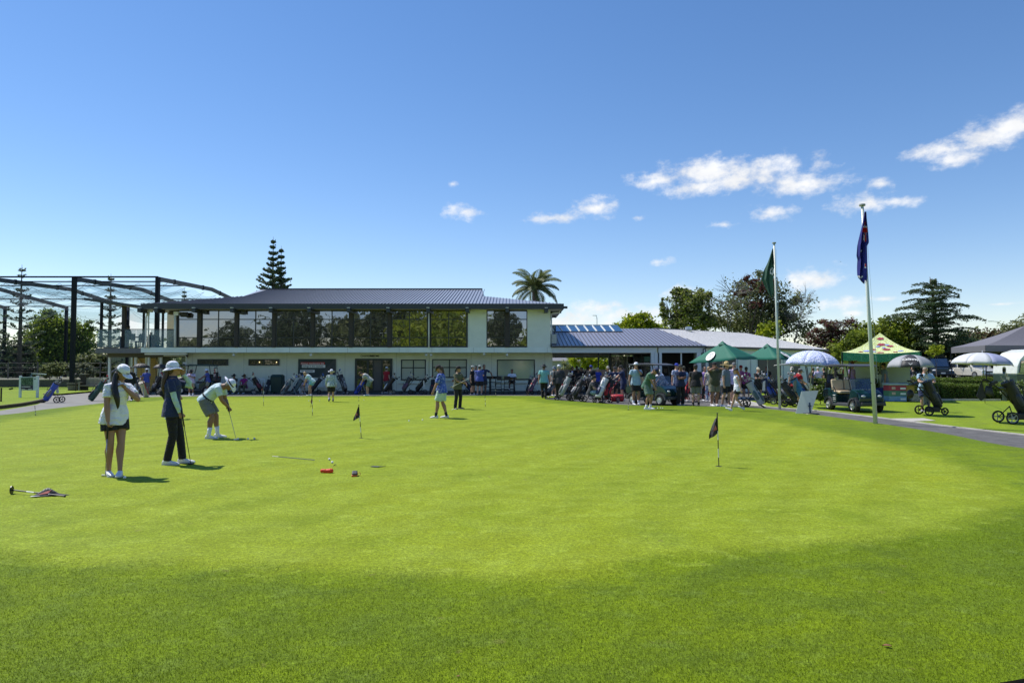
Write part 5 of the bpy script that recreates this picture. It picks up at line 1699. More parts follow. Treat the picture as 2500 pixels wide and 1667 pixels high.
    if bottom == 'shorts': fr, rad = .86, (.108, .112, .108, .104)
    elif bottom == 'short_shorts': fr, rad = .50, (.108, .115, .118, .118)
    elif bottom == 'skirt': fr, rad = .52, (.115, .13, .14, .145)
    else: fr, rad = 1.0, (.104, .092, .080, .070)
    wl = [sp(t) for t in (.09, .0)]
    secs = []
    for t, a, c in ((.10, .140, .104), (.02, .152, .114), (-.08, .164, .124)):
        bl = belly * .6 * math.exp(-((t - .14) / .13) ** 2)
        ay = u.cross(rl)
        secs.append((sp(t) + fh * bl * .4, rl * (a * w + .012), ay * (c * (.6 + .4 * w) + .012 + bl * .4)))
    m.ell(secs, 16)
    for Hp, K, A in ((RH, kr, RA), (LH, kl, LA)):
        if fr < 1.0:
            m.tube([Hp + Vector((0, 0, .03)), Hp.lerp(K, fr * .4), Hp.lerp(K, fr * .8), Hp.lerp(K, fr)], [r * w for r in rad], 14)
        else:
            m.tube([Hp + Vector((0, 0, .03)), Hp.lerp(K, .5), K, K.lerp(A, .5), A + Vector((0, 0, -.015))], [rad[0] * w, rad[1] * w, rad[2] * w * .92, rad[3] * w, rad[3] * w * .98], 14)
    m.xf(SC).build('trousers' if fr == 1.0 else ('skirt' if bottom == 'skirt' else 'shorts'), bm_, root, remesh=vox * 1.05, fix=False)
    if Y < 30 and pose.get('belt'):
        m = MB(); ay = u.cross(rl)
        m.ell([(sp(t) + fh * belly * .3, rl * (.155 * w + .018), ay * (.115 * (.6 + .4 * w) + .02 + belly * .4)) for t in (.075, .11)], 18)
        m.xf(SC).build('belt', cl('black'), root, smooth=True, fix=False)
    # ---- feet
    sm = M('shoe_' + shoes, {'white': (.72, .72, .74), 'black': (.02, .02, .022), 'grey': (.3, .3, .32), 'brown': (.14, .08, .04)}[shoes], rough=.5, var=.05)
    for nm_, A, f, yw, pt in (('r', RA, fr_, ryaw, pose.get('rp', 0)), ('l', LA, fl_, lyaw, pose.get('lp', 0))):
        R_m = Matrix.Rotation(math.radians(-yw), 3, 'Z') @ Matrix.Rotation(math.radians(-pt), 3, 'X')
        m = MB(); base_ = A - Vector((0, 0, .085))
        secs = []
        pv = Vector((0, 0, .085))
        for y_, hw, top_ in ((-.075, .026, .06), (-.06, .034, .085), (-.02, .037, .10), (.03, .040, .085), (.09, .046, .062), (.14, .047, .05), (.185, .038, .038), (.205, .02, .025)):
            secs.append((base_ + pv + R_m @ (Vector((0, y_, top_ / 2)) - pv), R_m @ Vector((hw, 0, 0)), R_m @ Vector((0, 0, top_ / 2))))
        m.ell(secs, 12)
        so_ = m.xf(SC).build('shoe', sm, root, smooth=True, fix=False)
        if Y < 30:
            m = MB()
            ringp = [(-.078, .030), (-.03, .040), (.05, .043), (.11, .050), (.16, .047), (.20, .026)]
            lo_ = [base_ + pv + R_m @ (Vector((hx, y_, .0)) - pv) for y_, hx in ringp] + [base_ + pv + R_m @ (Vector((-hx, y_, .0)) - pv) for y_, hx in reversed(ringp)]
            m.prism(lo_, R_m @ Vector((0, 0, .018)))
            m.xf(SC).build('sole', M('sole', (.55, .55, .56) if shoes == 'white' else (.05, .05, .05), rough=.7), so_, fix=False)
        if socks:
            m = MB(); K_ = kr if nm_ == 'r' else kl
            hgt = {'ankle': .22, 'crew': .42}[socks[1]] if isinstance(socks, tuple) else .4
            m.tube([A - Vector((0, 0, .03)), A, A.lerp(K_, hgt * .5), A.lerp(K_, hgt)], [.042 * w, .040 * w, .042 * w, .049 * w], 12)
            m.xf(SC).build('sock', cl(socks[0]), root, smooth=True, fix=False)
    # ---- hair
    hm = HAIR[hair]
    m = MB()
    m.sphere(hpnt(0, -.024, .034), (.086, .092, .098), 14, 10, rot)
    if sex == 'f' or tail:
        m.sphere(hpnt(0, -.055, -.02), (.07, .055, .08), 12, 8, rot)
    else:
        m.sphere(hpnt(0, -.045, -.015), (.075, .062, .082), 12, 8, rot)
    m.xf(SC).build('hair', hm, root, remesh=max(vox, .012), fix=False)
    if tail == 'pony':
        m = MB(); p = hpnt(0, -.115, -.03)
        bk = -Vector((hf.x, hf.y, 0)).normalized()
        m.tube([hpnt(0, -.09, .02), p, p + bk * .03 + Vector((0, 0, -.12)), p + bk * .05 + Vector((0, 0, -.27)), p + bk * .03 + Vector((0, 0, -.38))], [.03, .042, .045, .035, .008], 10)
        m.xf(SC).build('ponytail', hm, root, remesh=.009, fix=False)
    if tail == 'long':
        m = MB(); p = hpnt(0, -.09, -.03); bk = -Vector((hf.x, hf.y, 0)).normalized()
        for q in (-.05, 0, .05):
            o_ = HM.col[0] * q
            m.tube([hpnt(q, -.05, .0), p + o_, p + o_ + bk * .04 + Vector((0, 0, -.14)), p + o_ * 1.3 + bk * .05 + Vector((0, 0, -.30)), p + o_ + bk * .04 + Vector((0, 0, -.42))], [.04, .05, .052, .05, .012], 10)
        m.xf(SC).build('long_hair', hm, root, remesh=.014, fix=False)
    if tail == 'front':   # long hair falling forward over the shoulder and down the back
        sd_ = pose.get('hairside', -1)
        m = MB()
        q0 = hpnt(sd_ * .07, -.03, .0)
        m.tube(HCAT([q0, q0 + Vector((sd_ * .02, -.01, -.08)), neck + rt * sd_ * .12 + fh * .09 + Vector((0, 0, -.10)), neck + rt * sd_ * .12 + fh * .15 + Vector((0, 0, -.24)), neck + rt * sd_ * .10 + fh * .15 + Vector((0, 0, -.36)), neck + rt * sd_ * .10 + fh * .14 + Vector((0, 0, -.42))]), [.035 + .012 * math.sin(3 * i / 15) - .034 * max(0, i / 15 - .55) / .45 for i in range(16)], 10)
        m.tube([hpnt(0, -.09, .0), hpnt(0, -.12, -.08), neck - fh * .11 + Vector((0, 0, -.1)), neck - fh * .15 - rt * .03 * sd_ + Vector((0, 0, -.20))], [.05, .055, .05, .012], 10)
        m.xf(SC).build('long_hair', hm, root, remesh=.009, fix=False)
    # ---- hat
    if hat:
        hmcol = cl(hcol)
        m = MB()
        def dome(r, hgt, zb, steps=6):
            secs = []
            for i in range(steps + 1):
                a = i / steps * math.pi / 2
                k = math.cos(a) ** .75 if i < steps else .02
                secs.append((hpnt(0, -.018, zb + hgt * math.sin(a)), rot @ Vector((r[0] * k, 0, 0)), rot @ Vector((0, r[1] * k, 0))))
            m.ell(secs, 18)
        if hat == 'cap' or hat == 'capback':
            dome((.088, .106), .10, .045)
            sgn = 1 if hat == 'cap' else -1
            pts = [(-.075, .06), (-.078, .10), (-.062, .150), (-.03, .172), (.03, .172), (.062, .150), (.078, .10), (.075, .06)]
            vs_ = [hpnt(x_, y_ * sgn - (.0 if sgn > 0 else .03), .05 - .10 * max(0, y_ - .08) - 1.8 * x_ * x_) for x_, y_ in pts]
            m2 = MB().prism(vs_, rot @ Vector((0, 0, .007)))
            brm = m2.xf(SC).build('brim', cl(brim2) if brim2 else hmcol, root, fix=False)
        else:
            R0, R1, drop, hgt = {'bucket': (.09, .150, .045, .105), 'wide': (.092, .185, .012, .115), 'straw': (.094, .225, .02, .14)}[hat]
            dome((R0, R0 * 1.17), hgt, .035, 7)
            rings = []
            for (rr2, zz2) in ((R0 * .9, .036), (R1, .036 - drop), (R1 * 1.0, .030 - drop), (R0 * .9, .026)):
                rings.append([hpnt(math.cos(a) * rr2, math.sin(a) * rr2 * 1.12 - .018, zz2 + .018 * math.cos(2 * a + .6) * (rr2 > R0) + (.012 * math.sin(3 * a) if rr2 > R0 else 0)) for a in [i * math.pi / 12 for i in range(24)]])
            MB().loft(rings + [rings[0]], cap=False).xf(SC).build('brim', hmcol, root, smooth=True, fix=False)
            m3 = MB(); m3.ell([(hpnt(0, -.018, z_), rot @ Vector((R0 * 1.02, 0, 0)), rot @ Vector((0, R0 * 1.19, 0))) for z_ in (.038, .062)], 18)
            if hat in ('wide', 'straw'): m3.xf(SC).build('hat_band', cl('black' if hcol not in ('black',) else 'grey'), root, smooth=True, fix=False)
        m.xf(SC).build('hat', hmcol, root, smooth=True, fix=False)
    if vox < .012 or face:      # eyes, brows, mouth where the face can be made out
        for sg_ in (-1, 1):
            MB().sphere(hpnt(sg_ * .031, .076, .018), (.012, .008, .006), 8, 6, rot).xf(SC).build('eye', M('eye', (.03, .02, .015), rough=.2), root, smooth=True, fix=False)
            MB().sphere(hpnt(sg_ * .031, .082, .036), (.018, .005, .004), 8, 6, rot).xf(SC).build('eyebrow', hm, root, smooth=True, fix=False)
        MB().sphere(hpnt(0, .088, -.050), (.021, .007, .005), 8, 6, rot).xf(SC).build('lips', M('lips', (.30, .10, .09), rough=.5), root, smooth=True, fix=False)
    if face == 'shades':
        mg = MB()
        for sg_ in (-1, 1): mg.sphere(hpnt(sg_ * .033, .084, .018), (.028, .012, .018), 10, 8, rot)
        mg.beam(hpnt(-.08, .03, .022), hpnt(-.05, .085, .022), .006); mg.beam(hpnt(.08, .03, .022), hpnt(.05, .085, .022), .006)
        mg.xf(SC).build('sunglasses', blackm, root, fix=False)
    if face == 'beard' or pose.get('beard'):
        MB().sphere(hpnt(0, .040, -.066), (.058, .054, .05), 12, 8, rot).xf(SC).build('beard', hm, root, smooth=True, fix=False)
    W_m = Matrix.Translation(root.location) @ Matrix.Rotation(root.rotation_euler.z, 4, 'Z')
    info = dict(rh=W_m @ (rh * s), lh=W_m @ (lh * s), head=W_m @ (hc * s), HM=W_m.to_3x3() @ HM, W=W_m, s=s, root=root, hpnt=lambda x, y, z_: W_m @ (hpnt(x, y, z_) * s), er=W_m @ (er * s), chest=W_m @ (sp(.33) * s))
    return info

# poses -------------------------------------------------------
STAND = dict()
PUTT = dict(lean=48, curl=45, hip=(0, -.16), hipz=.88, rf=(.17, -.02, 0), lf=(-.17, -.02, 0), rh=(.03, .36, .68), lh=(-.03, .34, .73), relb=(.8, -.3, -.5), lelb=(-.8, -.3, -.5), hpitch=72, tall=.86, curlr=62, curll=62, hdirr=(0, .25, -1), hdirl=(0, .25, -1))
PHONE = dict(rh=(.06, .30, 1.30), lh=(-.08, .30, 1.26), relb=(1, -.2, -.9), lelb=(-1, -.2, -.9), hpitch=28)
CHIN = dict(rh=(.05, .17, 1.42), lh=(-.25, .12, .85), relb=(.7, .2, -1), hpitch=10)
HIPS = dict(rh=(.22, .02, 1.02), lh=(-.22, .02, 1.02), relb=(1, -.6, 0), lelb=(-1, -.6, 0))
FOLD = dict(rh=(-.10, .22, 1.18), lh=(.12, .24, 1.14), relb=(.8, .2, -.6), lelb=(-.8, .2, -.6))
WALK = dict(lean=4, rf=(.08, .26, 0), lf=(-.08, -.26, .05), lp=-28, hipz=.905, rh=(.27, -.14, .82), lh=(-.27, .2, .85))
WALK2 = dict(lean=4, rf=(.08, -.26, .06), rp=-30, lf=(-.08, .24, 0), hipz=.905, rh=(.27, .2, .84), lh=(-.27, -.14, .82))
BENDBAG = dict(lean=42, curl=25, hip=(0, -.1), hipz=.90, rh=(.15, .55, .85), lh=(-.12, .5, .8), hpitch=50, relb=(.6, -.5, -.6), lelb=(-.6, -.5, -.6))
REACH = dict(lean=8, rh=(.14, .52, 1.02), lh=(-.14, .5, 1.0), hpitch=20, relb=(.5, -.4, -1), lelb=(-.5, -.4, -1))
SIT = dict(hipz=.48, lean=18, rf=(.16, .48, 0), lf=(-.16, .46, 0), rh=(.10, .36, .60), lh=(-.08, .36, .60), tall=.74, hpitch=12, relb=(.8, -.5, 0), lelb=(-.8, -.5, 0))
SITHIGH = dict(hipz=.74, lean=8, rf=(.16, .30, .26), lf=(-.16, .30, .26), rh=(.10, .36, .95), lh=(-.1, .36, .95), tall=.88, hpitch=12, relb=(.8, -.5, -.5), lelb=(-.8, -.5, -.5))
BINO = dict(rh=(.08, .19, 1.50), lh=(-.08, .19, 1.50), relb=(1, .1, -.5), lelb=(-1, .1, -.5), hpitch=0)

# clubs, balls -------------------------------------------------
shaftm = M('club_shaft', (.35, .36, .38), rough=.25, metal=.9, var=.05)
gripm = M('club_grip', (.015, .015, .017), rough=.8)
ballm = M('golf_ball', (.82, .82, .80), rough=.35, var=.02)
def putter(label, top, foot, blade_dir, col=shaftm, mallet=True, hc_=None):
    """top: hand end, foot: where the head rests"""
    r = tag(empty('putter', foot), label, 'golf club', 'putters in use')
    a = Vector(top) - Vector(foot); d = a.normalized()
    MB().tube([d * .03, a - d * .26], [.0055, .0065], 6).build('shaft', col, r, smooth=True, fix=False)
    MB().tube([a - d * .27, a + d * .02], [.012, .015], 8).build('grip', gripm, r, smooth=True, fix=False)
    bd = Vector(blade_dir).normalized(); sd_ = Vector((-bd.y, bd.x, 0))
    m = MB()
    if mallet:
        m.prism([bd * .05 + sd_ * .012, bd * .05 - sd_ * .02, bd * .02 - sd_ * .07, bd * -.02 - sd_ * .07, bd * -.05 - sd_ * .02, bd * -.05 + sd_ * .012], (0, 0, .024))
    else:
        m.obox((0, 0, .013), (.12, .022, .026), (0, 0, math.atan2(bd.y, bd.x)))
    m.v = [(x, y, z + .004) for x, y, z in m.v]
    m.build('putter_head', hc_ or M('putter_metal', (.55, .55, .56), rough=.3, metal=.8), r, bevel=.003)
    return r
def ball(px, py, label, z=None, grp='golf balls on the green'):
    p = G(px, py + 0.0, (GZP if z is None else z) + .0)
    p.z += .0213
    o = MB().sphere(p, .0213, 14, 10).build('golf_ball', ballm, None, smooth=True)
    return tag(o, label, 'golf ball', grp)

# ---- foreground three
w1 = person('woman in a white polo, black shorts and white cap looking down at her ball', 279, 1160, 878, -28, z=GZP, sex='f', build=1.12, skin='mid', top='white', bottom='short_shorts', bcol='black', hat='cap', hcol='white', hair='black', tail='front', shoes='white',
            group='three golfers on the near side of the green', face='plain',
            pose=dict(lean=6, hpitch=40, hyaw=-12, hairside=1, hip=(0, .04), rf=(.05, .0, 0), lf=(.0, .20, 0), ryaw=20, lyaw=40, rknee=(.2, 1, 0), lknee=(.1, 1, 0), rh=(.20, .20, .76), relb=(1, -.6, 0), hdirr=(-.1, .12, -1), curlr=60, palmr=(-.5, .4, 0),
                      lh=(-.05, .22, 1.34), lelb=(-.75, .5, -1), hdirl=(.55, -.15, .6), curll=42, side=-2, hem=-.1))
hd_top = U(263, 1030, w1['rh'].y - .02); foot = G(258, 1162, GZP)
hpt = w1['rh'] + (foot - w1['rh']).normalized() * .05
putter('silver blade putter held by the woman in white', hpt + (hpt - foot).normalized() * .05, G(257, 1163, GZP), (1, -.15, 0), mallet=False)
ball(304.5, 1168.5, 'golf ball beside the shoes of the woman in white', grp=None)
o = MB().beam(G(264, 1160, GZP + .012), G(298, 1161.5, GZP + .012), .03, .012).build('alignment_mirror', M('mirror_strip', (.55, .55, .56), rough=.3, metal=.5), None)
tag(o, 'flat silver strip lying at the feet of the woman in white', 'training aid')
# cap print
hp_ = w1['hpnt']
capR = w1['HM'].to_euler()
cm4 = w1['HM'].to_4x4()
fr_e = (w1['HM'] @ Matrix.Rotation(math.pi, 3, 'Z') @ Matrix.Rotation(math.radians(70), 3, 'X')).to_euler()
t_ = text('Titleist', .034, inkd, (0, 0, 0), (0, 0, 0), None, align='CENTER', bold=.0006, shear=.3, extrude=.0005, sx=1.0)
me = t_.data     # wrap the word round the front of the cap
for v in me.vertices:
    x_, y_ = v.co.x, v.co.y
    ang = x_ / .097
    r_ = .0985 - .16 * max(0, y_ - .012)
    v.co = hp_(-math.sin(ang) * -.093 * 1.0 * -1 * (r_ / .0985), math.cos(ang) * .111 * (r_ / .0985) - .018, .062 + y_ + .0)
t_.parent = w1['root']; t_.matrix_parent_inverse = w1['W'].inverted()
t_.name = 'cap_print'

w2 = person('woman in navy polo, white sun sleeves and white bucket hat shading her eyes', 415, 1133, 873, 12, z=GZP, sex='f', build=1.0, skin='mid', top='navy', bottom='trousers', bcol='black', hat='bucket', hcol='white', hair='brown', tail='pony', shoes='white', sleeves2='pgreen',
            group='three golfers on the near side of the green', face='plain',
            pose=dict(lean=0, hpitch=-6, hyaw=-22, hip=(0, .05), rf=(.07, .0, 0), lf=(-.09, .20, 0), ryaw=10, lyaw=4, lknee=(0, 1, 0), rh=(.20, .24, .80), relb=(.6, -1, 0), hdirr=(-.1, .35, -1), curlr=60,
                      lh=(-.10, .19, 1.50), lelb=(-.25, 1.0, -.9), hdirl=(.25, -.35, .9), curll=25))
ft = G(466, 1133, GZP)
putter('black mallet putter the woman in the bucket hat leans on', w2['rh'] + (w2['rh'] - ft).normalized() * .03 + Vector((.03, 0, 0)), ft, (1, .1, 0), col=M('black_shaft', (.03, .03, .035), rough=.3), hc_=blackm)

m1 = person('man in mint shirt, grey shorts and white wide hat bending over a putt', 524, 1069, 919, 6, z=GZP, H=1.78, build=1.12, belly=.03, skin='tan', top='mint', bottom='shorts', bcol='grey', hat='wide', hcol='white', hair='grey', shoes='white', socks=('white', 'crew'),
            group='three golfers on the near side of the green', face='plain',
            pose=dict(PUTT, lean=44, curl=40, hip=(0, -.20), hipz=.88, rf=(.15, -.06, 0), lf=(-.15, .04, 0), ryaw=5, lyaw=-5, rh=(.02, .33, .70), lh=(-.03, .30, .76), hpitch=58, belt=True))
ft = G(577, 1074, GZP)
putter('silver putter of the man in the mint shirt', (m1['rh'] + m1['lh']) / 2 + Vector((-.03, 0, .06)), ft, (1, -.35, 0), mallet=True)
for px, py, lb in ((581, 1073, 'golf ball right at the putter head of the man in the mint shirt'), (605.5, 1073, 'middle golf ball of the row in front of the putting man'), (621, 1072, 'farthest right golf ball of the row in front of the putting man'),
                   (804, 1123.5, 'upper of two golf balls beside the orange pouch'), (811, 1131, 'lower of two golf balls beside the orange pouch'), (998.5, 1028.5, 'left golf ball in front of the man in the floral shirt'), (1031.5, 1026.5, 'golf ball near the shoes of the man in the floral shirt'),
                   (1104.5, 1001, 'golf ball beside the feet of the man in the olive shirt'), (729, 968, 'golf ball at the putter of the bending woman'), (736, 968, 'second golf ball near the putter of the bending woman'), (754, 979, 'golf ball left of the far black flag'), (780, 979, 'golf ball between the black flag and the walking man'),
                   (888, 977, 'golf ball right of the short flagstick by the door'), (1593, 998.5, 'leftmost ball at the putter of the man in the green polo'), (1605, 997.5, 'second ball in the row of the man in the green polo'), (1613, 997, 'third ball in the row of the man in the green polo'), (1618, 997.6, 'last ball in the row of the man in the green polo')):
    ball(px, py, lb)

# ---- middle distance
m2 = person('man in a blue floral shirt and pale shorts strolling with his head down', 1079, 1020, 884, 172, z=GZP, build=1.12, belly=.05, skin='mid', top='floral', sleeve='half', bottom='shorts', bcol='pgreen', hat='cap', hcol='black', hair='brown', shoes='white', socks=('black', 'ankle'), face='beard', tail='pony',
            pose=dict(WALK2, hpitch=46, rf=(.09, -.13, 0), rp=0, lf=(-.09, .17, 0), hipz=.92, hem=-.1, rh=(.26, .06, .82), lh=(-.27, .22, .84)), group='golfers on the middle of the green')
m3 = person('man in an olive polo and black trousers looking right with a club under his arm', 1117, 998, 890, -40, z=GZP, build=1.0, skin='mid', top='olive', bottom='trousers', bcol='black', hat='cap', hcol='black', hair='black', shoes='black', group='golfers on the middle of the green',
            pose=dict(rh=(.0, .30, 1.06), lh=(-.16, .34, .98), relb=(.8, .1, -.7), lelb=(-.8, 0, -.6), hpitch=4, hyaw=-20, rf=(.16, .03, 0), lf=(-.14, 0, 0), ryaw=20, lyaw=-20))
c_ = tag(empty('iron_club', m3['rh']), 'pale shafted club tucked under the arm of the man in the olive polo', 'golf club')
MB().tube([Vector((-.42, -.05, -.16)), Vector((.26, -.08, .18))], .010, 6).build('shaft', M('pale_shaft', (.6, .6, .55), rough=.4), c_)
MB().obox((-.44, -.05, -.17), (.09, .03, .05), (0, .4, 0)).build('club_head', shaftm, c_)
m5 = person('man in patterned long-sleeved shirt, black shorts and white brimmed hat walking away', 809, 981, 897, 100, z=GZP, build=1.05, skin='light', top='print', sleeve='long', bottom='shorts', bcol='black', hat='wide', hcol='white', hair='grey', shoes='black', socks=('lgrey', 'ankle'),
            pose=dict(WALK, lean=8, curl=10, hipz=.91), group='golfers on the middle of the green')
m6 = person('man in a light grey shirt and green shorts putting near the glass door', 897, 966, 905, 182, z=GZP, H=1.76, skin='light', top='lgrey', bottom='shorts', bcol='sage', hat='cap', hcol='brown', hair='brown', shoes='white', pose=dict(PUTT, lean=40, curl=45, hipz=.90), group='golfers at the far edge of the green')
putter('putter of the man in the light grey shirt', (m6['rh'] + m6['lh']) / 2 + Vector((0, 0, .05)), G(884, 966, GZP), (1, 0, 0))
m4 = person('woman with short grey hair in a white and teal top bending to putt', 757, 966, 906, 176, z=GZP, H=1.66, sex='f', skin='light', top='tprint', bottom='skirt', bcol='teal', hair='blond', shoes='white', pose=dict(PUTT, lean=40, curl=20, hipz=.89, hpitch=40), group='golfers at the far edge of the green')
putter('putter of the bending woman in teal', (m4['rh'] + m4['lh']) / 2 + Vector((0, 0, .05)), G(733, 966, GZP), (1, 0, 0))
p_ = person('golfer in black trousers mostly hidden behind the woman in the bucket hat', 414, 1022, 900, 20, z=GZP, H=1.70, skin='mid', top='black', bottom='trousers', bcol='black', hair='black', shoes='white', group='golfers on the middle of the green', pose=dict(PUTT, lean=36))
p_ = person('golfer in dark clothes and white shoes standing behind the woman in white', 318, 978, 893, -70, z=GZP, skin='mid', top='black', sleeve='long', bottom='trousers', bcol='black', hair='black', shoes='white', group='golfers on the middle of the green')

# ---- row under the clubhouse wall (they stand on the paving, feet below the edge of the green)
GB = 'people along the clubhouse wall'
person('man in a pale lilac polo and khaki shorts looking at a phone beside the buggy', 468, 967, 899, -85, Y=40.5, skin='tan', build=1.1, belly=.04, top='lilac', bcol='khaki', hair='black', hat='wide', hcol='black', socks=('white', 'ankle'), pose=PHONE, group=GB)
person('man in blue polo, khaki shorts and white bucket hat at the front of the buggy', 509, 966, 897, -150, Y=42.4, skin='tan', top='blue', bcol='khaki', hat='bucket', hcol='white', pose=dict(REACH), group=GB)
person('seated person in a dark wide hat on the white slatted bench', 572, 966, 912, -90, Y=43.9, H=1.72, skin='mid', top='char', bcol='black', bottom='trousers', hat='wide', hcol='black', pose=dict(SIT, lean=-2), group=GB)
person('seated woman in a magenta top and brown sun hat on the white slatted bench', 597, 966, 912, -90, Y=43.9, H=1.70, sex='f', build=1.15, skin='mid', top='magenta', bcol='olive', bottom='trousers', hat='wide', hcol='brown', pose=dict(SIT, lean=-2), group=GB)
person('man in blue polo and white cap with his back to us by the umbrella', 358, 966, 897, 110, Y=41.5, skin='tan', top='blue', bcol='grey', hat='cap', hcol='white', shoes='grey', pose=dict(REACH, lh=(-.27, .05, .80)), group=GB)
person('woman in a pink outfit half hidden behind the dark golf bags', 742, 966, 905, 150, Y=43.0, sex='f', skin='light', top='stone', bottom='skirt', bcol='lilac', hair='grey', pose=BENDBAG, group=GB)
person('man in dark clothes stooping over a black trolley under the window', 1126, 966, 903, 175, Y=42.6, H=1.76, skin='mid', top='char', bcol='char', hair='grey', hat='cap', hcol='char', pose=dict(BENDBAG, lean=25), group=GB)
person('man in black polo and pale cap at the left of the standing group', 1152, 965, 890, -20, Y=41.2, skin='light', top='black', bcol='black', hat='cap', hcol='lgrey', shoes='grey', socks=('black', 'ankle'), group=GB)
person('man in a blue polo and pale grey cap seen from behind in the standing group', 1171, 965, 889, 88, Y=40.9, skin='light', build=1.12, top='blue', bcol='black', hat='cap', hcol='lgrey', shoes='grey', group=GB, pose=FOLD)
person('man in a dark navy polo resting a hand on the tall chair', 1181, 964, 888, -60, Y=42.3, skin='tan', top='navy', bcol='char', hair='black', shoes='black', group=GB, pose=dict(lh=(-.5, .12, 1.0), lelb=(-.5, 0, .5)))
person('person in a lilac shirt hidden between the two front men of the group', 1162, 965, 891, -90, Y=42.6, skin='mid', top='lilac', bcol='navy', hair='black', group=GB)
person('man in a white shirt on a tall stool at the bar table', 1250, 964, 896, -92, Y=43.4, H=1.80, skin='tan', top='white', bcol='black', hair='black', shoes='white', group=GB, pose=SITHIGH)
rp = person('person in a red shirt and white cap reflected pale inside the doorway', 943, 960, 893, 60, Y=44.4, skin='light', top='red', bcol='grey', hat='cap', hcol='white', group=GB)  # solid figure standing before the glass doors

# ---- right-hand crowd
GC = 'crowd at the pro shop'
person('man in a pale teal shirt, black trousers and black wide hat walking away', 1328, 973, 886, 86, skin='mid', build=1.08, top='teal', bottom='trousers', bcol='black', hat='wide', hcol='black', shoes='black', group=GC, pose=dict(WALK2, hipz=.92, lf=(-.07, .05, 0), rf=(.07, -.18, .05)))
person('man in black long-sleeved top and white cap walking away beside the teal shirt', 1364, 976, 886, 75, skin='mid', build=1.15, top='char', sleeve='long', bottom='trousers', bcol='black', hat='cap', hcol='white', hair='grey', shoes='white', group=GC, pose=dict(WALK2))
person('person in a grey bucket hat just behind the man in black', 1352, 966, 891, -60, Y=40, skin='light', top='lgrey', bcol='grey', hat='bucket', hcol='bgrey', group=GC)
for i, (px, ty, dx, lb) in enumerate(((1397, 893, 0, 'shadowed man in black at the left of the breezeway group'), (1408, 891, .8, 'shadowed man with black cap, second in the breezeway group'), (1421, 895, 0, 'shadowed man in the middle of the breezeway group'), (1433, 893, 1.2, 'shadowed man beside the blue cap in the breezeway'), (1412, 898, -.8, 'shorter shadowed figure in front of the breezeway group'))):
    person(lb, px, 960, ty, (-60, -100, -150, 30, -90)[i], Y=45.5 + dx, skin='tan', top='black', bcol='black', bottom='trousers' if i % 2 else 'shorts', hat='cap' if i in (1, 4) else None, hcol='black', hair='black', shoes='black', group=GC, pose=(FOLD, STAND, HIPS, PHONE, STAND)[i])
person('man in a black shirt and bright blue cap seen from behind', 1442, 968, 889, 60, Y=39, skin='light', build=1.1, top='black', bcol='black', hat='cap', hcol='royal', shoes='black', group=GC)
person('person in a royal blue top behind the black post', 1459, 966, 896, -90, Y=43, skin='light', top='royal', bcol='navy', hair='grey', group=GC)
person('man in a black polo and beige cap facing us behind the trolleys', 1484, 970, 891, -95, Y=38, skin='mid', build=1.1, top='black', bcol='black', hat='cap', hcol='stone', group=GC, pose=FOLD)
person('man in a navy polo facing us beside the black post', 1500, 976, 892, -80, Y=36, skin='tan', build=1.1, top='navy', bcol='black', hair='black', hat='cap', hcol='char', group=GC, pose=HIPS)
person('man in a navy polo and black cap reaching left to his trolley', 1522, 976, 888, 170, Y=34, skin='light', top='navy', bcol='navy', hat='cap', hcol='black', shoes='white', group=GC, pose=REACH)
sm_ = person('seated man in a charcoal shirt and blue shorts waiting among the trolleys', 1440, 981, 908, -10, Y=32.5, H=1.80, skin='light', top='char', bcol='denim', hair='black', hat='cap', hcol='black', shoes='black', group=GC, pose=dict(SIT, lean=16))
person('person in a grey cap half hidden behind the navy polo', 1511, 970, 895, -100, Y=40, skin='mid', top='grey', bcol='black', hair='brown', group=GC)
m7 = person('tall man in a pale blue polo and white cap holding his chin', 1552, 988, 878, -80, skin='mid', build=1.05, top='lblue', bcol='black', hat='capback', hcol='white', shoes='white', socks=('white', 'ankle'), group=GC, face='shades',
            pose=dict(lh=(-.02, .18, 1.44), lelb=(-.8, .2, -1), rh=(.30, .10, .86), relb=(1, -.4, 0), hpitch=6, hem=-.1))
putter('club leaning from the hand of the man in the pale blue polo', m7['rh'] + Vector((0, 0, .04)), G(1556, 983, .0), (1, 0, 0))
m8 = person('man in green polo and navy cap putting at the right edge of the green', 1583, 999, 881, -38, z=GZP, H=1.86, skin='mid', top='green', bcol='sage', hat='cap', hcol='navy', hair='brown', shoes='white', socks=('white', 'ankle'), group=GC,
            pose=dict(PUTT, lean=20, curl=40, hipz=.90, hip=(0, -.08), hpitch=60, tall=.95, rh=(.02, .30, .74), lh=(-.02, .28, .80)))
putter('putter of the man in the sage green polo', (m8['rh'] + m8['lh']) / 2 + Vector((0, 0, .06)), G(1602, 996, GZP), (1, 0, 0), hc_=blackm)
person('man in a white shirt and beige bucket hat stooping over the green buggy', 1617, 975, 901, 200, Y=34, H=1.80, skin='mid', top='white', bcol='grey', hat='bucket', hcol='cream', group=GC, pose=dict(BENDBAG, lean=28))
person('man in a navy polo with folded arms right of the buggy', 1660, 990, 886, -70, skin='tan', build=1.12, top='navy', bottom='trousers', bcol='black', hat='cap', hcol='char', shoes='grey', group=GC, pose=FOLD)
person('person in a bright blue cap behind the man with folded arms', 1650, 975, 884, -60, Y=33, skin='light', top='splash', bcol='navy', hat='cap', hcol='royal', group=GC)
person('man in a pale blue shirt turned away behind the folded arms', 1674, 975, 890, 120, Y=33.5, skin='light', top='lblue', bcol='black', hair='brown', hat='cap', hcol='olive', group=GC, pose=dict(lean=14))
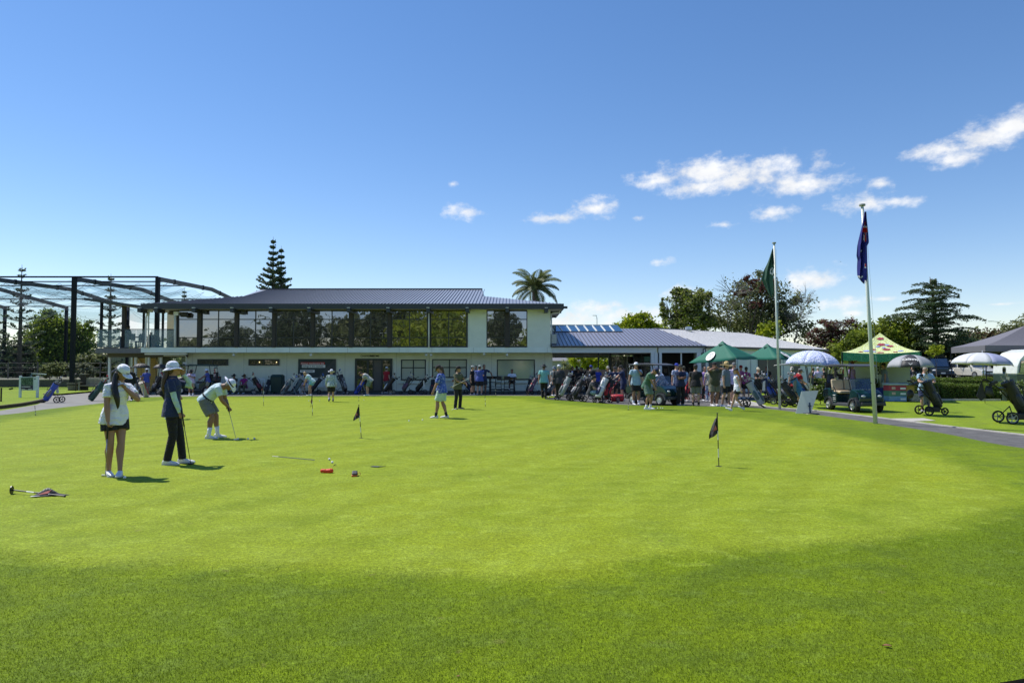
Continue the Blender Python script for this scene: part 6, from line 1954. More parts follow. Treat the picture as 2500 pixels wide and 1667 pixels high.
person('man in a black shirt and light grey shorts standing with his back to us', 1698, 992, 886, 70, skin='light', build=1.08, top='black', bcol='grey', hat='cap', hcol='char', shoes='black', socks=('black', 'ankle'), group=GC)
person('stocky man in a sage polo and khaki shorts raising both hands to his face', 1743, 991, 880, -80, skin='mid', build=1.2, belly=.05, top='olive', bcol='khaki', hat='cap', hcol='black', shoes='white', group=GC, pose=BINO)
person('woman in a purple top and black trousers behind the khaki shorts', 1720, 976, 893, -90, Y=34.5, sex='f', skin='mid', top='purple', bottom='trousers', bcol='black', hair='black', shoes='white', group=GC)
person('woman in white patterned trousers beside the khaki shorts', 1731, 976, 893, 100, Y=33.5, sex='f', skin='light', top='cream', bottom='trousers', bcol='splash', hair='blond', shoes='white', group=GC)
person('man in a slate shirt, black shorts and broad straw hat', 1771, 993, 878, -40, skin='light', build=1.12, belly=.05, top='bgrey', bcol='black', hat='straw', hcol='straw', hair='brown', shoes='white', group=GC, pose=dict(hyaw=15, rf=(.1, -.1, 0), lf=(-.1, .1, 0)))
m9 = person('woman with long ginger hair in a white top and black shorts striding left', 1800, 1003, 893, 165, z=GZ, sex='f', build=.95, skin='light', top='white', sleeve='none', bottom='short_shorts', bcol='black', hat='cap', hcol='char', hair='ginger', tail='long', shoes='white', group=GC,
            pose=dict(WALK, lean=4, rf=(.05, -.22, .06), rp=-30, lf=(-.05, .26, 0), rh=(.24, .1, .82), lh=(-.22, -.12, .84)))
person('man in a grey cap behind the ginger-haired woman', 1791, 985, 880, -85, Y=32, skin='light', top='lilac', bcol='black', hat='cap', hcol='grey', group=GC)
person('woman in a red cap and pink top under the first parasol', 1808, 972, 889, -90, Y=37, sex='f', skin='light', top='pink', bcol='black', hat='cap', hcol='red', group=GC)
person('woman in a magenta top with black cap between the parasols', 1822, 972, 893, 80, Y=36.5, sex='f', skin='mid', top='magenta', bcol='black', hat='cap', hcol='black', group=GC)
person('person in black with a cream cap facing us behind the golf bags', 1850, 972, 894, -90, Y=35, skin='light', top='black', bcol='black', hat='cap', hcol='cream', group=GC, pose=FOLD)
person('shadowed man in black under the second parasol', 1872, 972, 893, -120, Y=40, skin='tan', top='black', bcol='black', hair='black', group=GC)
person('man in a red polo and grey cap sitting forward among the golf bags', 1944, 982, 890, 10, Y=31, H=1.76, skin='light', top='red', bcol='grey', hat='cap', hcol='grey', group=GC, pose=dict(BENDBAG, lean=20, curl=20, hpitch=20, rh=(.1, .4, .95), lh=(-.1, .4, .95)))
person('person in a slate shirt behind the red polo', 1935, 975, 893, 120, Y=35, skin='light', top='bgrey', bcol='black', hair='grey', group=GC)
person('person in a lilac shirt seen from behind under the blue umbrella', 1998, 962, 893, 95, Y=43, skin='light', build=1.1, top='lilac', bcol='black', hair='grey', hat='cap', hcol='white', group=GC)
person('person in a dark floral top left of the lilac shirt', 1985, 962, 896, 60, Y=44, skin='light', top='char', bcol='black', hair='brown', group=GC)
person('person in black right of the lilac shirt', 2013, 962, 896, 150, Y=43.5, skin='light', top='black', bcol='black', hair='black', group=GC)
person('man in grey tee shirt and black cap beside the marquee banner', 2160, 975, 880, 160, skin='mid', build=1.1, top='bgrey', bcol='lgrey', hat='cap', hcol='black', hair='black', shoes='white', group=GC)
person('person in a blue cap inside the marquee behind the buggy roof', 2078, 968, 878, -60, Y=36.5, skin='mid', top='purple', bcol='black', hat='cap', hcol='royal', group=GC)
person('man in black inside the marquee left of the banner letters', 2100, 968, 877, -80, Y=38.5, skin='light', top='black', bcol='black', hair='brown', group=GC)
person('taller man in black inside the marquee beside the white pole', 2118, 968, 876, -110, Y=38, skin='light', top='black', bcol='black', hair='brown', group=GC, pose=PHONE)
m10 = person('older man in a striped pale blue polo standing under the dark umbrella', 2257, 1006, 893, -100, Y=26, skin='light', build=1.2, belly=.07, top='lblue', bcol='navy', hair='grey', group='golfer under the umbrella', pose=dict(PHONE, rh=(.08, .34, 1.10), lh=(-.12, .34, 1.08)), H=1.76)
for z_ in (1.22, 1.27):
    c_ = m10['W'] @ Vector((0, 0, 0))
# balcony
person('silhouetted man in a cap sitting high at the balcony table', 316, 850, 797, -150, z=zt, Y=46, H=1.80, skin='dark', top='navy', bcol='black', hat='cap', hcol='black', hair='black', pose=dict(SITHIGH, hipz=.70), group='people on the balcony')
person('silhouetted person seated by the balcony plant', 371, 850, 806, -90, z=zt, Y=47.5, H=1.65, skin='dark', top='char', bcol='black', hair='black', pose=SIT, group='people on the balcony')
# people behind the hedge, near the cars
for i, (px, ty, tp, lb) in enumerate(((2190, 893, 'black', 'person in black behind the hedge under the dark umbrella'), (2206, 892, 'white', 'person in white behind the hedge'), (2216, 895, 'navy', 'person in navy behind the hedge'), (2230, 894, 'black', 'dark-haired person behind the hedge near the black car'))):
    person(lb, px, 950, ty, (-40, 60, -120, 150)[i], Y=44 + i * .4, skin='light', top=tp, bcol='black', bottom='trousers', hair='black', group='people behind the hedge')

# ---------------------------------------------------------------- golf trolleys and bags
tyre = M('tyre', (.018, .018, .018), rough=.85)
hubm = M('hub_grey', (.35, .36, .38), rough=.4, metal=.5)
ironm = M('iron_head', (.42, .43, .45), rough=.3, metal=.85)
BAG = dict(black=(.014, .014, .016), dark=(.035, .037, .042), navy=(.02, .03, .09), blue=(.03, .07, .40), cyan=(.06, .25, .55), grey=(.15, .155, .165), lgrey=(.36, .37, .38), white=(.68, .68, .69), red=(.42, .02, .03), green=(.02, .07, .05), purple=(.10, .05, .10), cream=(.5, .46, .36), maroon=(.14, .02, .04), teal=(.07, .11, .12))
def bm_(c): return M('bag_' + c, BAG[c], rough=.55, var=.12, scale=10, bump=.3, bscale=12)
COVM = [M('headcover_' + k, v, rough=.7, var=.1) for k, v in (('white', (.65, .65, .66)), ('red', (.45, .03, .03)), ('black', (.02, .02, .02)), ('grey', (.25, .26, .28)), ('blue', (.05, .12, .4)))]
TG = 'golf trolleys and bags waiting around the clubhouse'
def golf_bag(root, bot, top, col, acc, rnd, R=.14, nclub=9, big=True):
    """bag with pockets and clubs between two points, as parts of root"""
    bot = Vector(bot); top = Vector(top); d = (top - bot).normalized()
    x = d.cross(Vector((0, 1, 0))).normalized(); y = Vector((0, 1, 0)); y = (y - d * y.dot(d)).normalized(); x = y.cross(d)
    if x.z < 0: x = -x              # x: outer (upper) side of the leaning bag
    Ln = (top - bot).length
    m = MB()
    m.ell([(bot + d * (Ln * t), x * (R * a), y * (R * c)) for t, a, c in ((0, .72, .85), (.03, .86, .98), (.25, .92, 1.0), (.6, .86, .92), (.85, .92, 1.0), (.97, 1.0, 1.08), (1.0, .95, 1.02))], 14)
    bag = m.build('bag', bm_(col), root, smooth=True)
    m = MB(); c = bot + d * (Ln * .28) + x * R * .82
    m.ell([(c + d * (Ln * t), x * (R * .42 * a), y * (R * .72 * a)) for t, a in ((-.20, .6), (-.17, .95), (0, 1), (.17, .9), (.20, .5))], 10)
    m.build('pocket', bm_(acc), bag, smooth=True)
    m = MB(); c = bot + d * (Ln * .68) + x * R * .75
    m.ell([(c + d * (Ln * t), x * (R * .3 * a), y * (R * .6 * a)) for t, a in ((-.13, .6), (-.1, .95), (.1, .9), (.13, .5))], 10)
    m.build('pocket', bm_(acc if rnd.random() < .5 else col), bag, smooth=True)
    c = bot + d * (Ln * .5) + x * R * .98
    MB().prism([c - y * .045 - d * .03, c + y * .045 - d * .03, c + y * .045 + d * .05, c - y * .045 + d * .05], x * .006).build('badge', wht if rnd.random() < .7 else bm_('red'), bag)
    if rnd.random() < .55:
        c = top - d * .08 + y * R * 1.05 * rnd.choice((-1, 1)); tw_ = M('towel_' + 'abc'[seed_ := rnd.randrange(3)], ((.6, .6, .58), (.12, .14, .2), (.3, .32, .3))[seed_], rough=.9)
        MB().prism([c + x * .05, c - x * .06, c - x * .09 - Vector((0, 0, .36)), c + x * .03 - Vector((0, 0, .42))], y * .012).build('towel', tw_, bag)
    if rnd.random() < .4:
        MB().tube([bot + d * Ln * .2 + y * R * 1.1, top + d * .22 + y * R * .9], [.03, .022], 8).build('rolled_umbrella', bm_(rnd.choice(('black', 'navy', 'lgrey', 'red'))), bag)
    for s_ in (-1, 1):
        m = MB(); c = bot + d * (Ln * .42) + y * s_ * R * .85
        m.ell([(c + d * (Ln * t), x * (R * .5 * a), y * (R * .28 * a)) for t, a in ((-.2, .6), (-.15, .95), (.12, .9), (.2, .4))], 8)
        m.build('side_pocket', bm_(acc if rnd.random() < .6 else col), bag, smooth=True)
    MB().tube([bot + d * Ln * .92 + x * R, bot + d * Ln * .7 + x * (R + .10), bot + d * Ln * .45 + x * (R + .04)], .012, 5).build('strap', bm_('black'), bag)
    m = MB(); m.ell([(top - d * .03, x * R * 1.04, y * R * 1.12), (top + d * .012, x * R * 1.06, y * R * 1.14)], 14)
    m.build('rim', bm_('black'), bag)
    for k in range(nclub):
        a = rnd.random() * 6.28; q = rnd.uniform(.25, .8) * R
        p = top + x * math.cos(a) * q + y * math.sin(a) * q
        wood = k < 3
        ln_ = rnd.uniform(.20, .32) if wood else rnd.uniform(.08, .20)
        e = p + d * ln_ + x * math.cos(a) * .03 + y * math.sin(a) * .03
        c_ = MB().tube([p - d * .1, e], .006, 5)
        if wood:
            c_.build('club', shaftm, root)
            MB().sphere(e + d * .02, (.032, .042, .05), 8, 6, Matrix.Rotation(a, 3, 'Z')).build('headcover', COVM[(0, 2, 2, 3, 3, 2, 4, 0, 1)[rnd.randrange(9)]], root, smooth=True)
        else:
            c_.obox(e + d * .012, (.022, .075, .05), Matrix.Rotation(a, 3, 'Z'))
            c_.build('club', ironm, root)
def wheel(root, c, r, w=.045, ax='Y', hub=hubm, spokes=5):
    t = MB().ring(c, r - w * .4, w * .42, ax, 20, 6).build('wheel', tyre, root, smooth=True)
    m = MB(); c = Vector(c)
    m.ring(c, r - w * .85, .010, ax, 18, 5)
    for i in range(spokes):
        a = i * 2 * math.pi / spokes
        v = Vector((math.cos(a), 0, math.sin(a))) if ax == 'Y' else Vector((0, math.cos(a), math.sin(a)))
        m.beam(c + v * .02, c + v * (r - w * .8), .018, .012, up=(0, 1, 0) if ax == 'Y' else (1, 0, 0))
    m.lathe([(.028, -.028), (.028, .028)], c, 8, ax)
    m.build('hub', hub, t)
def trolley(label, px, fy, yaw, col='black', acc='dark', kind='three', seed=0, Y=None, z=0.0, frame=None, s=1.0, hub=None):
    """yaw: direction in which the bag leans up and the handle points; 0 = right"""
    rnd = random.Random(seed + 500); yaw += rnd.uniform(-22, 22) * (kind != 'power')
    if Y is None: Y = G(px, fy, z).y
    root = tag(empty('golf_trolley' if kind != 'stand' else 'golf_bag', (XA(px, Y), Y, z), math.radians(yaw)), label, 'golf trolley' if kind != 'stand' else 'golf bag', TG)
    fm = frame or blackm; hb = hub or (hubm if rnd.random() < .5 else blackm)
    if kind == 'stand':
        golf_bag(root, (-.28, 0, .05), (.22, 0, .83), col, acc, rnd)
        for s_ in (-1, 1):
            MB().tube([(.14, s_ * .05, .70), (.42, s_ * .28, .01)], .010, 6).build('leg', shaftm, root)
    elif kind == 'two':       # pull cart standing on two wheels and a foot
        golf_bag(root, (-.36, 0, .12), (.10, 0, .92), col, acc, rnd)
        m = MB(); m.tube([(-.40, 0, .05), (-.30, 0, .14), (.10, 0, .78), (.34, 0, 1.02), (.52, 0, 1.02)], .014, 6)
        m.tube([(-.05, 0, .50), (.22, -.30, .15)], .010, 5); m.tube([(-.05, 0, .50), (.22, .30, .15)], .010, 5)
        m.obox((-.40, 0, .05), (.2, .24, .03), (0, -.5, 0))
        m.build('frame', fm, root)
        MB().tube([(.44, -.07, 1.02), (.44, .07, 1.02)], .018, 6).build('handle', gripm, root)
        for s_ in (-1, 1): wheel(root, (.22, s_ * .32, .15), .15, hub=hb)
    else:
        dx = rnd.uniform(-.16, .10); golf_bag(root, (-.34, 0, .24), (.16 + dx, 0, 1.00 - dx * .5 + rnd.uniform(-.06, .04)), col, acc, rnd)
        m = MB(); m.tube([(-.50, 0, .16), (-.34, 0, .18), (.24, 0, .86), (.46, 0, 1.04), (.56, 0, 1.06)], .018, 6)
        m.tube([(.08, -.30, .16), (0, 0, .42), (.08, .30, .16)], .014, 5)
        m.tube([(-.34, 0, .18), (.08, -.26, .15)], .012, 5); m.tube([(-.34, 0, .18), (.08, .26, .15)], .012, 5)
        m.obox((-.36, 0, .20), (.06, .26, .04), (0, -.6, 0)); m.obox((.16, 0, .86), (.06, .24, .04), (0, -.6, 0))
        m.build('frame', fm, root)
        MB().tube([(.50, -.12, 1.05), (.57, -.06, 1.08), (.57, .06, 1.08), (.50, .12, 1.05)], .018, 6).build('handle', gripm, root)
        MB().obox((.36, 0, .99), (.16, .14, .06), (0, .5, 0)).build('console', blackm, root)
        for s_ in (-1, 1): wheel(root, (.10, s_ * .31, .15), .15, hub=hb)
        wheel(root, (-.52, 0, .12), .12, hub=hb)
        if kind == 'power':
            MB().obox((-.16, 0, .18), (.34, .24, .16), (0, 0, 0)).build('battery_box', blackm, root, bevel=.02)
    if s != 1.0: root.scale = (s, s, s)
    return root

t1 = trolley('blue and grey bag on a two-wheeled trolley standing on the left footpath', 134, 983, 8, 'blue', 'grey', 'two', 1)
trolley('dark green golf bag leaning right at the edge of the left path', 240, 979, 25, 'green', 'black', 'stand', 2, s=1.12)
trolley('white stand bag with splayed legs seen head-on beside the black umbrella', 352, 972, -80, 'cream', 'lgrey', 'stand', 3, Y=38)
trolley('black trolley in the shade just left of the man in the blue polo', 338, 966, 150, 'black', 'dark', 'three', 4, Y=41)
trolley('black trolley in the shade right of the man in the blue polo', 388, 966, 20, 'black', 'grey', 'three', 5, Y=42)
trolley('black trolley with pinkish pocket left of the green bin', 624, 966, 195, 'black', 'maroon', 'three', 6, Y=42.6)
trolley('upright dark bag standing close to the green bin', 654, 966, 80, 'black', 'dark', 'stand', 7, Y=43.2)
trolley('teal-black stand bag with silver legs right of the bin', 703, 966, 25, 'teal', 'dark', 'stand', 8, Y=41.4, s=1.12)
trolley('second stand bag with silver legs, nearer the bending woman', 727, 966, 20, 'teal', 'black', 'stand', 9, Y=41.9, s=1.08)
trolley('black trolley between the bending woman and the walking man', 775, 966, 10, 'black', 'purple', 'three', 10, Y=42.4)
trolley('black trolley leaning left against the banner end, behind the walking man', 833, 966, 165, 'black', 'grey', 'three', 11, Y=42.2, s=1.1)
trolley('royal blue stand bag in front of the glass doors', 879, 966, 30, 'blue', 'navy', 'stand', 12, Y=42)
trolley('black trolley with white striped towel right of the doors', 954, 966, 15, 'black', 'white', 'three', 13, Y=41.8)
trolley('bulky black trolley below the left pale window', 999, 966, 20, 'dark', 'purple', 'three', 14, Y=42)
trolley('black trolley under the man stooping by the window', 1030, 966, 0, 'black', 'black', 'three', 15, Y=42.2)
trolley('black bag standing between the two pale windows', 1056, 966, 70, 'black', 'dark', 'stand', 16, Y=43)
trolley('dark bag low behind the man in the olive polo', 1138, 966, 150, 'navy', 'black', 'three', 17, Y=42.8)
trolley('dark purple trolley behind the teal-shirted man', 1304, 966, 20, 'purple', 'dark', 'three', 18, Y=41.5)
trolley('small black stand bag against the clubhouse end wall', 1292, 966, 60, 'black', 'black', 'stand', 19, Y=43.5)
trolley('black trolley between the teal shirt and the man in black', 1346, 975, 30, 'black', 'grey', 'three', 20, Y=37)
trolley('silver grey bag on a black trolley, first in the breezeway row', 1387, 980, 25, 'lgrey', 'grey', 'three', 21, Y=34.5, s=1.12)
trolley('black trolley with silver hubs behind the silver grey bag', 1412, 978, 30, 'dark', 'lgrey', 'three', 22, Y=36.5)
trolley('black trolley the seated man leans beside', 1418, 984, 10, 'black', 'dark', 'power', 23, Y=33.6)
trolley('black trolley behind the seated man with pale covers', 1450, 978, 170, 'black', 'white', 'three', 24, Y=36)
trolley('white and navy bag on the nearest trolley of the breezeway row', 1474, 985, 20, 'white', 'navy', 'three', 25, Y=32.4, s=1.12)
trolley('red-framed trolley with a black bag beside the white one', 1493, 985, 15, 'black', 'red', 'three', 26, Y=32.6, frame=bm_('red'))
o = tag(MB().ell([(Vector((0, 0, 0)) + Vector((t, 0, .18)), Vector((0, .17 * a, 0)), Vector((0, 0, .18 * a))) for t, a in ((-.3, .75), (-.26, .95), (0, 1), (.26, .95), (.3, .7))], 12).build('duffel_bag', bm_('red'), None, smooth=True), 'bright red round bag on the asphalt by the trolleys', 'bag')
o.location = (XA(1507, 33.5), 33.5, 0)
trolley('black trolley behind the left end of the green buggy', 1534, 972, 160, 'black', 'dark', 'three', 27, Y=37)
trolley('dark bag with pale clubs left of the man with folded arms', 1640, 980, 10, 'maroon', 'navy', 'three', 28, Y=33)
trolley('red-wheeled trolley between the folded arms and the grey shorts', 1684, 982, 20, 'black', 'red', 'three', 29, Y=33.4, frame=bm_('red'), hub=bm_('red'))
trolley('red trolley behind the woman in purple', 1716, 978, 160, 'red', 'black', 'three', 30, Y=35.5, frame=bm_('red'), hub=bm_('red'))
trolley('black trolley hidden behind the straw hat man', 1757, 982, 30, 'black', 'grey', 'three', 31, Y=32.5)
trolley('white and grey bag on a wide-tyred cart right of the ginger-haired woman', 1834, 996, 165, 'lgrey', 'teal', 'two', 32, Y=28.6, s=1.15)
trolley('navy bag with a white trim lying back in the parasol row', 1868, 984, 160, 'navy', 'blue', 'three', 33, Y=31.5, s=1.1)
trolley('navy bag with maroon pocket next to the first navy bag', 1882, 986, 165, 'navy', 'maroon', 'three', 34, Y=32.4, s=1.1)
trolley('black trolley half behind the left flagpole', 1897, 986, 160, 'black', 'grey', 'three', 35, Y=31.2)
trolley('black framed trolley with silver wheels right of the left flagpole', 1920, 991, 160, 'dark', 'black', 'power', 36, Y=29.2)
trolley('bright blue and white bag hanging off a trolley by the prize board', 1940, 990, 160, 'cyan', 'blue', 'three', 37, Y=29.6, s=1.15)
trolley('tall dark bag full of clubs beside the red polo', 1962, 978, 170, 'dark', 'black', 'stand', 38, Y=31.5, s=1.2)
trolley('dark bag under the blue umbrella behind the hedge', 2005, 955, 150, 'black', 'dark', 'three', 39, Y=41)
tB = trolley('black powered trolley with grey towel and battery under the dark umbrella', 2262, 1011, 175, 'black', 'dark', 'power', 40, Y=24.2, s=1.12)
part('towel', M('towel', (.30, .33, .33), rough=.9, var=.1), tB, ((-.16, -.20, .30), (.02, -.175, .74)))
MB().sphere((.50, -.02, .66), (.10, .12, .14), 10, 8).build('pouch', bm_('black'), tB, smooth=True)
tC = trolley('big black trolley cut by the right photo edge with a hanging pouch', 2462, 1032, 172, 'black', 'dark', 'power', 41, Y=20.6, s=1.22)
MB().ell([((.42, -.08, .92), (.07, 0, 0), (0, .04, 0)), ((.42, -.08, .74), (.10, 0, 0), (0, .06, 0)), ((.34, -.08, .66), (.05, 0, 0), (0, .03, 0))], 10).build('pouch', bm_('dark'), tC, smooth=True)
MB().prism([(.58, -.1, 1.04), (.56, -.1, .98), (.48, -.1, .64), (.60, -.1, .54), (.70, -.1, .66), (.60, -.1, .98)], (0, .015, 0)).build('towel', bm_('black'), tC)
for i, (px, lb) in enumerate(((2178, 'first dark trolley behind the hedge left of the dark umbrella'), (2198, 'dark trolley behind the hedge below the umbrella edge'), (2224, 'dark trolley behind the hedge below the umbrella middle'))):
    trolley(lb, px, 950, (20, 160, 40)[i], 'black', ('grey', 'lgrey', 'dark')[i], 'three', 50 + i, Y=43 + i * .3)

# ---------------------------------------------------------------- buggies
cart_g = M('buggy_green', (.003, .028, .028), rough=.25, var=.04, coat=.35)
cart_t = M('buggy_trim', (.05, .053, .06), rough=.5)
beige = M('seat_beige', (.52, .42, .28), rough=.6, var=.05)
cream_ = M('buggy_cream', (.6, .58, .5), rough=.35)
shield = clearmat('windscreen', .42, (.10, .16, .30), rough=.04)
def buggy(label, px, Y, hd, body=None, seat=None, roofc=None, z=0.0, words=True, half=True):
    body = body or cart_g; seat = seat or beige; roofc = roofc or cart_t
    r = tag(empty('golf_buggy', (XA(px, Y), Y, z), math.radians(hd)), label, 'golf cart', 'golf buggies')
    def prof(pts, w0, w1=None, bev=.035, mat=None, nm='body'):
        """side profile (x,z) across the width"""
        w1 = w1 or w0
        m = MB().add([(x, -w0, z_) for x, z_ in pts] + [(x, w0, z_) for x, z_ in pts], [tuple(reversed(range(len(pts)))), tuple(range(len(pts), 2 * len(pts)))] + [(i, (i + 1) % len(pts), len(pts) + (i + 1) % len(pts), len(pts) + i) for i in range(len(pts))])
        return m.build(nm, mat, r, bevel=bev)
    # rear body with wheel arch
    prof([(-1.12, .52), (-1.16, .70), (-1.05, .86), (-.72, .90), (-.32, .70), (-.22, .62), (-.22, .28), (-.42, .28), (-.46, .44), (-.58, .53), (-.74, .55), (-.90, .51), (-1.0, .44)], .58, mat=body, nm='rear_body')
    prof([(-.22, .26), (-.22, .33), (.52, .33), (.52, .26)], .58, mat=cart_t, nm='floor')
    prof([(-.46, .20), (-.46, .30), (.50, .30), (.60, .20)], .60, bev=.01, mat=cart_t, nm='sill')
    # cowl
    prof([(.42, .33), (.56, .80), (.66, .88), (.86, .86), (1.08, .74), (1.20, .58), (1.20, .40), (1.12, .40), (1.06, .50), (.94, .56), (.80, .55), (.68, .48), (.62, .33)], .50, bev=.06, mat=body, nm='cowl')
    prof([(1.12, .26), (1.16, .40), (1.26, .40), (1.26, .26)], .46, bev=.03, mat=cart_t, nm='bumper')
    for s_ in (-1, 1):      # wheel arches and lights
        for cx, n_ in ((.86, 'front_arch'), (-.72, 'rear_arch')):
            m = MB(); k = 9
            ro, ri = (.33, .26)
            pts = [Vector((cx + ro * math.cos(math.pi * i / k), s_ * .60, .25 + ro * math.sin(math.pi * i / k) * .92)) for i in range(k + 1)] + [Vector((cx + ri * math.cos(math.pi * i / k), s_ * .60, .25 + ri * math.sin(math.pi * i / k) * .92)) for i in reversed(range(k + 1))]
            for i in range(k):
                m.prism([pts[i], pts[i + 1], pts[2 * k - i], pts[2 * k + 1 - i]], (0, -s_ * .22, 0))
            m.build(n_, cart_t, r)
        MB().sphere((1.16, s_ * .34, .62), (.06, .10, .05), 10, 6).build('headlight', M('lamp_glass', (.6, .62, .65), rough=.1), r, smooth=True)
    # wheels
    for cx in (-.72, .86):
        for s_ in (-1, 1):
            t = MB().lathe([(.10, -.10), (.20, -.10), (.235, -.07), (.24, 0), (.235, .07), (.20, .10), (.10, .10)], (cx, s_ * .49, .235), 24, 'Y').build('wheel', tyre, r, smooth=False)
            m = MB().lathe([(.01, .03), (.05, .035), (.06, .02), (.125, .015), (.135, .03), (.14, .0), (.12, -.02)], (cx, s_ * .59, .235), 20, 'Y') if s_ > 0 else MB().lathe([(.01, -.03), (.05, -.035), (.06, -.02), (.125, -.015), (.135, -.03), (.14, .0), (.12, .02)], (cx, s_ * .59, .235), 20, 'Y')
            m.build('rim', alum, t)
            mm = MB()
            for q in range(7):
                a = q * 6.283 / 7
                mm.beam((cx + .04 * math.cos(a), s_ * .605, .235 + .04 * math.sin(a)), (cx + .125 * math.cos(a), s_ * .605, .235 + .125 * math.sin(a)), .022, .02, up=(0, 1, 0))
            mm.build('spokes', alum, t)
    # seats
    for s_ in (-1, 1):
        part('seat', seat, r, ((-.52, s_ * .27 - .25, .68), (-.02, s_ * .27 + .25, .80)), bevel=.05)
        m = MB().obox((-.60, s_ * .27, 1.02), (.12, .50, .46), (0, -.18, 0)); m.build('seat_back', seat, r, bevel=.055)
    MB().tube([(-.52, -.6, .74), (-.50, -.61, .90), (-.28, -.61, .92), (-.16, -.60, .72)], .018, 6).build('arm_rail', blackm, r)
    MB().tube([(-.52, .6, .74), (-.50, .61, .90), (-.28, .61, .92), (-.16, .60, .72)], .018, 6).build('arm_rail', blackm, r)
    MB().ring((0, 0, 0), .17, .014, 'Z', 20, 6).xf(Matrix.Translation((.36, .27, 1.02)) @ Matrix.Rotation(math.radians(-55), 4, 'Y')).build('steering_wheel', blackm, r, smooth=True)
    MB().tube([(.56, .27, .82), (.37, .27, 1.01)], .018, 6).build('steering_column', blackm, r)
    # roof and posts
    rz = 1.80
    rp = [(-.98, rz - .04), (-.95, rz + .02), (-.5, rz + .06), (.3, rz + .06), (.68, rz + .01), (.74, rz - .05), (.6, rz - .03), (-.8, rz - .05)]
    prof(rp, .60, bev=.03, mat=roofc, nm='roof')
    for s_ in (-1, 1):
        MB().tube([(.62, s_ * .50, .84), (.42, s_ * .54, rz - .03)], .022, 6).build('roof_post', blackm, r)
        MB().tube([(-1.0, s_ * .50, .80), (-.86, s_ * .54, rz - .04)], .022, 6).build('roof_post', blackm, r)
    a, b = (.655, .86), (.56, 1.28)
    MB().prism([(a[0], -.47, a[1]), (a[0], .47, a[1]), (b[0], .49, b[1]), (b[0], -.49, b[1])], (.012, 0, .004)).build('windscreen', shield, r)
    MB().tube([(b[0], -.49, b[1]), (b[0], .49, b[1])], .014, 6).build('windscreen_rail', cart_t, r)
    MB().obox((-1.12, 0, .95), (.16, .9, .30), (0, 0, 0)).build('bag_well', cart_t, r, bevel=.03)
    if words:
        for i, (l_, h_) in enumerate(((.26, .050), (.28, .016), (.27, .036), (.28, .014))):
            part('lettering', wht, r, ((-.62 + .22, -.596, .60 - i * .072), (-.62 + .22 + l_ * .6, -.590, .60 - i * .072 + h_ * .6)))
    return r
b1 = buggy('dark green buggy with beige seats parked empty behind the right flagpole', 2080, 26.6, -82)
b1.scale = (.96, .96, .97)
golf_bag(b1, (-1.2, -.22, .75), (-1.15, -.22, 1.45), 'navy', 'grey', random.Random(3)); golf_bag(b1, (-1.2, .25, .75), (-1.15, .25, 1.45), 'black', 'dark', random.Random(4))
b2 = buggy('dark green buggy behind the two men at the right edge of the green', 1594, 31.0, -52)
golf_bag(b2, (-1.2, -.2, .75), (-1.15, -.2, 1.4), 'black', 'dark', random.Random(5))
b3 = buggy('dark buggy with long dark roof parked by the clubhouse wall behind two men', 487, 43.0, 180, roofc=M('buggy_roof_dark', (.02, .05, .045), rough=.5), seat=M('seat_dark', (.04, .04, .045)))
golf_bag(b3, (-1.2, .2, .7), (-1.12, .2, 1.35), 'black', 'dark', random.Random(6))
b4 = buggy('buggy with a cream roof and blue windscreen behind the bags under the second parasol', 1925, 36.5, 160, roofc=cream_, body=cream_)
bd2 = buggy('dark roofed buggy by the timber shed left of the clubhouse wall', 432, 45.2, 0, seat=M('seat_dark', (.04, .04, .045)), roofc=M('buggy_roof_dark', (.02, .05, .045), rough=.5))

# ---------------------------------------------------------------- umbrellas
def umbrella(label, px, Y, ytop, yrim, halfpx, cols, n=8, tilt=(0, 0), foot=None, pole_r=.012, polem=None, double=False, words=None, rot=.2, name='umbrella', z0=None):
    top = U(px, ytop, Y); Rr = halfpx * Y / FPX; h = top.z - ZA(yrim, Y)
    r = tag(empty(name, (top.x, Y, 0)), label, 'umbrella', 'golf umbrellas')
    A = Vector((0, 0, top.z))
    T = Matrix.Translation(A) @ Matrix.Rotation(math.radians(tilt[0]), 4, 'Y') @ Matrix.Rotation(math.radians(tilt[1]), 4, 'X')
    for k in range(n):
        a0 = rot + 2 * math.pi * k / n; a1 = rot + 2 * math.pi * (k + 1) / n
        rows = 7; vs = []; fs = []
        for i in range(rows + 1):
            t = i / rows; rr = Rr * math.sin(t * math.pi / 2 * .92) / math.sin(math.pi / 2 * .92); zz = -h * (1 - math.cos(t * math.pi / 2 * .96))
            for j in range(5):
                f = j / 4; a = a0 + (a1 - a0) * f
                sag = 1 - (.035 + .045 * t) * 4 * f * (1 - f)
                vs.append(T @ Vector((math.cos(a) * rr * sag, math.sin(a) * rr * sag, zz + .02 * t * 4 * f * (1 - f) * h)))
        for i in range(rows):
            for j in range(4):
                q = i * 5 + j; fs.append((q, q + 1, q + 6, q + 5))
        m = MB().add(vs, fs)
        o = m.build('panel', cols[k % len(cols)], r, smooth=True, fix=False)
        sd_ = o.modifiers.new('thick', 'SOLIDIFY'); sd_.thickness = .004
        MB().tube([T @ Vector((0, 0, -.02)), T @ Vector((math.cos(a0) * Rr * .6, math.sin(a0) * Rr * .6, -h * .38)), T @ Vector((math.cos(a0) * Rr * 1.01, math.sin(a0) * Rr * 1.01, -h * 1.0))], .005, 4).build('rib', blackm, r)
    MB().tube([T @ Vector((0, 0, .07)), T @ Vector((0, 0, -.03))], .012, 6).build('tip', cols[0], r)
    ft = Vector(foot) - Vector((top.x, Y, 0)) if foot is not None else Vector((0, 0, 0))
    MB().tube([A, ft], pole_r, 8).build('pole', polem or blackm, r)
    return r, T, Rr, h
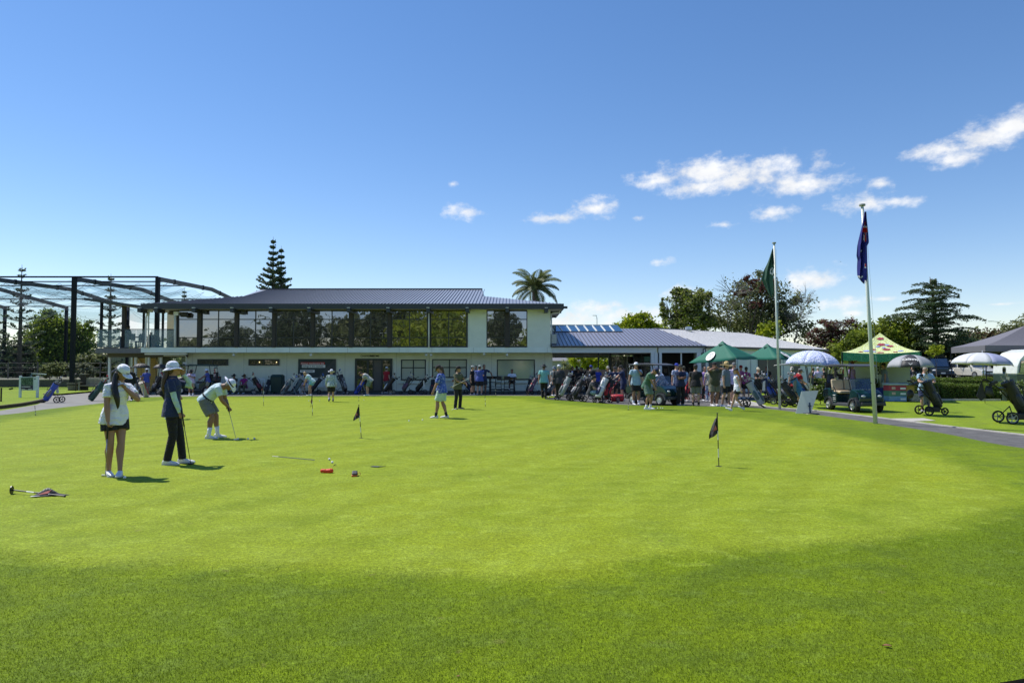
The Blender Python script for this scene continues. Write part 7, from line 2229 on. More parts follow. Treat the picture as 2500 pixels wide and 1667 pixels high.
def umat(nm, c, tr=.25): return M(nm, c, rough=.6, var=.04, trans=tr)
blu = fabric('umbrella_floral', (.70, .73, .86), 'mottle', (.28, .36, .70))
tr_mix = blu.node_tree
umbrella('big blue and white patterned umbrella on a pale slanting pole', 1985, 28.5, 856, 896, 65, [blu], tilt=(4, 0), foot=G(1974, 992), pole_r=.022, polem=M('pale_pole', (.5, .47, .36)), rot=.1)
ugrey = umat('umbrella_grey', (.42, .43, .45)); ublk = umat('umbrella_black', (.045, .045, .05), .1); uwht = umat('umbrella_white', (.72, .73, .76)); ublue = umat('umbrella_blue', (.40, .43, .62))
uc, T_, Rr_, h_ = umbrella('dark and silver golf umbrella with white lettering above the striped polo man', 2222, 24.2, 866, 899, 54, [ublk, ugrey], foot=(tB.location.x + .1, 24.2, .9), rot=-2.09 - math.pi / 8)
ttl = text('Callaway', .18, wht, (0, 0, 0), (0, 0, 0), uc, align='CENTER', bold=.003, extrude=0)
for v in ttl.data.vertices:
    a = -2.09 + v.co.x / (Rr_ * 1.0); t = .62 - v.co.y / Rr_ * .9 + .25 * (v.co.x / Rr_) ** 2
    rr = Rr_ * math.sin(t * math.pi / 2 * .92) / math.sin(math.pi / 2 * .92); zz = -h_ * (1 - math.cos(t * math.pi / 2 * .96))
    v.co = T_ @ Vector((math.cos(a) * (rr + .005), math.sin(a) * (rr + .005), zz + .006))
mk = MB().prism([(-.07, 0, .05), (-.045, 0, .05), (0, 0, -.02), (.045, 0, .05), (.07, 0, .05), (0, 0, -.055)], (0, .002, 0))
mk.v = [tuple(T_ @ Matrix.Rotation(-2.09 + math.pi / 2, 4, 'Z') @ Vector((x_, -(Rr_ * .93 + .012) - y_ * 1 - (.05 - z_) * .25, z_ * .6 - h_ * .68))) for x_, y_, z_ in mk.v]
mk.build('emblem', wht, uc)
umbrella('white golf umbrella with one shaded blue side near the right photo edge', 2398, 21.0, 861, 892, 67, [uwht, uwht, ublue], n=8, tilt=(3, 0), foot=G(2405, 984), pole_r=.012, rot=.5)  # blue panels set among the white ones
umbrella('black golf umbrella above the white stand bag under the deck', 345, 42.5, 887, 899, 20, [ublk], foot=(XA(345, 42.5), 42.5, .5))
umbrella('second black umbrella peeping out left of the bucket hat', 393, 42.5, 889, 900, 18, [ublk], foot=(XA(393, 42.5), 42.5, .5))

ug = M('parasol_green', (.012, .16, .105), rough=.7, var=.06, trans=.22)
def parasol(label, apx, apy, Y, corners, pole_px, emblem):
    top = U(apx, apy, Y)
    r = tag(empty('parasol', (top.x, Y, 0)), label, 'parasol', 'green market parasols')
    o0 = Vector((top.x, Y, 0))
    cs = [U(x_, y_, Y + dy) - o0 for x_, y_, dy in corners]
    A = top - o0
    for k in range(len(cs)):
        a, b = cs[k], cs[(k + 1) % len(cs)]
        vs = []; fs = []
        R_2 = 6
        for i in range(R_2 + 1):
            t = i / R_2
            for j in range(7):
                f = j / 6
                p = A.lerp(a.lerp(b, f), t)
                p += Vector((0, 0, (.12 * t * (1 - t)) - .10 * t * 4 * f * (1 - f) * .6))
                vs.append(p)
        for i in range(R_2):
            for j in range(6):
                q = i * 7 + j; fs.append((q, q + 1, q + 8, q + 7))
        o = MB().add(vs, fs).build('panel', ug, r, smooth=True, fix=False)
        s_ = o.modifiers.new('thick', 'SOLIDIFY'); s_.thickness = .01
        mid_ = a.lerp(b, .5)
        MB().tube([A, A.lerp(a, .5) + Vector((0, 0, .02)), a], .012, 4).build('rib', blackm, r)
    MB().ell([(A + Vector((0, 0, -.10)), (.26, 0, 0), (0, .26, 0)), (A + Vector((0, 0, .03)), (.10, 0, 0), (0, .10, 0)), (A + Vector((0, 0, .10)), (.015, 0, 0), (0, .015, 0))], 4).build('vent_cap', ug, r)
    MB().tube([A - Vector((0, 0, .05)), Vector((0, 0, .05))], .028, 8).build('pole', w_trim, r)
    MB().lathe([(.3, 0), (.3, .06), (.05, .1)], (0, 0, 0), 16).build('base', blackm, r)
    # round club emblem sewn on the front panel
    a, b = cs[emblem[0]], cs[(emblem[0] + 1) % len(cs)]
    c = A.lerp(a.lerp(b, emblem[1]), emblem[2]); ex = (b - a).normalized(); nn = ex.cross(a.lerp(b, .5) - A).normalized()
    if nn.y > 0: nn = -nn
    ey = nn.cross(ex).normalized(); c = c + nn * .06 + Vector((0, 0, .03))
    disc = [c + ex * math.cos(q) * .30 + ey * math.sin(q) * .30 for q in [i * math.pi / 12 for i in range(24)]]
    MB().prism(disc, nn * .004).build('emblem', wht, r)
    cc1 = c + nn * .006
    mk = MB()
    for q0 in (0.6, 3.7):
        p_ = [cc1 + ex * math.cos(q0 + i * .3) * .17 + ey * math.sin(q0 + i * .3) * .17 for i in range(8)]
        mk.tube(p_, .012, 4)
    mk.build('emblem_mark', blackm, r)
    MB().tube([cc1 + ex * -.02 - ey * .08, cc1 + ex * .05 + ey * .02, cc1 - ex * .03 + ey * .10], .016, 4).build('emblem_mark', blackm, r)
parasol('nearer green market parasol with round white emblem, left of the flagpole', 1764, 837, 36.5, [(1682, 886, 1.2), (1798, 877, -2.0), (1849, 874, 1.0), (1740, 868, 3.2)], 1764, (0, .42, .78))
parasol('farther green market parasol with white emblem behind the flagpole', 1873, 843, 39.5, [(1820, 875, 1.2), (1899, 877, -2.0), (1948, 875, .4), (1870, 868, 3.0)], 1873, (1, .55, .80))

# ---------------------------------------------------------------- marquees
mq = tag(empty('marquee', (XA(2150, 35), 35, 0)), 'yellow and green printed marquee with pale lettered back wall', 'marquee')
mq.rotation_euler.z = -.497; hz = ZA(859, 34.2); az = ZA(812, 35)
mtop = fabric('marquee_yellow', (.46, .54, .14), 'mottle', (.72, .76, .52))
mval = fabric('marquee_green', (.03, .20, .11), 'mottle', (.10, .34, .20))
C4 = [Vector((-1.72, -1.65, hz)), Vector((1.72, -1.65, hz)), Vector((1.72, 1.65, hz)), Vector((-1.72, 1.65, hz))]
A = Vector((0, 0, az))
for k in range(4):
    a, b = C4[k], C4[(k + 1) % 4]; vs = []; fs = []
    for i in range(9):
        t = i / 8; hgt = (1 - t) ** 1.7
        for j in range(9):
            f = j / 8; e = a.lerp(b, f); p = A.lerp(e, t); p.z = hz + (az - hz) * hgt - .10 * t * 4 * f * (1 - f); vs.append(p)
    for i in range(8):
        for j in range(8):
            q = i * 9 + j; fs.append((q, q + 1, q + 10, q + 9))
    MB().add(vs, fs).build('roof_panel', mtop, mq, smooth=True, fix=False)
    vs = []; fs = []
    for j in range(17):
        f = j / 16; e = a.lerp(b, f); e.z = hz - .10 * 4 * f * (1 - f)
        w_ = .03 * math.sin(j * 2.3); nrm = Vector((-(b - a).y, (b - a).x, 0)).normalized() * w_
        vs += [e + nrm * .2, e + nrm + Vector((0, 0, -.20)), e + nrm * 1.4 + Vector((0, 0, -.40 - .03 * math.sin(j * 1.7)))]
    for j in range(16):
        q = j * 3; fs += [(q, q + 3, q + 4, q + 1), (q + 1, q + 4, q + 5, q + 2)]
    MB().add(vs, fs).build('valance', mval, mq, smooth=True, fix=False)
# printed dark red leaves and blue tails on the front panel
rl_ = M('leaf_print_red', (.28, .02, .05), rough=.7); bl_ = M('leaf_print_blue', (.25, .28, .60), rough=.7)
def onroof_mq(f, t):
    e = C4[0].lerp(C4[1], f); p = A.lerp(e, t); p.z = hz + (az - hz) * (1 - t) ** 1.7 - .10 * t * 4 * f * (1 - f)
    return p
for f, t, sc_, mt in ((.52, .20, .15, rl_), (.53, .42, .17, rl_), (.36, .66, .12, rl_), (.62, .66, .17, rl_), (.76, .50, .13, rl_), (.28, .76, .17, bl_), (.70, .44, .10, bl_), (.44, .50, .09, bl_), (.50, .88, .16, rl_), (.2, .84, .1, rl_), (.4, .8, .1, bl_), (.82, .8, .12, bl_), (.72, .86, .1, rl_), (.58, .56, .08, bl_)):
    c = onroof_mq(f, t); rnd = random.Random(int(f * 100)); m = []
    ex = (onroof_mq(f + .03, t) - onroof_mq(f - .03, t)).normalized(); ey = (onroof_mq(f, t - .05) - onroof_mq(f, t + .05)).normalized()
    nn = ex.cross(ey).normalized(); nn = -nn if nn.y > 0 else nn
    pts = [c + nn * .02 + (ex * math.cos(q * math.pi / 5) * 1.2 + ey * math.sin(q * math.pi / 5) * .7) * sc_ * (1 if q % 2 else .78) for q in range(10)]
    MB().prism(pts, nn * .004).build('printed_leaf', mt, mq)
for c in C4:
    MB().tube([(c.x * .98, c.y, 0), (c.x * .98, c.y, hz)], .025, 6).build('leg', steel, mq)
wallm = M('banner_pale', (.50, .55, .42), rough=.6, var=.04)
part('back_wall', wallm, mq, ((-1.35, 1.55, .15), (1.35, 1.58, hz - .15)))
text('LD', .62, inkd, (-.22, 1.54, ZA(897, 36.2)), (math.pi / 2, 0, 0), mq, bold=.004, sx=.52)
text('BE', .62, inkd, (-.22, 1.54, ZA(914, 36.2)), (math.pi / 2, 0, 0), mq, bold=.004, sx=.52)
for i, (yy, w_) in enumerate(((926, 13), (933, 12), (938, 11))):
    part('lettering', inkd, mq, ((-.36, 1.535, ZA(yy + .9, 36.2)), (-.36 + w_ * .022, 1.55, ZA(yy - .4, 36.2))))
osn = tag(empty('hanging_sign', U(2090, 878, 35.6)), 'slanted dark red sign with white lettering under the marquee eave', 'sign')
MB().obox((0, 0, 0), (.62, .02, .16), (0, -.62, 0)).build('board', M('sign_maroon', (.10, .012, .012), rough=.5), osn)
text('OFF', .11, wht, (-.18, -.016, -.05), (math.pi / 2, -.62, 0), osn, bold=.002); text('TEE', .11, wht, (-.14, -.016, -.14), (math.pi / 2, -.62, 0), osn, bold=.002)
part('backing', wallm, osn, ((-.7, .1, -.9), (-.36, .12, 0)))

gm = tag(empty('grey_marquee', (XA(2500, 41), 41, 0)), 'dark grey marquee cut by the right photo edge', 'marquee')
gmm = M('marquee_grey', (.14, .135, .155), rough=.7, var=.06)
zt2 = ZA(843, 39.5); g0 = XA(2407, 39.5) - XA(2500, 41)
Cg = [Vector((g0, -1.5, zt2)), Vector((g0 + 5.2, -1.5, zt2)), Vector((g0 + 5.2, 3, zt2)), Vector((g0 - .0 + .9, 3, zt2))]
Ag = Vector((g0 + 4.0, .6, zt2 + 1.3))
for k in range(4):
    a, b = Cg[k], Cg[(k + 1) % 4]; vs = []; fs = []
    for i in range(7):
        t = i / 6
        for j in range(5):
            f = j / 4; p = Ag.lerp(a.lerp(b, f), t); p.z = zt2 + 1.3 * (1 - t) ** 1.2; vs.append(p)
    for i in range(6):
        for j in range(4):
            q = i * 5 + j; fs.append((q, q + 1, q + 6, q + 5))
    MB().add(vs, fs).build('roof_panel', gmm, gm, smooth=True, fix=False)
    MB().prism([a, b, b - Vector((0, 0, .36)), a - Vector((0, 0, .36))], (0, .01, 0) if k % 2 == 0 else (.01, 0, 0)).build('valance', gmm, gm)
for c in (Cg[0] + Vector((.03, .03, 0)), Cg[0] + Vector((.95, .1, 0)), Cg[3]):
    MB().tube([(c.x, c.y, 0), (c.x, c.y, zt2)], .03, 6).build('leg', steel, gm)

# caravan
cv = tag(empty('caravan', (XA(2500, 38), 38, 0)), 'small rounded white caravan with dark green lower half at the right photo edge', 'caravan')
cvw = M('caravan_white', (.66, .68, .64), rough=.35, coat=.3); cvg = M('caravan_green', (.045, .075, .065), rough=.35, coat=.3); cvs = M('caravan_sage', (.26, .36, .30), rough=.4)
x0 = XA(2453, 38) - XA(2500, 38); zc = ZA(853, 38); zm = ZA(913, 38); zl = .45
# end profile seen from the side: rounded front
pf = [(x0 + .12, zl), (x0, zm), (x0 + .05, zm + .45), (x0 + .22, zm + .85), (x0 + .55, zc - .18), (x0 + 1.1, zc), (x0 + 3.6, zc), (x0 + 4.1, zm + .6), (x0 + 4.1, zl)]
up = [p for p in pf if p[1] >= zm - .01] + [(x0 + 4.1, zm)]
MB().prism([(x, -.9, z_) for x, z_ in up], (0, 1.9, 0)).build('upper_shell', cvw, cv, bevel=.05)
MB().prism([(x, -.9, z_) for x, z_ in ((x0 + .12, zl), (x0 + .0, zm - .005), (x0 + 4.1, zm - .005), (x0 + 4.1, zl))], (0, 1.9, 0)).build('lower_shell', cvg, cv, bevel=.03)
MB().prism([(x, -.92, z_) for x, z_ in ((x0 + .72, zm + .01), (x0 + .85, zm + .75), (x0 + 1.25, zc - .12), (x0 + 4, zc - .12), (x0 + 4, zm + .01))], (0, .02, 0)).build('side_panel', cvs, cv)
cwin = glassmat('caravan_glass', base=(.2, .22, .2), refl=.3)
MB().prism([(x, -.935, z_) for x, z_ in ((x0 + .12, zm + .08), (x0 + .22, zm + .72), (x0 + .58, zm + .74), (x0 + .46, zm + .08))], (0, .02, 0)).build('window', cwin, cv)
MB().tube([(x, -.94, z_) for x, z_ in ((x0 + .12, zm + .08), (x0 + .22, zm + .72), (x0 + .58, zm + .74), (x0 + .46, zm + .08), (x0 + .12, zm + .08))], .018, 4).build('window_frame', steel, cv)
for cx in (x0 + 2.2,):
    MB().lathe([(.1, -.1), (.3, -.1), (.33, 0), (.3, .1), (.1, .1)], (cx, -.75, .33), 20, 'Y').build('wheel', tyre, cv)

# ---------------------------------------------------------------- cars
def car(label, px, Y, hd, col, kind='suv', L_=4.5, Wd=1.8, Hh=1.68, name='parked_car', rack=False):
    r = tag(empty(name, (XA(px, Y), Y, .65), math.radians(hd)), label, 'car', 'cars parked behind the hedge')
    paint = M('paint_' + label[:12].replace(' ', '_'), col, rough=.25, var=.03, coat=.8, metal=.2)
    h = Hh; l = L_ / 2
    lo = [(-l, .35), (-l - .02, .62), (-l + .04, .92), (-l + .25, .98), (l - 1.15, 1.0), (l - .35, .86), (l - .05, .70), (l, .45), (l - .06, .28), (-l + .1, .28)]
    cab = [(-l + .10, .97), (-l + .30, h - .12), (-l + .55, h), (.15, h), (.45, h - .07), (l - 1.12, .98)] if kind == 'suv' else [(-l + .06, .97), (-l + .12, h - .06), (-l + .3, h), (.1, h), (.35, h - .08), (.75, .98)]
    def shell(nm, prof, w0, w1, zsplit, mat, bev):
        n_ = len(prof); v = []
        for s_ in (-1, 1):
            for x, z_ in prof:
                k = w0 + (w1 - w0) * max(0, (z_ - zsplit[0]) / (zsplit[1] - zsplit[0]))
                v.append((x, s_ * k, z_))
        f = [tuple(reversed(range(n_))), tuple(range(n_, 2 * n_))] + [(i, (i + 1) % n_, n_ + (i + 1) % n_, n_ + i) for i in range(n_)]
        return MB().add(v, f).build(nm, mat, r, bevel=bev)
    w = Wd / 2
    shell('body', lo, w, w - .02, (.3, 1.0), paint, .07)
    shell('cabin', cab, w - .06, w - .22, (.97, h), paint, .05)
    gl = glassmat('car_glass', base=(.02, .022, .025), refl=.25, wav=0)
    # glass: screens and side windows just proud of the cabin
    def kq(z_): return (w - .06) + (-.16) * (z_ - .97) / (h - .97)
    xs0, xs1 = cab[0][0] + .18, cab[-1][0] - .12
    zt_ = h - .14; zb_2 = 1.02
    tl, tr2 = cab[1][0] + .20, cab[4][0] - .02
    for s_ in (-1, 1):
        for a, b in ((0, .44), (.48, 1)):
            P = [(xs0 + (xs1 - xs0) * a, zb_2), (xs0 + (xs1 - xs0) * b, zb_2), (tl + (tr2 - tl) * b, zt_), (tl + (tr2 - tl) * a, zt_)]
            MB().prism([(x, s_ * (kq(z_) + .006), z_) for x, z_ in P], (0, s_ * .006, 0)).build('side_window', gl, r)
        MB().obox((xs1 - .05, s_ * (w + .08), 1.05), (.14, .2, .14), (0, 0, 0)).build('wing_mirror', paint, r, bevel=.03)
        MB().sphere((l - .12, s_ * (w - .24), .74), (.14, .19, .09), 10, 6).build('headlight', M('lamp_glass', (.6, .62, .65), rough=.1), r, smooth=True)
        MB().sphere((-l + .08, s_ * (w - .12), .90), (.09, .12, .13), 10, 6).build('tail_light', M('tail_red', (.3, .01, .01), rough=.2), r, smooth=True)
        for cx in (-l + .85, l - .85):
            t = MB().lathe([(.18, -.11), (.31, -.11), (.34, -.06), (.34, .06), (.31, .11), (.18, .11)], (cx, s_ * (w - .10), .34), 22, 'Y').build('wheel', tyre, r)
            MB().lathe([(.02, -.02), (.2, -.02), (.21, .02), (.02, .03)], (cx, s_ * (w + .005), .34), 16, 'Y').build('rim', alum, t)
    f0, f1 = cab[-1], cab[-2]
    for (xa, za), (xb, zb3), s2 in ((f0, f1, 1), (cab[0], cab[1], -1)):
        q = .14
        a = Vector((xa, 0, za)).lerp(Vector((xb, 0, zb3)), q); b = Vector((xa, 0, za)).lerp(Vector((xb, 0, zb3)), 1 - q * .6)
        MB().prism([(a.x + s2 * .03, -kq(a.z) + .1, a.z), (a.x + s2 * .03, kq(a.z) - .1, a.z), (b.x + s2 * .03, kq(b.z) - .08, b.z), (b.x + s2 * .03, -kq(b.z) + .08, b.z)], (s2 * .01, 0, .01)).build('windscreen' if s2 > 0 else 'rear_window', gl, r)
    MB().obox((l - .02, 0, .60), (.06, .95, .16), (0, 0, 0)).build('grille', blackm, r, bevel=.02)
    MB().obox((l, 0, .40), (.06, 1.2, .12), (0, 0, 0)).build('bumper_intake', blackm, r, bevel=.02)
    MB().obox((l + .025, 0, .50), (.01, .36, .11), (0, 0, 0)).build('number_plate', w_trim, r)
    if rack: MB().obox((-.5, 0, h + .06), (1.6, 1.2, .08), (0, 0, 0)).build('roof_rack', blackm, r, bevel=.02)
    return r
car('gold-silver four-wheel-drive facing us beneath the white umbrella', 2370, 62, -82, (.62, .60, .53))
car('black boxy four-wheel-drive left of the silver car', 2290, 64, -112, (.012, .02, .022), 'box', L_=4.6, Hh=1.95, rack=True)
car('dark blue car seen from behind right of the silver car', 2420, 66, 100, (.015, .03, .18), 'box', L_=4.2, Hh=1.6)
car('white car behind the caravan', 2462, 66, 20, (.65, .66, .68), 'suv')
car('dark grey car between the black and the silver cars', 2335, 72, -110, (.05, .055, .06), 'suv')
car('dark car in the shade of the cedar behind the umbrella', 2240, 68, -120, (.03, .035, .05), 'suv')
struct(sheet('car_park', [(24, 58), (75, 58), (85, 80), (26, 80)], .65, asph, skirt=.66, smat=g_lawn))

# ---------------------------------------------------------------- flagpoles
polem = M('pole_white', (.58, .62, .58), rough=.4, var=.05)
def flagpole(label, base, top, Y, r0, r1):
    a = G(*base, GZ); b = U(*top, Y)
    r = tag(empty('flagpole', a), label, 'flagpole', 'leaning white flagpoles')
    v = b - a
    MB().tube([(0, 0, 0), v], [r0, r1], 14).build('pole', polem, r, smooth=True)
    MB().tube([v, v + Vector((0, 0, .05))], [r1 * 2.2, r1 * 2.2], 12).build('cap', M('cap_grey', (.3, .32, .3)), r)
    MB().tube([Vector((r0 + .02, -.02, 1.2)), v * .97 + Vector((r1 + .03, -.02, 0))], .004, 4).build('halyard', w_trim, r)
    k = .13 if Y > 24 else .185
    MB().tube([v * k + Vector((-.09, 0, 0)), v * k + Vector((.06, -.05, 0)), v * k + Vector((.10, 0, 0))], .012, 5).build('cleat', blackm, r)
    return a, b
pa, pb_ = flagpole('left white flagpole carrying the green flag', (1904, 999), (1890, 595), G(1904, 999, GZ).y, .052, .034)
pc, pd = flagpole('right white flagpole carrying the blue flag', (2137.5, 1034), (2105, 503), G(2137, 1034, GZ).y, .060, .040)
def limp_flag(label, outline, Y, matf, name='flag', folds=5, depth=.16):
    """outline: (y, xleft, xright) rows in photo pixels; hanging cloth with vertical folds"""
    c0 = U((outline[0][1] + outline[0][2]) / 2, outline[0][0], Y)
    r = tag(empty(name, c0), label, 'flag', 'flags hanging limp')
    nx, ny = 28, 44; vs = []; fs = []
    ys = [o[0] for o in outline]
    for i in range(ny + 1):
        y = ys[0] + (ys[-1] - ys[0]) * i / ny
        xl = float(np.interp(y, ys, [o[1] for o in outline])); xr = float(np.interp(y, ys, [o[2] for o in outline]))
        for j in range(nx + 1):
            f = j / nx; amp = depth * min(1, .15 + i / ny)
            q = f * folds * math.pi * 2 + .8 * math.sin(i * .18)
            ff_ = f + .35 / folds / 2 * math.sin(q)
            p = U(xl + (xr - xl) * ff_, y + 5 * math.sin(f * 7) * (i / ny) ** 3, Y) + Vector((0, amp * math.cos(q) * (.5 + .5 * math.sin(f * 3 + i * .07)), 0))
            vs.append(p - c0)
    groups = {}
    for i in range(ny):
        for j in range(nx):
            a = i * (nx + 1) + j
            fs.append((a, a + 1, a + nx + 2, a + nx + 1))
            groups.setdefault(matf(j / nx, i / ny), []).append(len(fs) - 1)
    me = bpy.data.meshes.new('cloth'); me.from_pydata([tuple(v) for v in vs], [], fs)
    mats = list(groups)
    for m_ in mats: me.materials.append(M(*m_) if isinstance(m_, tuple) else MATS[m_])
    idx = [0] * len(fs)
    for k, m_ in enumerate(mats):
        for q in groups[m_]: idx[q] = k
    me.polygons.foreach_set('material_index', idx)
    me.polygons.foreach_set('use_smooth', [True] * len(fs)); me.update()
    o = bpy.data.objects.new('cloth', me); link(o, r)
    s_ = o.modifiers.new('soft', 'SUBSURF'); s_.levels = 1; s_.render_levels = 1
    return r
M('flag_navy', (.015, .02, .20), rough=.7, trans=.2, var=.08); M('flag_red', (.45, .02, .03), rough=.7, trans=.2); M('flag_white', (.62, .62, .68), rough=.7, trans=.2)
M('flag_green', (.035, .095, .065), rough=.7, trans=.25, var=.1); M('flag_dkgreen', (.018, .05, .036), rough=.7, trans=.2)
def nz(u, v):
    if .12 < v < .42:
        if abs(v - .24) < .035 and .1 < u < .9: return 'flag_red'
        if abs(v - .24) < .055 and .1 < u < .95: return 'flag_white'
        if abs(u - .52 - (v - .24) * .6) < .07: return 'flag_red'
        if abs(u - .52 - (v - .24) * .6) < .12: return 'flag_white'
        if abs(u - .2 - (v - .2) * 1.4) < .05 and v > .24: return 'flag_white'
    if abs(u - .72) < .07 and abs(v - .765) < .022: return 'flag_red'
    if abs(u - .72) < .10 and abs(v - .765) < .034: return 'flag_white'
    if (abs(v - .90) < .012 and u < .45) or (abs(v - .55) < .015 and abs(u - .2) < .09): return 'flag_white'
    return 'flag_navy'
limp_flag('limp navy flag with red and white cross corner and stars on the right pole', [(517, 2111, 2115), (540, 2107, 2117), (570, 2101, 2120), (594, 2097, 2122), (598, 2096, 2117), (625, 2094, 2118), (632, 2097, 2118), (675, 2095, 2118), (683, 2101, 2117), (688, 2109, 2114)], pd.y - .08, nz, depth=.12)
def gf(u, v):
    d_ = math.hypot((u - .78) * .8, (v - .47) * 2.2)
    if .10 < d_ < .17 or (abs(u - .80) < .05 and .40 < v < .54): return 'flag_white'
    if v < .34 and u > .55 + v * .3: return 'flag_dkgreen'
    return 'flag_green'
limp_flag('limp dark green club flag with a pale emblem on the left pole', [(607, 1886, 1888), (640, 1875, 1890), (660, 1867, 1890), (682, 1862, 1889), (690, 1866, 1889), (705, 1872, 1889), (716, 1877, 1889), (722, 1882, 1888)], pb_.y - .08, gf, folds=3, depth=.14)

# ---------------------------------------------------------------- practice flags, holes
blkp = M('stick_black', (.012, .012, .014), rough=.4); whp = M('stick_white', (.7, .7, .7), rough=.4); flg = fabric('pennant', (.05, .045, .05)); pk = M('pennant_mark', (.45, .12, .10), rough=.8)
hole = M('hole_dark', (.01, .008, .006), rough=.9)
def pin(label, px, py, ptop, lean=0, flag=True, h=None, side=-1, fold=.5, turn=0.0):
    b = G(px, py, GZP); t = U(px + lean, ptop, b.y)
    r = tag(empty('practice_flag', b), label, 'practice flag', 'small flags on the putting green')
    v = t - b; n_ = 6
    for i in range(n_):
        MB().tube([v * (i / n_), v * ((i + 1) / n_)], .008, 8).build('stick_band', blkp if i % 2 == 0 or i == n_ - 1 else whp, r)
    MB().sphere(v, .013, 8, 6).build('knob', blkp, r, smooth=True)
    o = MB().lathe([(.0, 0), (.054, 0), (.054, .0006), (0, .0006)], (0, 0, .0016), 20).build('cup', hole, r)
    if flag:
        vs = []; fs = []; nx, ny = 10, 12; Ht = v.length * .36; up = v.normalized()
        for i in range(ny + 1):
            for j in range(nx + 1):
                a, c = i / ny, j / nx
                wd = (.03 + .19 * a ** .9) * (1 if a < .8 else 1 - (a - .8) * .6)
                x = side * (wd * c * fold + .0); yy = .05 * math.sin(c * 7 + a * 2) * c + .06 * c * turn
                dz = -Ht * a - .14 * c * a * (1 - fold) - .10 * c * (1 - fold * .4)
                vs.append(v * .985 + up * dz + Vector((x, yy, 0)))
        for i in range(ny):
            for j in range(nx):
                q = i * (nx + 1) + j; fs.append((q, q + 1, q + nx + 2, q + nx + 1))
        o = MB().add(vs, fs).build('pennant', flg, r, smooth=True, fix=False)
        c = Vector(vs[7 * (nx + 1) + 5]) + Vector((0, -.03, 0))
        MB().prism([c + Vector((-.03, 0, -.045)), c + Vector((.03, 0, -.02)), c + Vector((.005, 0, .045))], (0, .004, 0)).build('mark', pk, o)
    return r
pin('nearest practice flag on the right half of the green', 1755, 1138, 1009, lean=-4, side=-1, fold=.75)
pin('practice flag with a dark pennant left of the centre of the green', 882, 1069, 988, lean=-6, side=-1, fold=.85)
pin('practice flag near the walking man, pennant hanging straight', 763, 1014, 962, lean=-1, side=-1, fold=.35)
pin('far practice flag with a folded pale pennant before the trolleys', 643.5, 990, 934, lean=-1, side=-1, fold=.5)
pin('short bare flagstick right of the standing group', 1185, 992, 962, lean=-1, flag=False)
pin('short bare flagstick in front of the glass doors', 876, 979, 957, lean=-.5, flag=False)
pin('short bare flagstick left of the man in the green polo', 1534, 1001, 982, flag=False)
pin('tiny flagstick at the left edge of the green by the path', 87, 1014, 991, lean=-2, flag=False)
pin('pale slim flagstick by the tall chairs', 1210, 966.5, 943, flag=False)
o = MB().lathe([(0, 0), (.054, 0), (.054, .0006), (0, .0006)], G(1541, 1001.5, GZP + .0016), 20).build('cup', hole, None); tag(o, 'open hole beside the flagstick left of the green polo', 'hole')
# flag lying at the left
lf = tag(empty('fallen_flag', G(22, 1206, GZP)), 'practice flag lying on the grass at lower left with a dark lettered pennant', 'practice flag')
o0 = G(22, 1206, GZP)
P0 = U(26, 1199.5, o0.y) - o0; P1 = G(158, 1213, GZP) - o0 + Vector((0, 0, .012))
P0 = Vector((.02, .02, .052))
MB().lathe([(.012, -.006), (.053, -.006), (.053, .006), (.012, .006)], P0, 20, 'X', rot=Matrix.Rotation(.25, 3, 'Z')).build('cup_disc', blkp, lf)
for i in range(7):
    MB().tube([P0.lerp(P1, i / 7), P0.lerp(P1, (i + 1) / 7)], .009, 8).build('stick_band', whp if i in (2,) or i == 4 else blkp, lf)
MB().sphere(P1, .014, 8, 6).build('knob', blkp, lf, smooth=True)
vs = []; fs = []
Q = [P0.lerp(P1, .50), P1 - (P1 - P0) * .03]
for i in range(13):
    a = i / 12; e = Q[0].lerp(Q[1], a)
    wd = .26 * (1 - a) + .02
    for j in range(9):
        c = j / 8
        hump = .085 * math.exp(-((a - .28) / .26) ** 2) * math.exp(-((c - .38) / .30) ** 2)
        vs.append(Vector((e.x - .02 * c + .02, e.y + .12 - wd * c * 1.0, .010 + hump)))
for i in range(12):
    for j in range(8):
        q = i * 9 + j; fs.append((q, q + 1, q + 10, q + 9))
pen = MB().add(vs, fs).build('pennant', flg, lf, smooth=True, fix=False)
def onpen(u, v, up=.004):
    i = min(11, int(u * 12)); j = min(7, int(v * 8)); fu = u * 12 - i; fv = v * 8 - j
    g = lambda a, b: Vector(vs[a * 9 + b])
    return g(i, j).lerp(g(i + 1, j), fu).lerp(g(i, j + 1).lerp(g(i + 1, j + 1), fu), fv) + Vector((0, -.004, up))
t_ = text('GUILFORD', .045, wht, (0, 0, 0), (0, 0, 0), lf, bold=.001, extrude=.0003)
for v in t_.data.vertices:
    v.co = onpen(min(.98, max(0, .06 + v.co.x / .62)), min(1, max(0, .60 - v.co.y / .19 - v.co.x * .55)))
MB().add([onpen(.14, .80, .006), onpen(.42, .40, .006), onpen(.40, .72, .006)], [(0, 1, 2)]).build('mark', pk, lf)
MB().add([onpen(0, .86, .005), onpen(.03, 1, .005), onpen(.30, 1, .005), onpen(.16, .92, .005)], [(0, 1, 2, 3)]).build('white_edge', whp, lf)

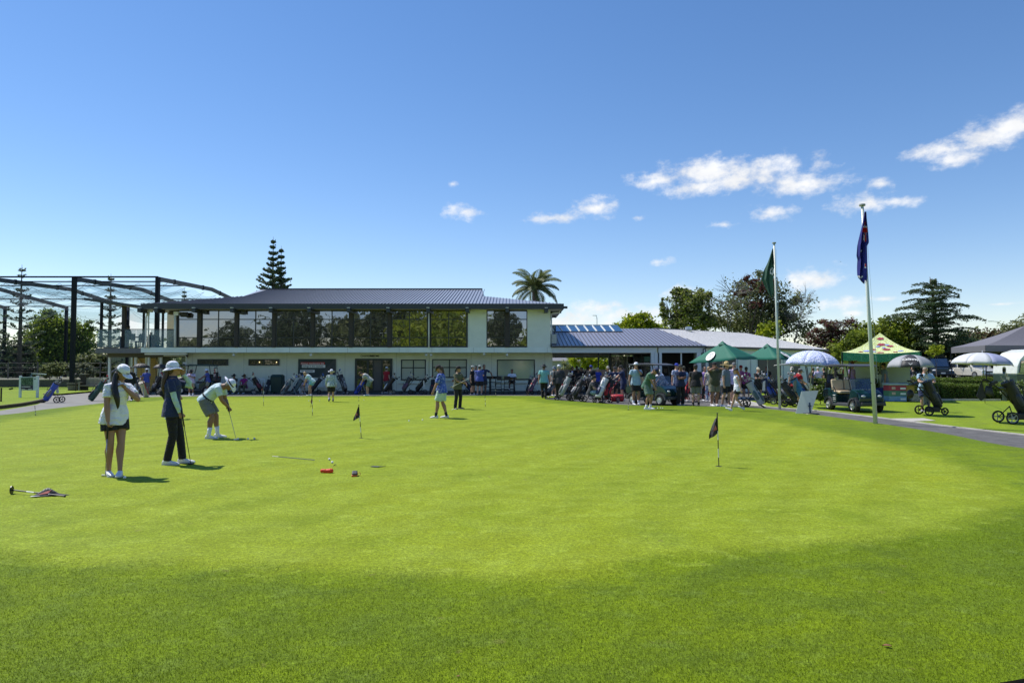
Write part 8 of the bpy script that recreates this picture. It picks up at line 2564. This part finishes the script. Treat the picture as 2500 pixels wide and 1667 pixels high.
# things lying on the green
o0 = G(798, 1154, GZP)
pc_ = tag(MB().ell([(Vector((-.165 + .33 * t, 0, .03 + .006 * math.sin(t * 9))), Vector((0, .030 * a, 0)), Vector((0, 0, .036 * a))) for t, a in ((0, .35), (.04, .8), (.2, .8), (.38, .95), (.62, 1.15), (.85, 1.1), (.96, .8), (1, .3))], 12).build('soft_pouch', M('orange_cloth', (.75, .055, .01), rough=.55, var=.12, bump=.6, bscale=22), None, smooth=True), 'crumpled orange pouch lying on the green beside two balls', 'pouch')
pc_.location = o0; pc_.scale = (.62, .9, .95)
rf_ = tag(empty('rangefinder_case', G(866, 1162, GZP)), 'black and orange zipped case with a loop on the green', 'case')
MB().obox((0, 0, .045), (.085, .12, .045), (.3, 0, .2)).build('case_top', M('case_black', (.03, .03, .035), rough=.6), rf_, bevel=.018)
MB().obox((0, -.012, .022), (.088, .11, .03), (.2, 0, .2)).build('case_base', M('case_orange', (.60, .12, .03), rough=.5), rf_, bevel=.012)
MB().ring((.065, 0, .035), .022, .004, 'Y', 14, 5).build('loop', M('case_orange', (.60, .12, .03), rough=.5), rf_)
ra_ = tag(empty('alignment_stick', G(716, 1117, GZP)), 'long thin grey alignment stick lying on the green', 'alignment stick')
a, b = G(665, 1113, GZP + .006) - G(716, 1117, GZP), G(768, 1122.5, GZP + .006) - G(716, 1117, GZP)
MB().tube([a, a.lerp(b, .15)], .006, 6).build('white_end', whp, ra_); MB().tube([a.lerp(b, .15), b], .006, 6).build('rod', M('rod_grey', (.10, .12, .18), rough=.4), ra_)
cl_ = tag(MB().add([(x, y, .006 + .004 * math.sin(x * 60)) for x, y in ((-.13, .04), (-.11, 0), (.0, -.05), (.03, -.03), (.13, .03), (.05, .03), (-.08, .045))], [(0, 1, 2, 3, 4, 5, 6)]).build('ground_cloth', M('cloth_speckle', (.07, .08, .09), rough=.9, var=.6, scale=60), None), 'small flat grey cloth lying right of the black case', 'cloth')  # thin dark grey speckled sheet laid on the turf
cl_.location = G(922, 1140, GZP); so2 = cl_.modifiers.new('thick', 'SOLIDIFY'); so2.thickness = .006
tee_ = tag(MB().tube([(0, 0, 0), (.03, -.01, .025), (.05, -.02, .02)], .006, 6).build('divot_tool', blackm, None), 'small dark divot tool beside the lower ball', 'tool'); tee_.location = G(814, 1137, GZP)
lfm = M('dry_leaf', (.20, .09, .045), rough=.8, var=.2)
def dead_leaf(label, px, py, s_, rz):
    vs = []; fs = []
    for i in range(7):
        t = i / 6; w_ = math.sin(math.pi * min(.98, max(.02, t))) * .26
        for j in (-1, 0, 1): vs.append((t - .5, j * w_, .10 * abs(j) + .08 * math.sin(t * 3)))
    for i in range(6):
        for j in range(2): q = i * 3 + j; fs.append((q, q + 1, q + 4, q + 3))
    o = tag(MB().add(vs, fs).build('dead_leaf', lfm, None, smooth=True, fix=False), label, 'leaf', 'fallen leaves on the grass')
    o.location = G(px, py, GZP + .002); o.scale = (s_, s_, s_); o.rotation_euler = (0, 0, rz)
    m_ = o.modifiers.new('t', 'SOLIDIFY'); m_.thickness = .02
dead_leaf('brown curled leaf near the bottom right corner', 2166, 1577, .052, -.3)
dead_leaf('small dark leaf at the bottom edge of the photo', 1119, 1650, .022, .6)
dead_leaf('tiny leaf on the right part of the green', 1879, 1360, .020, .2)
dead_leaf('tiny reddish leaf by the path edge at right', 2200, 1057, .05, .1)

# ---------------------------------------------------------------- signs, boards, furniture
hsn = tag(empty('hole_sign', (XA(71, G(70, 975).y), G(70, 975).y, .1)), 'white post sign with course map and the number 10 on the left lawn', 'sign')
sY = G(70, 975).y; sx = lambda px: XA(px, sY) - XA(71, sY); sz = lambda py: ZA(py, sY) - .1
wp = M('sign_white', (.62, .68, .70), rough=.5)
for a in (48, 90): part('post', wp, hsn, ((sx(a), -.03, -.12), (sx(a + 5), .06, sz(917))), bevel=.01)
part('board', wp, hsn, ((sx(53), 0, sz(953)), (sx(90), .03, sz(920))))
part('map_panel', fabric('map_print', (.03, .06, .04), 'mottle', (.16, .24, .15)), hsn, ((sx(52.5), -.012, sz(940)), (sx(82), -.002, sz(921.5))))
part('caption_panel', M('caption_navy', (.02, .018, .045), rough=.5), hsn, ((sx(52.5), -.014, sz(951.5)), (sx(82), -.003, sz(940.1))))
part('lettering', wht, hsn, ((sx(54), -.018, sz(944.6)), (sx(76), -.014, sz(943.2)))); part('lettering', wht, hsn, ((sx(54), -.018, sz(950)), (sx(63), -.014, sz(949)))); part('lettering', wht, hsn, ((sx(71), -.018, sz(950)), (sx(80), -.014, sz(949))))
text('10', .10, M('navy_print', (.02, .03, .09)), (sx(83.3), -.006, sz(926.5)), (math.pi / 2, 0, 0), hsn, bold=.003)
MB().tube([(sx(70), .2, sz(930)), (sx(60), .5, sz(912)), (sx(98), .5, sz(914))], .02, 5).build('brace', M('teal_tube', (.10, .25, .28)), hsn)
st = tag(part('marker_stake', M('stake_dark', (.02, .02, .02), rough=.8), None, ((XA(2.5, 31.5), 31.5, .1), (XA(5, 31.5), 31.55, .1 + ZA(944, 31.5) - ZA(978, 31.5)))), 'black marker stake at the far left of the lawn', 'stake')
bx = tag(MB().obox(G(32, 958) + Vector((0, -.2, .25)), (.22, .12, .09), (0, -.25, 0)).build('tee_marker', M('stake_dark', (.02, .02, .02)), None), 'small dark tee marker box on the left lawn', 'tee marker')
# barrel planter, stand, tall post box and bench
bY = 47
def at(px, Y, z=0): return Vector((XA(px, Y), Y, z))
brl = tag(empty('barrel_planter', at(182, bY)), 'grey half-barrel planter at the foot of the netting post', 'planter')
for i in range(20):
    a = i * math.pi / 10
    MB().prism([Vector((math.cos(a - .15) * .30, math.sin(a - .15) * .30, 0)), Vector((math.cos(a + .15) * .30, math.sin(a + .15) * .30, 0)), Vector((math.cos(a + .15) * .40, math.sin(a + .15) * .40, .62)), Vector((math.cos(a - .15) * .40, math.sin(a - .15) * .40, .62))], Vector((math.cos(a), math.sin(a), 0)) * .03).build('stave', M('barrel_wood', (.19, .17, .14), rough=.9, var=.3), brl)
MB().lathe([(.345, .10), (.36, .10), (.37, .15), (.35, .15)], (0, 0, 0), 24).build('hoop', steel, brl); MB().lathe([(.41, .46), (.43, .46), (.44, .51), (.42, .51)], (0, 0, 0), 24).build('hoop', steel, brl)
MB().lathe([(.0, .56), (.39, .56), (.39, .58), (0, .58)], (0, 0, 0), 20).build('earth', soil, brl)
an = tag(empty('bollard_stand', at(186, 45.5)), 'black post stand with a small round head beside the barrel', 'stand')
MB().tube([(0, 0, 0), (0, 0, 1.05)], .03, 8).build('post', blackm, an); MB().obox((0, 0, 1.12), (.16, .14, .28), (0, 0, 0)).build('head', blackm, an, bevel=.04); MB().lathe([(.25, 0), (.25, .03), (.05, .05)], (0, 0, 0), 16).build('base', alum, an)
tp = tag(empty('timber_post_box', at(204, 47)), 'dark timber post box between the barrel and the bench', 'post')
for i in range(4): part('board', M('dark_timber', (.04, .032, .026), rough=.85, var=.3), tp, ((-.19 + i * .095, 0, 0), (-.19 + i * .095 + .088, .3, 1.18)))
part('shelf', M('pale_slat', (.3, .28, .24), rough=.8), tp, ((-.26, -.05, 1.18), (.26, .3, 1.22)))
def bench(label, px, Y, w, mat, hd=0.0, nsl=14, seat_z=.44, back_z=.88):
    r = tag(empty('bench', at(px, Y), hd), label, 'bench', 'slatted benches')
    for i in range(4): part('seat_slat', mat, r, ((-w / 2, -.20 + i * .11, seat_z - .03), (w / 2, -.11 + i * .11, seat_z)))
    for i in range(nsl): part('back_slat', mat, r, ((-w / 2 + .08 + (w - .2) * i / nsl, .24, seat_z + .02), (-w / 2 + .08 + (w - .2) * i / nsl + .045, .265, back_z)))
    part('top_rail', mat, r, ((-w / 2, .23, back_z), (w / 2, .275, back_z + .07)))
    for sx_ in (-1, 1):
        x_ = sx_ * (w / 2 - .04)
        part('leg', mat, r, ((x_ - .035, -.22, 0), (x_ + .035, -.15, .62))); part('leg', mat, r, ((x_ - .035, .22, 0), (x_ + .035, .29, back_z + .02)))
        part('arm', mat, r, ((x_ - .04, -.24, .62), (x_ + .04, .25, .66)))
    return r
bench('weathered grey bench beside the left path', 222, 46.8, 1.4, M('pale_slat', (.3, .28, .24), rough=.8))
bench('long white slatted bench against the clubhouse wall', 590, 44.3, 2.9, w_trim, nsl=26)
bench('white slatted bench below the dark banner', 775, 44.4, 2.2, w_trim, nsl=20)
# wheelie bin
bn2 = tag(empty('rubbish_bin', at(678.5, 43.6)), 'dark green lidded rubbish bin against the clubhouse wall', 'bin')
bgn = M('bin_green', (.006, .035, .028), rough=.5)
MB().prism([(-.33, -.3, .08), (.33, -.3, .08), (.36, -.36, 1.08), (-.36, -.36, 1.08)], (0, .66, 0)).build('tub', bgn, bn2, bevel=.03)
MB().add([(-.38, -.4, 1.08), (.38, -.4, 1.08), (.38, .34, 1.08), (-.38, .34, 1.08), (-.28, -.28, 1.22), (.28, -.28, 1.22), (.28, .24, 1.22), (-.28, .24, 1.22)], [(0, 3, 2, 1), (4, 5, 6, 7), (0, 1, 5, 4), (1, 2, 6, 5), (2, 3, 7, 6), (3, 0, 4, 7)]).build('lid', bgn, bn2, bevel=.04)
for s_ in (-1, 1): MB().lathe([(.02, -.03), (.1, -.03), (.1, .03), (.02, .03)], (s_ * .3, .25, .1), 14, 'X').build('wheel', tyre, bn2)
# bar table and stools
tb = tag(empty('bar_table', at(1226, 43.2)), 'dark high bar table in front of the right window', 'table')
dk = M('dark_stain', (.025, .022, .02), rough=.6, var=.2)
for i in range(6): part('top_plank', dk, tb, ((-.85, -.38 + i * .13, 1.02), (.85, -.26 + i * .13, 1.06)))
for sx_ in (-1, 1):
    for sy_ in (-1, 1): part('leg', dk, tb, ((sx_ * .76 - .05, sy_ * .3 - .05, 0), (sx_ * .76 + .05, sy_ * .3 + .05, 1.02)))
part('rail', dk, tb, ((-.76, -.05, .25), (.76, .0, .32)))
def stool(px, Y, lb, hd=0.0):
    r = tag(empty('bar_stool', at(px, Y), hd), lb, 'stool', 'dark bar stools')
    part('seat', dk, r, ((-.19, -.19, .72), (.19, .19, .76)))
    for sx_ in (-1, 1):
        for sy_ in (-1, 1): MB().tube([(sx_ * .15, sy_ * .15, .72), (sx_ * .21, sy_ * .21, 0)], .018, 5).build('leg', dk, r)
    part('back', dk, r, ((-.19, .17, .95), (.19, .20, 1.12)))
    for sx_ in (-1, 1): part('back_post', dk, r, ((sx_ * .17 - .015, .16, .76), (sx_ * .17 + .015, .19, 1.12)))
    for z_ in (.25, .45): part('rung', dk, r, ((-.19, -.20, z_), (.19, -.17, z_ + .03)))
for px, Y, lb in ((1189, 42.6, 'tall dark chair nearest the standing group'), (1203, 43.0, 'tall dark chair left of the bar table'), (1217, 42.4, 'stool in front of the bar table, left one'), (1238, 42.5, 'stool in front of the bar table, right one'), (1250, 43.7, 'stool under the man in the white shirt')):
    stool(px, Y, lb)
# prize board on its foot
pbd = tag(empty('display_board', G(1970, 1011)), 'pale blank-backed display board leaning on a black foot at the edge of the path', 'display board')
b_ = G(1970, 1011); yb = b_.y
c4 = [G(1942, 1011), G(1979, 1011.5), U(1998, 953, yb + .28), U(1957, 955, yb + .28)]
MB().prism([c - b_ for c in c4], (0, .015, -.004)).build('panel', M('board_back', (.36, .42, .38), rough=.7, var=.05), pbd)
MB().tube([Vector((.08, -.08, .02)), Vector((.09, -.03, .42))], .03, 6).build('stem', M('stem_navy', (.01, .03, .07), rough=.5), pbd); MB().obox((.09, -.04, .30), (.10, .05, .05), (0, 0, 0)).build('clamp', M('stem_navy', (.01, .03, .07)), pbd)
MB().lathe([(0, 0), (.30, 0), (.26, .04), (.06, .06), (0, .06)], (.1, -.12, .005), 24).build('base', blackm, pbd)
# coolers, bins beside the marquee
cr = tag(empty('cooler_stack', at(2191, 33.5)), 'stack of printed red, green and blue drink cartons beside the grey-shirted man', 'cartons')
for i, (c, nm_) in enumerate((((.16, .30, .46), 'carton_blue'), ((.07, .20, .13), 'carton_green'), ((.34, .03, .06), 'carton_red'))):
    o = part('carton', M(nm_, c, rough=.6, var=.2, scale=9), cr, ((-.44, 0, .02 + i * .26), (.42, .5, .02 + i * .26 + .25)))
    part('label', wht, o, ((.12, -.004, .08 + i * .26), (.38, 0, .17 + i * .26)))
    if i: part('round_print', M('carton_mark', (.5, .35, .3), rough=.6), o, ((-.30, -.004, .08 + i * .26), (-.12, 0, .2 + i * .26)))
o = part('cool_box_lid', M('lid_blue', (.30, .38, .45), rough=.4), cr, ((-.48, -.05, .80), (.5, .55, .90)), bevel=.03)
yb_ = tag(part('yellow_crate', M('crate_yellow', (.42, .27, .03), rough=.6, var=.15), None, ((at(2217, 33.8).x - .33, 33.8, 0), (at(2217, 33.8).x + .30, 34.3, .78)), bevel=.02), 'yellow crate right of the carton stack', 'crate')
yb2 = tag(part('paper_sack', M('sack', (.40, .34, .24), rough=.9, var=.4, scale=14), None, ((at(2237, 33.4).x - .25, 33.4, 0), (at(2237, 33.4).x + .22, 33.8, .38)), bevel=.05), 'pale printed sack in front of the yellow crate', 'sack')
yb3 = tag(MB().sphere((0, 0, .33), (.55, .45, .34), 14, 8).build('blue_sack', M('sack_blue', (.01, .025, .16), rough=.6, bump=.5, bscale=6), None, smooth=True), 'dark blue sack behind the flagpole', 'sack'); yb3.location = at(2152, 34.6)
yb4 = tag(MB().obox((0, 0, .06), (.9, .5, .10), (0, .05, 0)).build('crate_lid', M('lid_teal', (.05, .09, .10), rough=.4), None, bevel=.03), 'dark lid lying on the yellow crate', 'lid'); yb4.location = at(2220, 33.9, .80)
# balcony furniture
def chair(px, Y, z, lb, hd):
    r = tag(empty('deck_chair', (XA(px, Y), Y, z), hd), lb, 'chair', 'balcony chairs')
    dc = M('chair_blue_grey', (.05, .07, .09), rough=.7)
    part('seat', dc, r, ((-.22, -.22, .42), (.22, .22, .47)))
    for i in range(4): part('back_slat', dc, r, ((-.2 + i * .105, .2, .5), (-.2 + i * .105 + .08, .225, .95)))
    for sx_ in (-1, 1):
        for sy_ in (-1, 1): part('leg', dc, r, ((sx_ * .19 - .02, sy_ * .19 - .02, 0), (sx_ * .19 + .02, sy_ * .19 + .02, .42)))
for i, (px, Y, hd) in enumerate(((302, 46.3, .4), (330, 45.6, 2.8), (342, 46.6, .2), (351, 45.4, 3.2), (370, 46.5, 1.0), (388, 46, 2.0))):
    chair(px, Y, zt, ('leftmost balcony chair beside the brown post', 'balcony chair right of the silhouetted man', 'third balcony chair from the brown post', 'balcony chair behind the double downpipes', 'balcony chair beside the plant', 'rightmost balcony chair near the bronze window')[i], hd)
bt = tag(empty('balcony_table', (XA(335, 45.9), 45.9, zt)), 'long dark table on the balcony', 'table')
part('top', M('chair_blue_grey', (.05, .07, .09)), bt, ((-1.1, -.4, .72), (1.0, .4, .77)))
for sx_ in (-1, 1): part('leg', M('chair_blue_grey', (.05, .07, .09)), bt, ((sx_ - .05, -.3, 0), (sx_ + .05, .3, .72)))
tree('potted_plant', 'dark potted plant on the balcony behind the glass', 380, 46.2, [(378, 832, 9, 14), (384, 828, 7, 12)], L_dark, 500, .13, 90, trunk=.03, cat='plant').location.z = 0
# small bird far off in the sky and a drone-like speck
bird = tag(empty('bird', U(2053, 639, 90)), 'tiny dark bird high left of the blue flag', 'bird')
MB().add([(-.35, 0, .12), (-.12, .05, .05), (0, 0, 0), (.12, .05, .05), (.35, 0, .12), (0, -.12, -.02), (0, .2, 0)], [(0, 1, 2), (2, 3, 4), (1, 6, 2), (2, 6, 3), (1, 2, 5), (2, 3, 5)]).build('body', blackm, bird)
